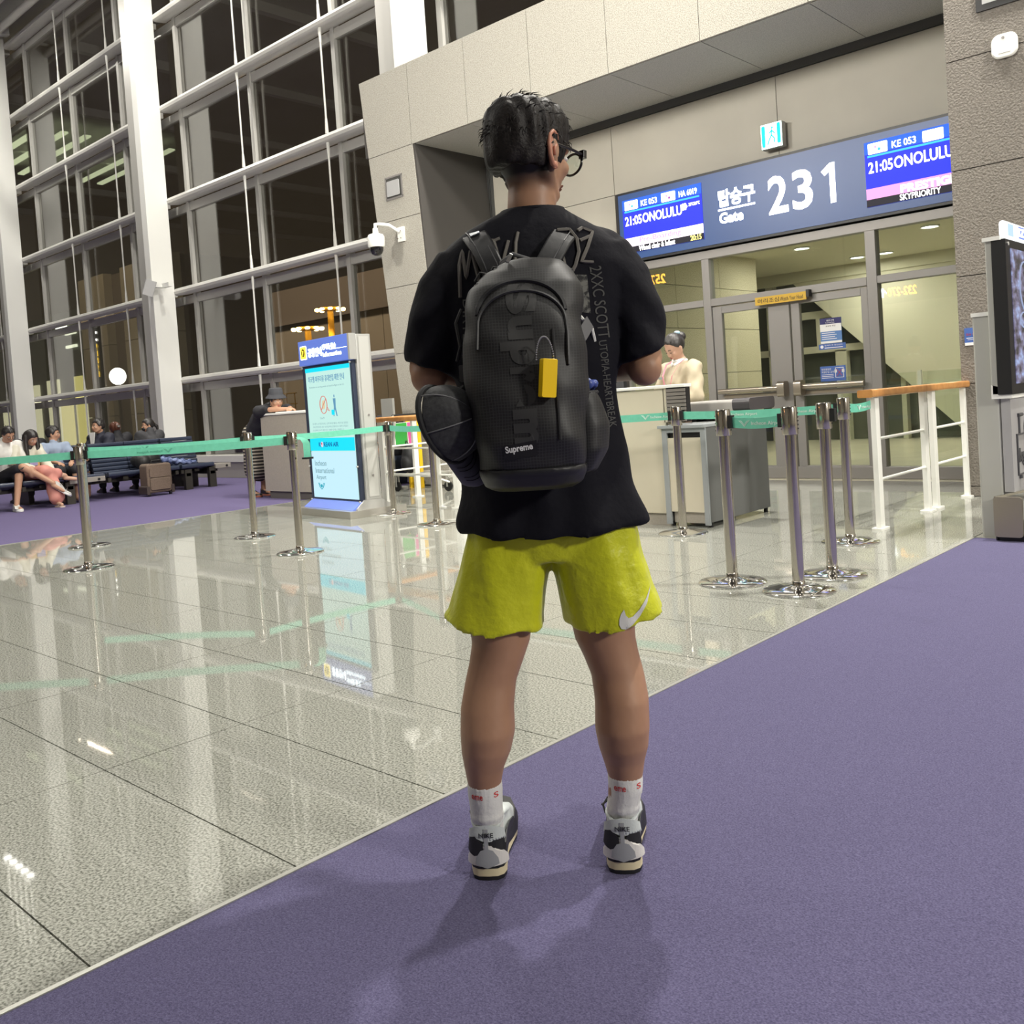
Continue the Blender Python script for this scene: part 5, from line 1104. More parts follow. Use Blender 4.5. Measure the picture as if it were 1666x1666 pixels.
# ---- seated people
def sit(hx=0., hz=1.13, cross=None):
    return dict(head=(hx, -.30, hz), face=((0, 1, -.35),), neck=(0, -.34, 1.0), chest=(0, -.34, .80), pelvis=(0, -.34, .50), shL=(-.17, -.32, .93), shR=(.17, -.32, .93), elL=(-.23, -.20, .68), elR=(.23, -.20, .68),
        wrL=(-.10, .02, .62), wrR=(.10, .02, .62), hipL=(-.10, -.32, .46), hipR=(.10, -.32, .46), knL=(-.11, .12, .50), knR=(.11, .12, .50), anL=(-.11, .12, .09), anR=(.11, .12, .09), curl=.6)
def plain_hair(m, front=.055, back=-.05, long_=0, seed=3):
    def f(t, M):
        h = MB(); hair_cap(h, M, 1.0, front, back, 1.07)
        if long_:
            for q in (-1, 1):
                a_ = M @ V((q*.078, -.02, .02)); chain(h, [a_, a_+V((q*.012, -.01, -.09)), a_+V((q*.012, .0, -.19)), a_+V((0, .02, -.28))], [.030, .036, .036, .022])
            a_ = M @ V((0, -.085, .0)); chain(h, [a_, a_+V((0, -.01, -.2))], [.065, .06])
        skin('hair', h, m, t, .010, 2, disp=lambda c: .002*np.sin(c[:, 0]*160+c[:, 1]*90))
        if not long_: hair_tufts('hair_tufts', t, M, 1., m, 60, .03, .05, seed)
    return f
FX = R(-90)     # facing +X
J = sit(); J.update(head=(-.02, -.20, 1.10), face=((-.1, .85, -.5), (0, .5, .85)), knL=(.0, .12, .50), anL=(.08, .17, .09), knR=(-.04, .18, .62), anR=(-.36, .38, .36), ftR=(-.75, .3, -.5), wrL=(-.05, .0, .70), wrR=(.12, .0, .70))
P3, M3, g3 = person('seated_man', (-14.36, 4.95, 0), FX, 'seated man in white top, dark shorts and grey trainers, legs crossed, far left', J, skin_w,
    [('white_shirt', mat('white_shirt', (.68, .67, .63), .7), [('chain', ['pelvis', 'chest'], [.15, .16]), ('chain', ['chest', 'neck'], [.15, .075]), ('chain', ['chest', 'shL'], [.12, .085]), ('chain', ['chest', 'shR'], [.12, .085]), ('part', 'shL', 'elL', .9, .082, .07), ('part', 'shR', 'elR', .9, .082, .07)], fold()),
     ('dark_shorts', dk, [('chain', ['pelvis', (0, -.30, .48)], [.15, .15]), ('part', 'hipL', 'knL', .85, .10, .085), ('part', 'hipR', 'knR', .85, .10, .085)], fold())], plain_hair(hair_b, .06, -.045))
shoe(P3, (.09, .14), (.05, 1, 0), mat('grey_white_shoe', (.62, .62, .58), .5), white_p, 1.05, 'trainer'); shoe(P3, (-.37, .34, .29), (-.72, .35, -.55), MATS['grey_white_shoe'], white_p, 1.05, 'trainer')
for q in (-1, 1): MB().tube([M3 @ V((q*.032+.021*math.cos(2*math.pi*k/14), .095, -.004+.018*math.sin(2*math.pi*k/14))) for k in range(14)], .0022, 5, closed=True).build('glasses_rim', black_p, P3)
MB().tube([g3['knR']+V((-.05, -.02, -.03)), g3['knR']+V((0, .05, 0)), g3['knR']+V((.06, .04, -.03))], .012).build('knee_strap', brd, P3)
J = sit(); J.update(head=(-.06, -.22, 1.03), face=((-.25, .8, -.55), (0, .5, .85)), neck=(-.02, -.32, .93), chest=(0, -.34, .76), shL=(-.15, -.30, .87), shR=(.15, -.30, .87), wrR=(-.02, .02, .56), wrL=(-.22, .06, .52), elL=(-.22, -.16, .62), knR=(-.06, .17, .53), anR=(-.34, .16, .44), knL=(-.13, .16, .50), anL=(-.16, .28, .09), ftR=(-1, .2, -.1))
pinkt = mat('pink_trousers', (.62, .27, .22), .7, noise=(5, (.55, .22, .18), .3, .7))
P4, M4, g4 = person('seated_woman', (-14.34, 5.22, 0), FX, 'woman with long black hair and wide salmon pink trousers seated near the left edge', J, skin_f,
    [('cream_jacket', mat('cream_jacket', (.60, .58, .48), .8), [('chain', ['pelvis', 'chest'], [.13, .14]), ('chain', ['chest', 'neck'], [.13, .06]), ('chain', ['chest', 'shL'], [.11, .078]), ('chain', ['chest', 'shR'], [.11, .078]), ('part', 'shL', 'elL', 1., .082, .07), ('part', 'shR', 'elR', 1., .082, .07), ('part', 'elL', 'wrL', .8, .07, .045), ('part', 'elR', 'wrR', .8, .07, .045)], fold()),
     ('wide_trousers', pinkt, [('chain', ['pelvis', (0, -.30, .48)], [.145, .15]), ('part', 'hipL', 'knL', 1., .11, .09), ('part', 'hipR', 'knR', 1., .11, .10), ('chain', ['knL', (-.16, .26, .14)], [.085, .105]), ('part', 'knR', 'anR', .6, .085, .08)], fold(.008, 26))], plain_hair(hair_b, .045, -.06, 1))
MB().box(-.06, .05, -.12, -.06, .62, .72).build('phone_pouch', mat('lilac_pouch', (.28, .25, .42), .5), P4); MB().rbox(-.10, .14, -.19, -.10, .55, .74, .03, axis='y').build('ochre_bag', mat('ochre_bag', (.52, .33, .12), .6), P4)
for q in ((-.16, .27),): MB().rbox(q[0]-.04, q[0]+.04, q[1]-.03, q[1]+.20, .0, .02, .03).build('sandal_sole', mat('pale_sandal', (.6, .5, .42), .6), P4); MB().strip([(q[0]-.035, q[1]+.1, .02), (q[0], q[1]+.1, .075), (q[0]+.035, q[1]+.1, .02)], (0, 1, 0), .02, .004).build('sandal_strap', MATS['pale_sandal'], P4)
J = sit(); J.update(head=(-.02, -.38, 1.07), face=((-.75, .6, -.1),), neck=(0, -.36, .93), shL=(-.16, -.32, .86), shR=(.16, -.32, .86))
person('seated_woman', (-14.62, 5.74, 0), FX, 'woman in profile with black hair and pale blue top behind the woman in pink trousers', J, skin_w,
    [('blue_top', mat('pale_blue_top', (.28, .34, .45), .8), [('chain', ['pelvis', 'chest'], [.13, .14]), ('chain', ['chest', 'neck'], [.13, .06]), ('chain', ['chest', 'shL'], [.11, .078]), ('chain', ['chest', 'shR'], [.11, .078]), ('part', 'shL', 'elL', 1., .075, .065), ('part', 'shR', 'elR', 1., .075, .065)], fold()),
     ('dark_trousers', dk, [('chain', ['pelvis', (0, -.30, .48)], [.14, .14]), ('part', 'hipL', 'knL', 1., .10, .08), ('part', 'hipR', 'knR', 1., .10, .08)], None)], plain_hair(hair_b, .05, -.06, 0, 5))
BX = R(90)      # rear row faces -X
suit = mat('navy_suit', (.018, .02, .035), .7)
def rear(y, lab, hairf, sk, face, coat=suit, extra=None, hz=1.13):
    J = sit(0, hz); J.update(head=(0, -.26, hz), face=(face,))
    t, M, g = person('seated_traveller', (-15.72, y, 0), BX, lab, J, sk, [('jacket', coat, [('chain', ['pelvis', 'chest'], [.14, .16]), ('chain', ['chest', 'neck'], [.15, .065]), ('chain', ['chest', 'shL'], [.12, .09]), ('chain', ['chest', 'shR'], [.12, .09]), ('part', 'shL', 'elL', 1., .085, .07), ('part', 'shR', 'elR', 1., .085, .07)], fold()),
        ('trousers', coat, [('part', 'hipL', 'knL', 1., .10, .08), ('part', 'hipR', 'knR', 1., .10, .08), ('part', 'knL', 'anL', .9, .08, .06), ('part', 'knR', 'anR', .9, .08, .06)], None)], hairf)
    for s_ in (-1, 1): shoe(t, (s_*.11, .08), (0, 1, 0), black_p, black_p, 1.0)
    if extra: extra(t, M, g)
def suitx(t, M, g):
    MB().prism([(-.055, .98), (.055, .98), (.03, .80), (-.03, .80)], -.47, -.455, 'y').build('shirt_front', collar_w, t)
# the suited man sits turned: seen from his side, face towards the left
J = sit(0, 1.16); J.update(head=(0, -.28, 1.14), face=((.25, 1, .0),), neck=(0, -.33, 1.0))
t, M, g = person('suited_man', (-15.15, 6.30, 0), R(200), 'man in dark suit and white shirt seen in profile behind the empty seat', J, skin_w,
    [('jacket', suit, [('chain', ['pelvis', 'chest'], [.15, .17]), ('chain', ['chest', 'neck'], [.16, .07]), ('chain', ['chest', 'shL'], [.13, .10]), ('chain', ['chest', 'shR'], [.13, .10]), ('part', 'shL', 'elL', 1., .09, .075), ('part', 'shR', 'elR', 1., .09, .075)], fold()),
     ('trousers', suit, [('part', 'hipL', 'knL', 1., .10, .08), ('part', 'hipR', 'knR', 1., .10, .08)], None)], plain_hair(hair_b, .055, -.03, 0, 9))
MB().prism([(-.05, 1.04), (.07, 1.04), (.05, .80), (.0, .80)], -.165, -.155, 'y').build('shirt_front', collar_w, t)
def hair_clip(t, M):
    h = MB(); hair_cap(h, M, 1.0, .05, -.05, 1.12); h.ell(M @ V((0, -.11, .03)), (.055, .04, .07)); skin('hair', h, hair_r, t, .010, 2, disp=lambda c: .002*np.sin(c[:, 0]*160)); MB().rbox(-.022, .022, -.165, -.145, .01, .05, .01, axis='y', M=M).build('hair_clip', chrome_b, t)
rear(6.93, 'woman with reddish hair held by a shiny clip, seen from behind over the seats', hair_clip, skin_w, (0, 1, -.1), dk, hz=1.07)
def hair_pony(t, M):
    h = MB(); hair_cap(h, M, 1.0, .055, -.04, 1.07); chain(h, [M @ V((0, -.10, .0)), M @ V((0, -.15, -.05)), M @ V((0, -.15, -.14))], [.03, .028, .015]); skin('hair', h, hair_b, t, .010, 2)
    MB().ell(M @ V((0, .062, -.055)), (.048, .042, .038)).build('face_mask', black_p, t, smooth=True)
rear(7.5, 'woman with black ponytail and black face mask seated in the rear row', hair_pony, skin_w, (-1, .15, -.15), mat('grey_jacket', (.05, .05, .055), .8), hz=1.10)
rear(5.55, 'dark haired traveller behind the seated couple, only head and shoulders showing', plain_hair(hair_b, .05, -.05, 0, 12), skin_w, (0, 1, 0), dk, hz=1.0)
person('seated_traveller', (-10.80, 8.72, 0), R(90), 'dark haired traveller seated beyond the railing, just right of the information kiosk', sit(0, 1.10), skin_w, [('jacket', dk, [('chain', ['pelvis', 'chest'], [.14, .16]), ('chain', ['chest', 'neck'], [.15, .065]), ('chain', ['chest', 'shL'], [.12, .09]), ('chain', ['chest', 'shR'], [.12, .09])], None)], plain_hair(hair_b, .05, -.06, 0, 14))
t = wthing('bench', (-10.5, 8.7, 0), 'low dark bench carrying the seated traveller right of the information kiosk', 'bench'); MB().rbox(-10.75, -10.28, 8.45, 8.98, .36, .42, .02).box(-10.72, -10.66, 8.5, 8.94, 0, .36).box(-10.5, -10.44, 8.5, 8.94, 0, .36).build('seat_plank', vin, t)
# ================================================================== the man in black seen from behind
MAN = (-1.428, 1.59, 0); MR = .7316
man = empty('standing_man', MAN, MR, 'man in black T-shirt and lime shorts seen from behind, head turned right, wearing glasses', 'person')
# --- head, neck, arms, legs as one continuous skin
HM = head_frame((.048, .005, 1.655), (math.sin(R(46)), math.cos(R(46)), -.10), (0, 0, 1))
b = MB(); head_prims(b, HM, 1.02)
chain(b, [(.045, .0, 1.44), (.045, .0, 1.53), (.052, .012, 1.60)], [.060, .056, .055], 20)
cap(b, (-.09, .01, 1.405), (.045, .01, 1.44), .045, .055); cap(b, (.18, .01, 1.405), (.045, .01, 1.44), .045, .055)
cap(b, (.040, .02, 1.0), (.042, .02, 1.28), .11, .11)
chain(b, [(-.13, 0, 1.37), (-.208, -.015, 1.185), (-.10, .22, 1.145)], [.050, .050, .034], 20); b.ell((-.212, -.035, 1.165), (.042, .04, .042))
chain(b, [(.21, 0, 1.37), (.268, -.015, 1.175), (.16, .23, 1.16)], [.050, .050, .034], 20); b.ell((.272, -.042, 1.152), (.040, .036, .042))
hand(b, (-.09, .235, 1.145), (.75, .65, .1), (.1, -.4, .9), .95, .5, -1); hand(b, (.15, .245, 1.165), (-.7, .65, .15), (-.1, -.3, .9), .95, .5, 1)
def leg(b, S):
    """S: (z, centre u, centre v, half width, half depth)"""
    rs = []
    for z, u, v, a, d in S: rs.append([V((u+a*math.cos(2*math.pi*k/28), v+d*math.sin(2*math.pi*k/28), z)) for k in range(28)])
    b.rings(rs)
leg(b, [(.80, -.06, .01, .08, .09), (.62, -.09, .01, .078, .082), (.545, -.092, .008, .068, .074), (.50, -.106, .003, .063, .068), (.455, -.122, -.003, .060, .065), (.40, -.133, -.012, .062, .070), (.345, -.1355, -.018, .0635, .074), (.30, -.142, -.014, .058, .067), (.255, -.150, -.006, .046, .053), (.215, -.1525, .0, .039, .044), (.15, -.154, .004, .034, .038), (.10, -.155, .022, .032, .034), (.05, -.155, .034, .028, .036)])
leg(b, [(.80, .13, .01, .08, .09), (.62, .145, .01, .078, .082), (.540, .149, .008, .070, .074), (.50, .160, .003, .064, .068), (.455, .172, -.003, .061, .065), (.40, .177, -.012, .062, .070), (.335, .1735, -.018, .0625, .074), (.29, .174, -.014, .057, .067), (.255, .174, -.006, .048, .053), (.215, .1755, .0, .040, .044), (.15, .1665, .004, .036, .038), (.10, .160, .022, .032, .034), (.05, .158, .034, .028, .036)])
body_mat = mat('man_skin', (.42, .235, .145), .48, spec=.4, noise=(9, (.33, .18, .11), .3, .7))
body = skin('body', b, body_mat, man, .0062, 4)
# short clipped hair blends into the neck: real colour of the stubble, by place on the head
nt = body_mat.node_tree; bs = nt.nodes['Principled BSDF']; old = bs.inputs['Base Color'].links[0].from_socket
tc = nt.nodes.new('ShaderNodeTexCoord'); sx = nt.nodes.new('ShaderNodeSeparateXYZ'); nt.links.new(tc.outputs['Object'], sx.inputs[0])
mr = nt.nodes.new('ShaderNodeMapRange'); mr.inputs[1].default_value = 1.558; mr.inputs[2].default_value = 1.602; nt.links.new(sx.outputs['Z'], mr.inputs[0])
mr2 = nt.nodes.new('ShaderNodeMapRange'); mr2.inputs[1].default_value = .108; mr2.inputs[2].default_value = .085; nt.links.new(sx.outputs['X'], mr2.inputs[0])
mr3 = nt.nodes.new('ShaderNodeMapRange'); mr3.inputs[1].default_value = .02; mr3.inputs[2].default_value = -.01; nt.links.new(sx.outputs['Y'], mr3.inputs[0])
mu = nt.nodes.new('ShaderNodeMath'); mu.operation = 'MULTIPLY'; nt.links.new(mr.outputs[0], mu.inputs[0]); nt.links.new(mr2.outputs[0], mu.inputs[1])
mx = nt.nodes.new('ShaderNodeMix'); mx.data_type = 'RGBA'; nt.links.new(mu.outputs[0], mx.inputs['Factor']); nt.links.new(old, mx.inputs['A']); mx.inputs['B'].default_value = (.016, .013, .012, 1)
nt.links.new(mx.outputs['Result'], bs.inputs['Base Color'])
face_bits(man, HM, 1.02, lip=mat('lip_brown', (.26, .12, .09), .5))
# --- hair: upper volume sits proud of the clipped sides
h = MB(); hr = []
P = lambda x, y, z: HM @ V((x, y, z))
n = 36
prof = [(.118, .05, .045), (.112, .60, .60), (.098, .84, .84), (.078, .97, .97), (.05, 1.02, 1.01), (.02, 1.02, 1.01), (-.01, .975, .975), (-.035, .90, .925), (-.05, .82, .86)]
for z, ka_, kb_ in prof:
    ring = []
    for k in range(n):
        a = 2*math.pi*k/n; x = .083*ka_*math.cos(a); y = -.012+.106*kb_*math.sin(a)
        fz = max(0, (y+.02)/.12); zz = z+(.045*fz if z < .06 else .008*fz)
        ring.append(P(x*1.02, y, zz))
    hr.append(ring)
h.rings(hr)
def hd(c): return .0022*np.sin(c[:, 0]*170+c[:, 1]*60)*np.sin(c[:, 2]*40)+.0012*np.sin(c[:, 1]*260+c[:, 0]*90)
mhair = mat('man_hair', (.005, .0045, .0045), .5, spec=.22, noise=(150, (.016, .013, .012), .5, .75), bump=(170, .6, .003))
skin('hair', h, mhair, man, .0055, 3, disp=hd)
hair_tufts('hair_tufts', man, HM, 1.0, mhair, 480, .027, .06, 4, .0017, (.2, .75, .1), (.085, .106, .099), (0, -.012, .020))
hair_tufts('hair_tufts', man, HM, 1.0, mhair, 420, .016, .02, 8, .0012, (0, -.05, -.9), (.0855, .1085, .0965), (0, -.012, .020))
for q in (1,):
    ear = MB(); E = lambda y, z, o=0.: P(q*(.0795-.22*(y-.012)*1.0+o), y, z)
    ear.tube([E(.004, -.048), E(-.010, -.044), E(-.020, -.024), E(-.025, -.002), E(-.022, .018), E(-.010, .029), E(.004, .026), E(.010, .014)], [.0052, .0058, .0050, .0046, .0046, .0046, .0042, .003], 8)
    ear.ell(E(-.008, -.010, -.003), (.0035, .016, .032), HM.to_3x3() @ Matrix.Rotation(R(q*13), 3, 'Z'), 14, 10).ell(E(-.001, -.044), (.005, .009, .010), HM.to_3x3(), 10, 8).tube([E(.002, .002, .002), E(-.008, -.008, .004), E(-.006, -.024, .003)], .0035, 6)
    ear.build('ear', mat('ear_skin', (.50, .23, .15), .45, spec=.4), man, smooth=True, ang=180)
# --- glasses
gm_ = mat('dark_frame', (.008, .006, .006), .25)
g1 = MB().tube([P(.081, -.030, -.010), P(.083, -.010, .004), P(.080, .05, .004), P(.076, .098, .002)], .0032, 8).tube([P(-.081, -.03, -.01), P(-.083, -.01, .004), P(-.076, .098, .002)], .0032, 8)
for q in (-1, 1): g1.tube([P(q*.036+.030*math.cos(2*math.pi*k/24)*(1.06), .108-.010*abs(q*.036+.03*math.cos(2*math.pi*k/24))/.06*.6, -.010+.024*math.sin(2*math.pi*k/24)) for k in range(24)], .0030, 6, closed=True)
g1.cyl(P(-.008, .110, -.002), P(.008, .110, -.002), .0025); g1.rbox(.066, .082, .092, .104, -.006, .012, .002, M=HM)
o = g1.build('glasses', gm_, man, smooth=True)
for q in (-1, 1):
    l = MB().prism([(q*.036+.030*math.cos(2*math.pi*k/20), -.010+.023*math.sin(2*math.pi*k/20)) for k in range(20)], .1035, .1045, 'y', HM).build('lens', MATS['door_glass'], None); l.parent = o
# --- T-shirt
tee_m = mat('black_cotton', (.0065, .0065, .0105), .85, spec=.2, bump=(16, .5, .012))
c = MB()
def ring(z, u, v, a, d, e=2.6, n=44, tilt=None):
    r = []
    for k in range(n):
        t = 2*math.pi*k/n; x = math.copysign(abs(math.cos(t))**(2/e), math.cos(t)); y = math.copysign(abs(math.sin(t))**(2/e), math.sin(t))
        r.append(V((u+a*x, v+d*y, z+(tilt(a*x, d*y) if tilt else 0))))
    return r
c.rings([ring(.805, .048, .01, .218, .150, 2.5, tilt=lambda x, y: -.012*math.cos(x*9)), ring(.83, .046, .01, .216, .148, 2.5), ring(.90, .040, .01, .200, .142, 2.5), ring(1.0, .034, .01, .186, .136), ring(1.12, .031, .005, .184, .132), ring(1.25, .036, 0, .195, .132), ring(1.34, .036, 0, .215, .128), ring(1.39, .036, 0, .238, .118), ring(1.43, .036, 0, .212, .108), ring(1.462, .036, 0, .172, .098), ring(1.485, .034, 0, .140, .088), ring(1.503, .038, .002, .108, .080), ring(1.518, .044, .004, .080, .072), ring(1.526, .046, .004, .070, .068)])
for S in (((-.115, 0, 1.425, .062, .075), (-.155, 0, 1.36, .070, .082), (-.185, -.005, 1.28, .072, .085), (-.206, -.010, 1.20, .066, .082), (-.208, -.012, 1.180, .064, .080)),
          ((.195, 0, 1.43, .062, .075), (.235, 0, 1.36, .068, .082), (.258, -.005, 1.28, .070, .085), (.268, -.010, 1.20, .066, .082), (.268, -.012, 1.178, .064, .080))):
    dd = (V(S[-1][:3])-V(S[0][:3])).normalized(); rs = []
    for (x_, y_, z_, a_, d_) in S:
        X_ = V((0, 1, 0)).cross(dd).normalized(); Y_ = V((0, 1, 0)); rs.append([V((x_, y_, z_))+X_*a_*math.cos(2*math.pi*k/26)+Y_*d_*math.sin(2*math.pi*k/26) for k in range(26)])
    c.rings(rs)
for s_ in (-1, 1): chain(c, [(.045, 0, 1.455), (.045+s_*.15, 0, 1.415)], [.060, .062], 20)
def tee_fold(p):
    x, y, z = p[:, 0]-.04, p[:, 1], p[:, 2]
    w_ = np.clip((1.35-z)/.5, 0, 1)
    return .0045*w_*np.sin(np.arctan2(y, x)*9+z*5)+.0045*np.sin(z*30+x*24+np.sin(x*22)*1.5)*np.clip(1-np.abs(z-1.0)*2.2, 0, 1)+.004*np.sin(x*42+z*10)*np.clip((z-1.25)*5, 0, 1)*np.clip((1.5-z)*9, 0, 1)+.003*np.sin(z*60+np.abs(x)*70)*np.clip((np.abs(x)-.16)*12, 0, 1)
tee = skin('t_shirt', c, tee_m, man, .0068, 5, disp=tee_fold)
MB().tube([V((.046+.069*math.cos(2*math.pi*k/30), .004+.067*math.sin(2*math.pi*k/30), 1.524+.004*math.sin(2*math.pi*k/30))) for k in range(30)], .0055, 8, closed=True).build('neck_rib', tee_m, tee, smooth=True)
# --- shorts
lime = mat('lime_nylon', (.60, .62, .016), .42, spec=.35, sheen=.1, noise=(6, (.54, .57, .013), .35, .65), bump=(38, .45, .010))
c = MB()
def hem(u0, sgn): return lambda x, y: .030*max(0, (x*sgn)/.11)**2+.006*math.sin(x*40)
c.rings([ring(.578, -.104, .008, .116, .112, 2.2, tilt=hem(-.1, -1)), ring(.60, -.103, .008, .114, .111, 2.2), ring(.66, -.088, .008, .108, .112, 2.2), ring(.72, -.070, .008, .104, .112, 2.3), ring(.80, -.05, .008, .10, .11), ring(.86, -.04, .008, .10, .11)])
c.rings([ring(.574, .174, .008, .118, .112, 2.2, tilt=hem(.17, 1)), ring(.60, .172, .008, .116, .111, 2.2), ring(.66, .158, .008, .110, .112, 2.2), ring(.72, .145, .008, .105, .112, 2.3), ring(.80, .13, .008, .105, .11), ring(.86, .12, .008, .10, .11)])
c.rings([ring(.735, .038, .008, .10, .10), ring(.79, .038, .008, .185, .120), ring(.88, .04, .008, .175, .115), ring(.93, .04, .008, .16, .11)])
def sh_fold(p):
    x, y, z = p[:, 0], p[:, 1], p[:, 2]
    return .0022*np.sin(np.arctan2(y, np.where(x > .038, x-.16, x+.10))*7+z*9)+.0016*np.sin(z*55+x*40+np.sin(x*30)*2)*np.sin(x*45-z*25)*np.clip((x-.10)*12, .15, 1)
shorts = skin('shorts', c, lime, man, .0068, 4, disp=sh_fold)

# projection of flat print onto cloth seen from behind (print hugs the cloth from every side)
def bvh(o):
    me = o.data; return BVHTree.FromPolygons([v.co.copy() for v in me.vertices], [tuple(p.vertices) for p in me.polygons])
def drape(o, tree, off=.0015, dirv=(0, 1, 0)):
    me = o.data; d = V(dirv)
    ys_ = [v.co.y for v in me.vertices]
    for v in me.vertices:
        src = v.co.copy(); src.y = -.9; hit = tree.ray_cast(src, d, 3)
        if hit[0] is not None: v.co = V((v.co.x, hit[0].y-off, v.co.z))
    me.update(); return o
def flat_poly(name, pts, m, par, seg=.012):
    """flat outline in the x-z plane, filled and subdivided so it can hug the cloth"""
    bm = bmesh.new(); vs = [bm.verts.new((x, -.5, z)) for x, z in pts]; bm.faces.new(vs); bmesh.ops.triangulate(bm, faces=bm.faces)
    for _ in range(4):
        es = [e for e in bm.edges if e.calc_length() > seg]
        if not es: break
        bmesh.ops.subdivide_edges(bm, edges=es, cuts=1); bmesh.ops.triangulate(bm, faces=bm.faces)
    me = bpy.data.meshes.new(name); bm.to_mesh(me); bm.free(); me.materials.append(m)
    o = bpy.data.objects.new(name, me); C.objects.link(o); o.parent = par; return o
def stroke(name, lines, w_, m, par, tree, off=.0016):
    mb = MB()
    for ln in lines:
        pts = []
        for (a, b_) in zip(ln[:-1], ln[1:]):
            k_ = max(1, int(math.dist(a, b_)/.006))
            for i in range(k_): pts.append((a[0]+(b_[0]-a[0])*i/k_, a[1]+(b_[1]-a[1])*i/k_))
        pts.append(ln[-1])
        P3_ = []
        for (x, z) in pts:
            hit = tree.ray_cast(V((x, -.9, z)), V((0, 1, 0)), 3); P3_.append(V((x, (hit[0].y if hit[0] is not None else 0)-off, z)))
        mb.tube([p for p in P3_], w_/2, 5)
    o = mb.build(name, m, par)
    return o
def flat_text(name, s, m, par, tree, size, width, height, x, z, rot=0, bold=0, off=.0016, shear=0, sub=True):
    Mx = Matrix.Translation((x, -.5, z)) @ Matrix.Rotation(R(rot), 4, 'Y') @ Matrix(((1, 0, 0, 0), (0, 0, -1, 0), (0, 1, 0, 0), (0, 0, 0, 1)))
    o = text(name, s, m, None, size, width=width, height=height, ext=0, M=Mx, bold=bold, shear=shear, res=5)
    bm = bmesh.new(); bm.from_mesh(o.data); bmesh.ops.triangulate(bm, faces=bm.faces)
    if sub:
        for _ in range(3):
            es = [e for e in bm.edges if e.calc_length() > .014]
            if not es: break
            bmesh.ops.subdivide_edges(bm, edges=es, cuts=1); bmesh.ops.triangulate(bm, faces=bm.faces)
    bm.to_mesh(o.data); bm.free(); o.parent = par
    return drape(o, tree, off)
tt = bvh(tee); st_ = bvh(shorts)
grey_ink = mat('grey_shirt_print', (.15, .14, .125), .8); grey_thin = mat('thin_shirt_print', (.075, .075, .07), .8)
# graffiti lettering: the letters the pack leaves visible
stroke('print_letter', [[(-.125, 1.33), (-.122, 1.40), (-.114, 1.432), (-.108, 1.37), (-.094, 1.436), (-.088, 1.40), (-.080, 1.36)]], .0085, grey_ink, tee, tt)
stroke('print_letter', [[(-.065, 1.450), (-.042, 1.448), (-.030, 1.452)], [(-.044, 1.448), (-.038, 1.42), (-.036, 1.40)]], .0085, grey_ink, tee, tt)
stroke('print_letter', [[(-.012, 1.445), (-.022, 1.415), (-.026, 1.40)]], .008, grey_ink, tee, tt)
stroke('print_letter', [[(.010, 1.462), (.004, 1.44), (.000, 1.40)]], .008, grey_ink, tee, tt)
stroke('print_letter', [[(.098, 1.43), (.108, 1.37), (.112, 1.345)], [(.095, 1.462), (.122, 1.462), (.136, 1.44), (.138, 1.41), (.128, 1.38), (.112, 1.355)]], .0085, grey_ink, tee, tt)
stroke('print_letter', [[(.140, 1.458), (.150, 1.465), (.172, 1.455), (.158, 1.42), (.142, 1.388), (.168, 1.385)], [(.143, 1.435), (.168, 1.445)]], .0085, grey_ink, tee, tt)
flat_text('print_side_text', 'DIRTEE', grey_thin, tee, tt, .05, .105, .022, -.120, 1.325, 94)
flat_text('print_side_text', 'MIND SET', grey_thin, tee, tt, .05, .09, .014, -.118, 1.20, 94)
flat_text('print_side_text', '2XXC SCOTT', grey_thin, tee, tt, .05, .155, .026, .158, 1.375, 86)
flat_text('print_side_text', 'UTOPIA-HEARTBREAK', grey_thin, tee, tt, .05, .19, .018, .168, 1.215, 86)
pt = flat_poly('print_portrait_patch', [(.124, 1.36), (.152, 1.358), (.155, 1.275), (.128, 1.28)], mat('patch_print', (.17, .17, .15), .8, noise=(95, (.02, .02, .02), .42, .58)), tee); drape(pt, tt, .0015)
swm = mat('reflective_white', (.62, .62, .60), .4)
sw = flat_poly('swoosh', [(.175, .604), (.174, .592), (.178, .583), (.188, .580), (.203, .588), (.222, .605), (.240, .630), (.256, .668), (.238, .640), (.222, .620), (.206, .607), (.196, .605), (.190, .611), (.187, .625), (.180, .616)], swm, shorts, .008); drape(sw, st_, .0018)

# --- socks and shoes
sock_m = mat('white_sock', (.66, .66, .64), .85, bump=(120, .4, .003)); red_ink = mat('sock_red', (.55, .05, .05), .7)
for (q, uu) in ((-1, -.1525), (1, .1745)):
    c = MB(); leg(c, [(.222, uu, .0, .0405, .0455), (.20, uu, .0, .0405, .0455), (.185, uu, .0, .0395, .0445), (.150, uu+(.0 if q < 0 else -.007), .003, .0375, .0415), (.142, uu+(0 if q < 0 else -.008), .003, .0395, .0435), (.122, uu+(0 if q < 0 else -.011), .010, .0365, .0385), (.112, uu+(0 if q < 0 else -.012), .014, .037, .0375), (.08, uu+(0 if q < 0 else -.013), .024, .034, .036), (.04, uu+(0 if q < 0 else -.014), .034, .030, .036)])
    so = skin('sock', c, sock_m, man, .005, 2, disp=lambda p: .0006*np.sin(np.arctan2(p[:, 1], p[:, 0]-uu)*40)); tr_ = bvh(so)
    flat_text('sock_lettering', 'eme', red_ink, so, tr_, .02, .026, .011, uu-.030, .193, 0, .0004, .0012, sub=False); flat_text('sock_lettering', 'S', red_ink, so, tr_, .02, .010, .013, uu+.022, .195, 0, .0004, .0012, sub=False)
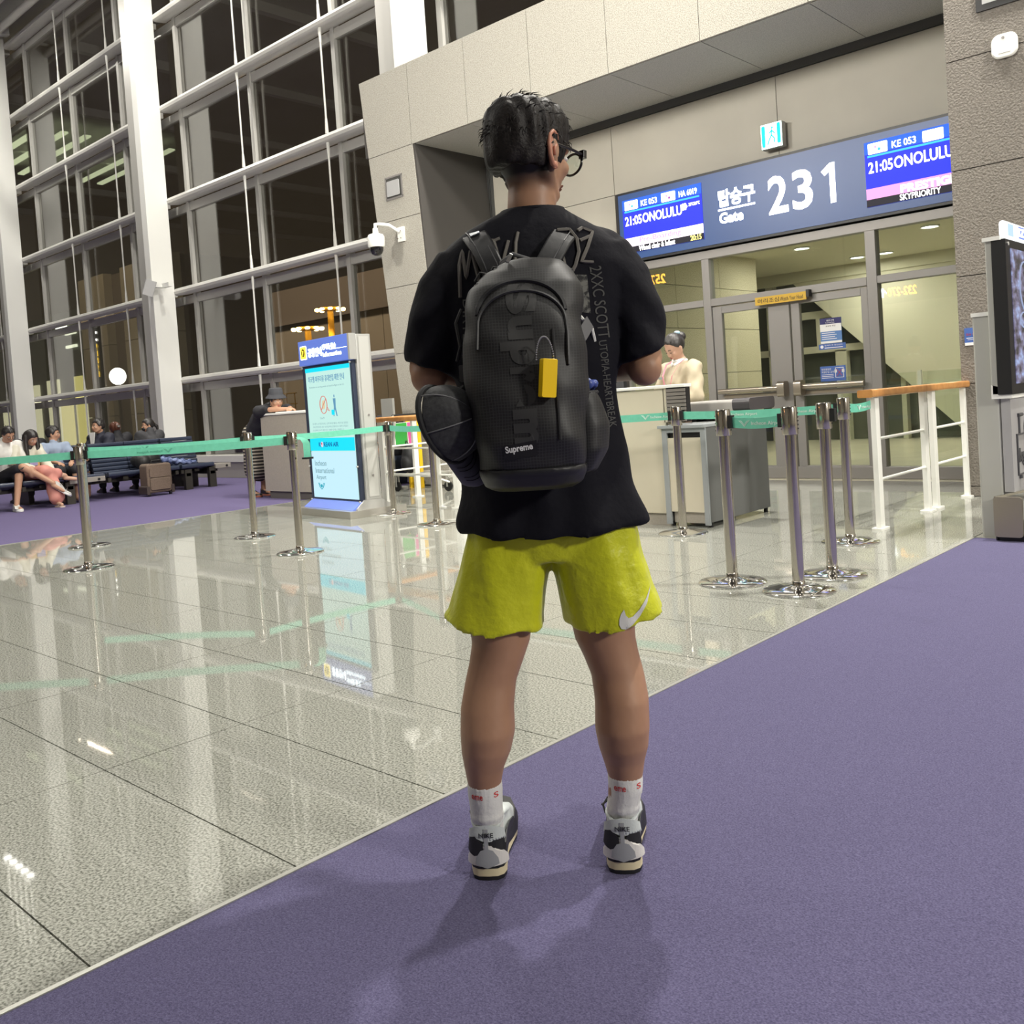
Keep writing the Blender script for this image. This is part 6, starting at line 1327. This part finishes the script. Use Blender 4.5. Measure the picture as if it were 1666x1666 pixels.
cream_m = mat('cream_midsole', (.66, .58, .38), .55); blk = mat('shoe_black', (.012, .012, .013), .5); sgrey = mat('shoe_grey', (.30, .31, .33), .45); swht = mat('shoe_white', (.66, .64, .62), .5); spink = mat('shoe_offwhite', (.62, .55, .52), .5); slg = mat('shoe_light_grey', (.52, .56, .56), .6, bump=(200, .3, .002))
def runner(u, v, yaw, mir):
    Ms = Matrix.Translation((u, v, 0)) @ Matrix.Rotation(yaw, 4, 'Z') @ Matrix.Diagonal((1.0, 1.0, 1.16, 1))
    # footprint as (x, y), heel at y=0, flared heel
    F = [(0, -.016), (.022, -.014), (.036, -.004), (.0415, .015), (.039, .05), (.037, .10), (.044, .15), (.051, .19), (.049, .235), (.034, .272), (.008*mir+.0, .288), (-.026, .275), (-.043, .24), (-.047, .19), (-.041, .15), (-.036, .10), (-.039, .05), (-.0415, .015), (-.036, -.004), (-.022, -.014)]
    def Rg(z, k, ky=1., dy=0., zf=None): return [Ms @ V((x*k, y*ky+dy, z+(zf(y) if zf else 0))) for x, y in F]
    toe = lambda y: .012*max(0, (y-.2)/.09)**2
    sh = MB().rings([Rg(.0, .93), Rg(.003, .97), Rg(.010, .985)]).build('running_shoe', blk, man, smooth=True, ang=50)
    wav = lambda y: .006*math.sin(y*26+.4)+toe(y)*.6
    MB().rings([Rg(.009, .985), Rg(.016, 1.0, zf=lambda y: toe(y)), Rg(.028, .985, zf=wav), Rg(.034, .94, zf=wav)]).build('midsole', cream_m, sh, smooth=True, ang=50)
    # black wave plate round the heel
    MB().rings([Rg(.022, .97, .985, .001), Rg(.026, 1.035, 1.0, -.001, wav), Rg(.040, 1.01, .99, .001, wav), Rg(.052, .90, .965, .005, wav)]).build('black_midsole_plate', blk, sh, smooth=True, ang=50)
    def up(z, k, ky, dy, zf=None): return Rg(z, k, ky, dy, zf)
    MB().rings([up(.040, .88, .95, .008), up(.055, .86, .93, .008, lambda y: -.005*max(0, y-.15)/.1), up(.072, .80, .90, .007, lambda y: -.10*max(0, y-.13)), up(.088, .76, .84, .006, lambda y: -.16*max(0, y-.11)), up(.100, .72, .55, .006, lambda y: -.05*max(0, y-.05)), up(.104, .62, .50, .010, lambda y: -.05*max(0, y-.05))]).build('upper', slg, sh, smooth=True, ang=70)
    # back of the heel, layer by layer, as bent plates round the heel curve
    def plate(nm, mt, outline, off):
        """outline in (angle deg from straight back, z); wraps the heel"""
        bm = bmesh.new(); vs = [bm.verts.new((a/1000, 0, z)) for a, z in outline]; bm.faces.new(vs); bmesh.ops.triangulate(bm, faces=bm.faces)
        for _ in range(3):
            es = [e for e in bm.edges if e.calc_length() > .009]
            if es: bmesh.ops.subdivide_edges(bm, edges=es, cuts=1); bmesh.ops.triangulate(bm, faces=bm.faces)
        for v_ in bm.verts:
            a = R(v_.co.x*1000); z = v_.co.z; k = 1.0-max(0, z-.035)*2.7+off
            rx = .0405*k; ry = .026*k
            v_.co = Ms @ V((rx*math.sin(a)*1.02, .012+max(0, z-.05)*.02-ry*math.cos(a)-.0015*1, z))
        me = bpy.data.meshes.new(nm); bm.to_mesh(me); bm.free(); me.materials.append(mt); o = bpy.data.objects.new(nm, me); C.objects.link(o); o.parent = sh
        md = o.modifiers.new('thick', 'SOLIDIFY'); md.thickness = .003; md.offset = -1; return o
    plate('white_heel_foam', swht, [(-85, .045), (-60, .058), (-35, .060), (-15, .070), (0, .072), (15, .070), (35, .060), (60, .058), (85, .045), (85, .034), (0, .030), (-85, .034)], .10)
    plate('grey_heel_clip', sgrey, [(-32, .048), (-18, .062), (0, .066), (18, .062), (32, .048), (34, .036), (0, .028), (-34, .036)], .17)
    plate('black_heel_panel', blk, [(-80, .060), (-70, .084), (-40, .088), (-12, .076), (-8, .056), (-40, .050), (-60, .054)], .12)
    plate('black_heel_panel', blk, [(80, .060), (70, .084), (40, .088), (12, .076), (8, .056), (40, .050), (60, .054)], .12)
    plate('grey_heel_tab', sgrey, [(-5, .050), (-7, .104), (7, .104), (5, .050)], .17)
    hc_ = plate('light_heel_counter', slg, [(-85, .078), (-80, .098), (-40, .108), (0, .112), (40, .108), (80, .098), (85, .078), (40, .086), (0, .078), (-40, .086)], .11)
    tx = text('heel_lettering', 'NIKE', blk, sh, .02, width=.034, height=.009, M=Ms @ Matrix.Translation((-.0165, -.0195, .0885)) @ Matrix(((1, 0, 0, 0), (0, 0, -1, 0), (0, 1, 0, 0), (0, 0, 0, 1))), ext=.0004, bold=.0002)
    # collar rim and lace loops
    MB().tube([Ms @ V((.034*math.cos(2*math.pi*k/22), .034+.046*math.sin(2*math.pi*k/22), .103+.006*math.cos(4*math.pi*k/22))) for k in range(22)], .0055, 8, closed=True).build('collar_rim', slg, sh, smooth=True)
    lc = MB()
    for k in range(4): lc.tube([Ms @ V((-.024, .095+k*.022, .088-k*.009)), Ms @ V((0, .098+k*.022, .098-k*.009)), Ms @ V((.024, .095+k*.022, .088-k*.009))], .003, 6)
    lc.tube([Ms @ V((-.0, .09, .10)), Ms @ V((-.035, .085, .118)), Ms @ V((-.045, .07, .108)), Ms @ V((-.04, .06, .095))], .0026, 6).tube([Ms @ V((-.0, .09, .10)), Ms @ V((-.03, .10, .11)), Ms @ V((-.05, .09, .10))], .0026, 6)
    lc.build('lace', blk, sh, smooth=True)
    for s_ in (-1, 1): MB().strip([Ms @ V((s_*.0385, .03, .050)), Ms @ V((s_*.038, .08, .058)), Ms @ V((s_*.040, .13, .055)), Ms @ V((s_*.044, .18, .045))], (0, 0, 1), .020, .003).build('black_side_panel', blk, sh)
runner(-.155, -.018, R(-4), -1); runner(.158, -.026, R(-7), 1)

# phone in his hands
ph = tag(MB().rbox(-.03, .05, .33, .34, 1.17, 1.33, .01, axis='y').build('mobile_phone', black_p, None), 'dark mobile phone held in front of the man in black, hidden by his body', 'phone')
ph.matrix_world = Matrix.Translation(MAN) @ Matrix.Rotation(MR, 4, 'Z')
# ================================================================== backpack, cap, tag
bp = empty('black_backpack', MAN, MR, 'black ripstop backpack with grid weave and vertical dark lettering, worn by the man in black', 'backpack')
rip = bpy.data.materials.new('ripstop_nylon'); rip.use_nodes = True; nt = rip.node_tree; bs = nt.nodes['Principled BSDF']; bs.inputs['Roughness'].default_value = .55
tc = nt.nodes.new('ShaderNodeTexCoord'); sx = nt.nodes.new('ShaderNodeSeparateXYZ'); nz = nt.nodes.new('ShaderNodeTexNoise'); nz.inputs['Scale'].default_value = 9
va = nt.nodes.new('ShaderNodeVectorMath'); va.operation = 'MULTIPLY_ADD'; va.inputs[1].default_value = (.012, .012, .012)
nt.links.new(tc.outputs['Object'], nz.inputs['Vector']); nt.links.new(nz.outputs['Color'], va.inputs[0]); nt.links.new(tc.outputs['Object'], va.inputs[2]); nt.links.new(va.outputs[0], sx.inputs[0])
def lines(sock, sc, th):
    a = nt.nodes.new('ShaderNodeMath'); a.operation = 'MULTIPLY'; a.inputs[1].default_value = sc; nt.links.new(sock, a.inputs[0])
    f_ = nt.nodes.new('ShaderNodeMath'); f_.operation = 'FRACT'; nt.links.new(a.outputs[0], f_.inputs[0])
    l = nt.nodes.new('ShaderNodeMath'); l.operation = 'LESS_THAN'; l.inputs[1].default_value = th; nt.links.new(f_.outputs[0], l.inputs[0]); return l.outputs[0]
l1 = lines(sx.outputs['X'], 175, .20); l2 = lines(sx.outputs['Z'], 175, .20)
mxx = nt.nodes.new('ShaderNodeMath'); mxx.operation = 'MAXIMUM'; nt.links.new(l1, mxx.inputs[0]); nt.links.new(l2, mxx.inputs[1])
mc = nt.nodes.new('ShaderNodeMix'); mc.data_type = 'RGBA'; nt.links.new(mxx.outputs[0], mc.inputs['Factor']); mc.inputs['A'].default_value = (.0055, .0055, .0062, 1); mc.inputs['B'].default_value = (.021, .021, .022, 1)
nt.links.new(mc.outputs['Result'], bs.inputs['Base Color'])
web = mat('black_webbing', (.013, .013, .014), .7, bump=(400, .4, .002)); web_l = mat('grey_webbing', (.075, .075, .08), .55); nyl = mat('smooth_black_nylon', (.009, .009, .011), .5, bump=(20, .25, .006)); zipm = mat('zip_metal', (.55, .55, .55), .3, .9)
c = MB()
BC = .008
def br_(z, u, v, a, d, e=3.2): return ring(z, u, v, a, d, e, 48)
c.rings([br_(.925, .004, -.215, .070, .070, 2.4), br_(.935, .004, -.235, .092, .100), br_(.965, .006, -.250, .105, .125), br_(1.02, .008, -.255, .114, .135), br_(1.12, .006, -.250, .121, .132), br_(1.22, .006, -.240, .122, .122), br_(1.28, .010, -.228, .119, .112), br_(1.325, .014, -.215, .112, .100, 3.0), br_(1.358, .022, -.200, .094, .080, 2.7), br_(1.380, .032, -.188, .065, .058, 2.5), br_(1.388, .036, -.185, .035, .035, 2.2)])
def pk(p): 
    x, z = p[:, 0], p[:, 2]
    return .0045*np.sin(z*34+x*55+np.sin(z*20))*np.clip((np.abs(x-.006)-.050)*18, 0, 1)+.0018*np.sin(z*60+x*35)
pack = skin('pack_body', c, rip, bp, .0065, 4, disp=pk); pt_ = bvh(pack)
# right hand mesh pocket, bottom panel, top hood
c = MB(); c.rings([ring(.945, .105, -.225, .030, .070, 2.4, 30), ring(.99, .120, -.225, .042, .085, 2.4, 30), ring(1.04, .122, -.222, .046, .088, 2.4, 30), ring(1.09, .115, -.22, .040, .082, 2.4, 30), ring(1.105, .112, -.22, .036, .078, 2.4, 30)])
skin('side_pocket', c, rip, bp, .006, 3, disp=lambda p: .0025*np.sin(p[:, 2]*25+p[:, 1]*70)); MB().tube([V((.112+.037*math.cos(2*math.pi*k/20), -.22+.079*math.sin(2*math.pi*k/20), 1.105)) for k in range(20)], .004, 6, closed=True).build('pocket_binding', web, bp, smooth=True)
c = MB(); c.rings([br_(.918, .008, -.215, .085, .085, 2.6), br_(.930, .008, -.235, .100, .118, 2.8), br_(.955, .008, -.248, .109, .131, 3), br_(.968, .008, -.25, .110, .131, 3)])
skin('base_panel', c, nyl, bp, .006, 3)
# hood seam over the front panel: arched welt
def arch(off): return [V((.004+.085*math.cos(a), 0, 1.245+.065*math.sin(a)+off)) for a in [math.pi*k/22 for k in range(23)]]
def on_pack(p, off=.003):
    hit = pt_.ray_cast(V((p.x, -.9, p.z)), V((0, 1, 0)), 3); return V((p.x, (hit[0].y if hit[0] is not None else -.2)-off, p.z))
MB().tube([on_pack(p) for p in [V((-.085, 0, 1.20))]+arch(0)[::-1]+[V((.090, 0, 1.22)), V((.088, 0, 1.16))]], .0035, 6).build('panel_seam', nyl, bp, smooth=True)
MB().tube([on_pack(p, .002) for p in arch(.022)[::-1]], .005, 6).build('hood_welt', nyl, bp, smooth=True)
MB().tube([on_pack(V((.062, 0, z)), .002) for z in np.linspace(1.23, 1.02, 16)], .0028, 6).build('side_zip', web, bp)
# vertical shiny lettering running down, then the small box label
let = mat('tonal_letter_print', (.038, .038, .038), .42, spec=.35)
yy = 1.325
for ch, hh, wd in (('S', .062, .060), ('u', .045, .048), ('p', .045, .060), ('r', .030, .046), ('e', .042, .046), ('m', .072, .046), ('e', .042, .046)):
    up_ = .062 if ch in 'S' else .046
    # rotated a quarter turn: the letter top points right, its run goes down
    x0 = -.018+(yy-1.325)*-.0 ; xb = -.030+.12*(1.325-yy)*0
    Mx = Matrix.Translation((-.024 if ch != 'p' else -.040, -.5, yy)) @ Matrix.Rotation(R(90), 4, 'Y') @ Matrix(((1, 0, 0, 0), (0, 0, -1, 0), (0, 1, 0, 0), (0, 0, 0, 1)))
    o = text('letter_print', ch, let, None, .1, width=hh, height=wd if ch != 'p' else .066, ext=0, M=Mx, bold=.0055, res=5)
    bm = bmesh.new(); bm.from_mesh(o.data); bmesh.ops.triangulate(bm, faces=bm.faces)
    for _ in range(3):
        es = [e for e in bm.edges if e.calc_length() > .012]
        if es: bmesh.ops.subdivide_edges(bm, edges=es, cuts=1); bmesh.ops.triangulate(bm, faces=bm.faces)
    bm.to_mesh(o.data); bm.free(); o.parent = bp; drape(o, pt_, .0016); yy -= hh*1.02+.003
    if yy < 1.03: break
lb = flat_poly('box_label', [(-.045, .985), (.018, .993), (.017, 1.022), (-.046, 1.014)], mat('label_black', (.004, .004, .004), .5), bp, .01); drape(lb, pt_, .0020)
flat_text('label_lettering', 'Supreme', mat('label_white', (.75, .75, .74), .6), bp, pt_, .02, .052, .017, -.0415, .996, -6, .0006, .0030)
# shoulder straps over the T-shirt
def over(pts, off=.010):
    out = []
    for x, y, z, mode in pts: out.append(V((x, y, z)))
    return out
for s_, P4_ in ((-1, [(-.040, -.150, 1.350), (-.052, -.140, 1.39), (-.068, -.118, 1.43), (-.084, -.075, 1.462), (-.092, -.03, 1.476), (-.098, .03, 1.468), (-.102, .09, 1.42), (-.100, .135, 1.33), (-.095, .145, 1.22)]), (1, [(.055, -.150, 1.355), (.070, -.140, 1.39), (.095, -.118, 1.43), (.118, -.075, 1.462), (.130, -.03, 1.478), (.138, .03, 1.470), (.14, .09, 1.42), (.14, .135, 1.33), (.135, .145, 1.22)])):
    W_ = (1, 0, 0)
    MB().strip(P4_, (s_*-.0+1, .0, -s_*.35), [.050, .050, .052, .056, .058, .058, .056, .052, .045], .014).build('shoulder_strap', nyl, bp, smooth=True, bevel=.004)
    for k_ in (-.015, .012): MB().strip([(p[0]+k_, p[1]-.0075, p[2]+.004) for p in P4_[:5]], (1, 0, -s_*.35), .002, .001).build('strap_stitching', web_l, bp)
    MB().strip([(P4_[3][0]-.0, P4_[3][1]-.012, P4_[3][2]+.004), (P4_[4][0], P4_[4][1]-.004, P4_[4][2]+.011)], (1, 0, -s_*.35), .022, .002).build('reflective_patch', mat('reflective_patch', (.28, .30, .33), .25, .4), bp)
    sw_ = [(s_*.105+.02, .12, 1.22), (s_*.16+.03, .02, 1.14), (s_*.13+.02, -.10, 1.06), (s_*.10+.01, -.16, 1.0)]
    MB().strip(sw_, (0, 0, 1), .022, .002).build('adjuster_webbing', web, bp)
MB().strip([(-.117, -.155, 1.10), (-.117, -.17, 1.16), (-.113, -.19, 1.20)], (1, 0, 0), .024, .003).build('side_webbing', web, bp); MB().rbox(-.133, -.105, -.185, -.165, 1.145, 1.180, .003, axis='y').build('side_buckle', web_l, bp)
MB().strip([(.150, -.135, 1.255), (.128, -.20, 1.225), (.107, -.285, 1.205), (.095, -.325, 1.195)], (.5, -.2, -1), .028, .003).build('compression_strap', web_l, bp); MB().tube([(.128, -.14, 1.27), (.155, -.12, 1.24), (.160, -.11, 1.215)], .004, 6).build('zip_pull_cord', white_p, bp)
# haul loop, zip and cords on top
MB().tube([(-.03, -.19, 1.365), (-.03, -.19, 1.385), (-.005, -.19, 1.402), (.03, -.19, 1.388), (.065, -.19, 1.365), (.075, -.20, 1.345)], .0045, 8).build('haul_loop', web_l, bp, smooth=True)
mb = MB(); rg = random.Random(5)
for k in range(7):
    a = V((-.085+.028*k, -.22-.01*rg.random(), 1.335+.028*math.sin((k+1)/8*math.pi))); mb.tube([a, a+V((.012, -.01, .016)), a+V((.03, -.006, .012)), a+V((.036, 0, -.004))], .0026, 6)
mb.tube([(-.105, -.20, 1.30), (-.09, -.235, 1.325), (-.06, -.25, 1.348), (-.02, -.25, 1.365), (.02, -.25, 1.372), (.06, -.24, 1.362)], .0042, 8); mb.build('zip_cord', web, bp, smooth=True)
for a in ((-.075, -.262, 1.335, 25), (-.012, -.25, 1.385, 60), (.0, -.262, 1.362, 10)): MB().rbox(-.010, .010, -.003, .003, -.0035, .0035, .002, M=Matrix.Translation(a[:3]) @ Matrix.Rotation(R(-a[3]), 4, 'Y')).build('zip_puller', zipm, bp)
MB().tube([(-.122, -.14, 1.30), (-.135, -.15, 1.27), (-.128, -.16, 1.22), (-.138, -.15, 1.19)], .004, 6).build('load_cord', web, bp)
mb = MB().ell((.115, -.235, 1.118), (.030, .028, .016)).ell((.130, -.255, 1.122), (.020, .015, .012)); o = skin('tissue_pack', mb, mat('blue_white_wrapper', (.05, .08, .30), .35, noise=(55, (.6, .65, .75), .40, .46)), None, .005, 2, disp=lambda p: .003*np.sin(p[:, 0]*240+p[:, 1]*160))
tag(o, 'crumpled blue and white wrapper poking out of the backpack side pocket', 'wrapper'); o.matrix_world = Matrix.Translation(MAN) @ Matrix.Rotation(MR, 4, 'Z')
# yellow tag on a ball chain
tg = empty('yellow_tag', MAN, MR, 'bright yellow block key tag hanging on a ball chain from the backpack', 'tag')
MB().rbox(-.0145, .0145, -.010, .010, -.036, .036, .003, 3, axis='y', M=Matrix.Translation((.046, -.395, 1.136)) @ Matrix.Rotation(R(6), 4, 'Y') @ Matrix.Rotation(R(20), 4, 'Z')).build('tag_block', mat('tag_yellow', (.95, .62, .0), .35), tg, smooth=True, bevel=.002)
mb = MB()
for k in range(30):
    a = math.pi*k/29; mb.ell((.043-.016*math.cos(a), -.392, 1.172+.042*math.sin(a)), (.0018, .0018, .0018), n=6, m=4)
mb.build('ball_chain', zipm, tg)
# grey cap clipped to the pack: brim hangs down
cp = empty('baseball_cap', MAN, MR, 'charcoal baseball cap hanging brim down from the left side of the backpack', 'cap')
capm = mat('charcoal_twill', (.044, .045, .047), .8, noise=(120, (.024, .025, .027), .3, .7), bump=(150, .3, .003)); capb = mat('brim_twill_lit', (.15, .152, .155), .8); capi = mat('cap_inside', (.010, .010, .011), .8)  # brim twill lightened: light falling on the brim is put into its colour
zc = V((.875, -.46, .17)).normalized(); yc = V((.45, .62, -.65)); yc = (yc-zc*yc.dot(zc)).normalized(); xc = yc.cross(zc)
CM = Matrix(((xc.x, yc.x, zc.x, -.164), (xc.y, yc.y, zc.y, -.270), (xc.z, yc.z, zc.z, 1.060), (0, 0, 0, 1)))
c = MB(); rs = []
for i in range(13):
    t_ = i/12*math.pi/2; rr_ = math.cos(t_)**.75 if i < 12 else .03; zz = .076*math.sin(t_)
    rs.append([CM @ V((.068*rr_*math.cos(2*math.pi*k/40)*(1+.05*math.sin(4*2*math.pi*k/40)*math.sin(t_)), .088*rr_*math.sin(2*math.pi*k/40), zz)) for k in range(40)])
c.rings(rs); crown = skin('crown', c, capm, cp, .005, 3, disp=lambda p: .0035*np.sin(p[:, 2]*34+p[:, 0]*40))
MB().tube([CM @ V((.0685*math.cos(2*math.pi*k/36), .0885*math.sin(2*math.pi*k/36), -.001)) for k in range(36)], .006, 8, closed=True).build('sweatband', capi, cp, smooth=True)
for a_ in range(6):
    t0 = math.pi*a_/3+.5; MB().tube([CM @ V((.0692*math.cos(t0)*math.cos(t_)**.75, .0892*math.sin(t0)*math.cos(t_)**.75, .0780*math.sin(t_))) for t_ in [math.pi/2*k/9 for k in range(9)]], .0014, 5).build('crown_seam', capb, cp)
MB().ell(CM @ V((0, 0, .077)), (.006, .006, .006)).build('crown_button', capm, cp, smooth=True)
br_s = []
for i in range(9):
    f_ = i/8; row = []
    for k in range(17):
        a = -1+2*k/16; xw = .062*a*(1-.06*f_); y0 = .088*math.sqrt(max(0, 1-(xw/.0685)**2)); yl_ = y0+(.092-.012*a*a+(.088-y0)*.6)*f_*math.sqrt(max(.05, 1-.45*abs(a)**3))
        row.append((xw, yl_, -.0-.020*a*a*0-.006*f_-.014*(a*a)*(.35+.65*f_)))
    br_s.append(row)
vs = []; fs = []
for off in (0, -.004):
    for row in br_s:
        for p in row: vs.append(CM @ V((p[0], p[1], p[2]+off)))
N = 9*17
for i in range(8):
    for k in range(16):
        a = i*17+k; fs += [(a, a+1, a+18, a+17), (N+a+17, N+a+18, N+a+1, N+a)]
for k in range(16): fs += [(8*17+k, 8*17+k+1, N+8*17+k+1, N+8*17+k), (k+1, k, N+k, N+k+1)]
for i in range(8): fs += [(i*17, (i+1)*17, N+(i+1)*17, N+i*17), ((i+1)*17+16, i*17+16, N+i*17+16, N+(i+1)*17+16)]
MB().add(vs, fs).build('brim', capb, cp, smooth=True, ang=60)
for q in (.25, .45, .65, .85): MB().tube([CM @ V((br_s[int(8*q)][k][0], br_s[int(8*q)][k][1], br_s[int(8*q)][k][2]+.0008)) for k in range(1, 16)], .0007, 4).build('brim_stitching', capi, cp)
mb = MB()
for ln in ([(-.012, .0), (-.008, .014), (-.002, .0)], [(.002, .0), (.002, .014), (.010, .012), (.004, .008), (.012, .002)], [(.014, .0), (.018, .014)]): mb.tube([CM @ V((-.060+z_*.0, .060+x_, .010+z_)) for x_, z_ in ln], .0022, 5)
mb.build('white_embroidery', mat('embroidery_white', (.7, .7, .68), .8), cp)
MB().strip([(-.125, -.20, 1.135), (-.14, -.215, 1.125), (-.15, -.225, 1.115)], (0, 1, .3), .02, .003).build('cap_strap', capi, cp)
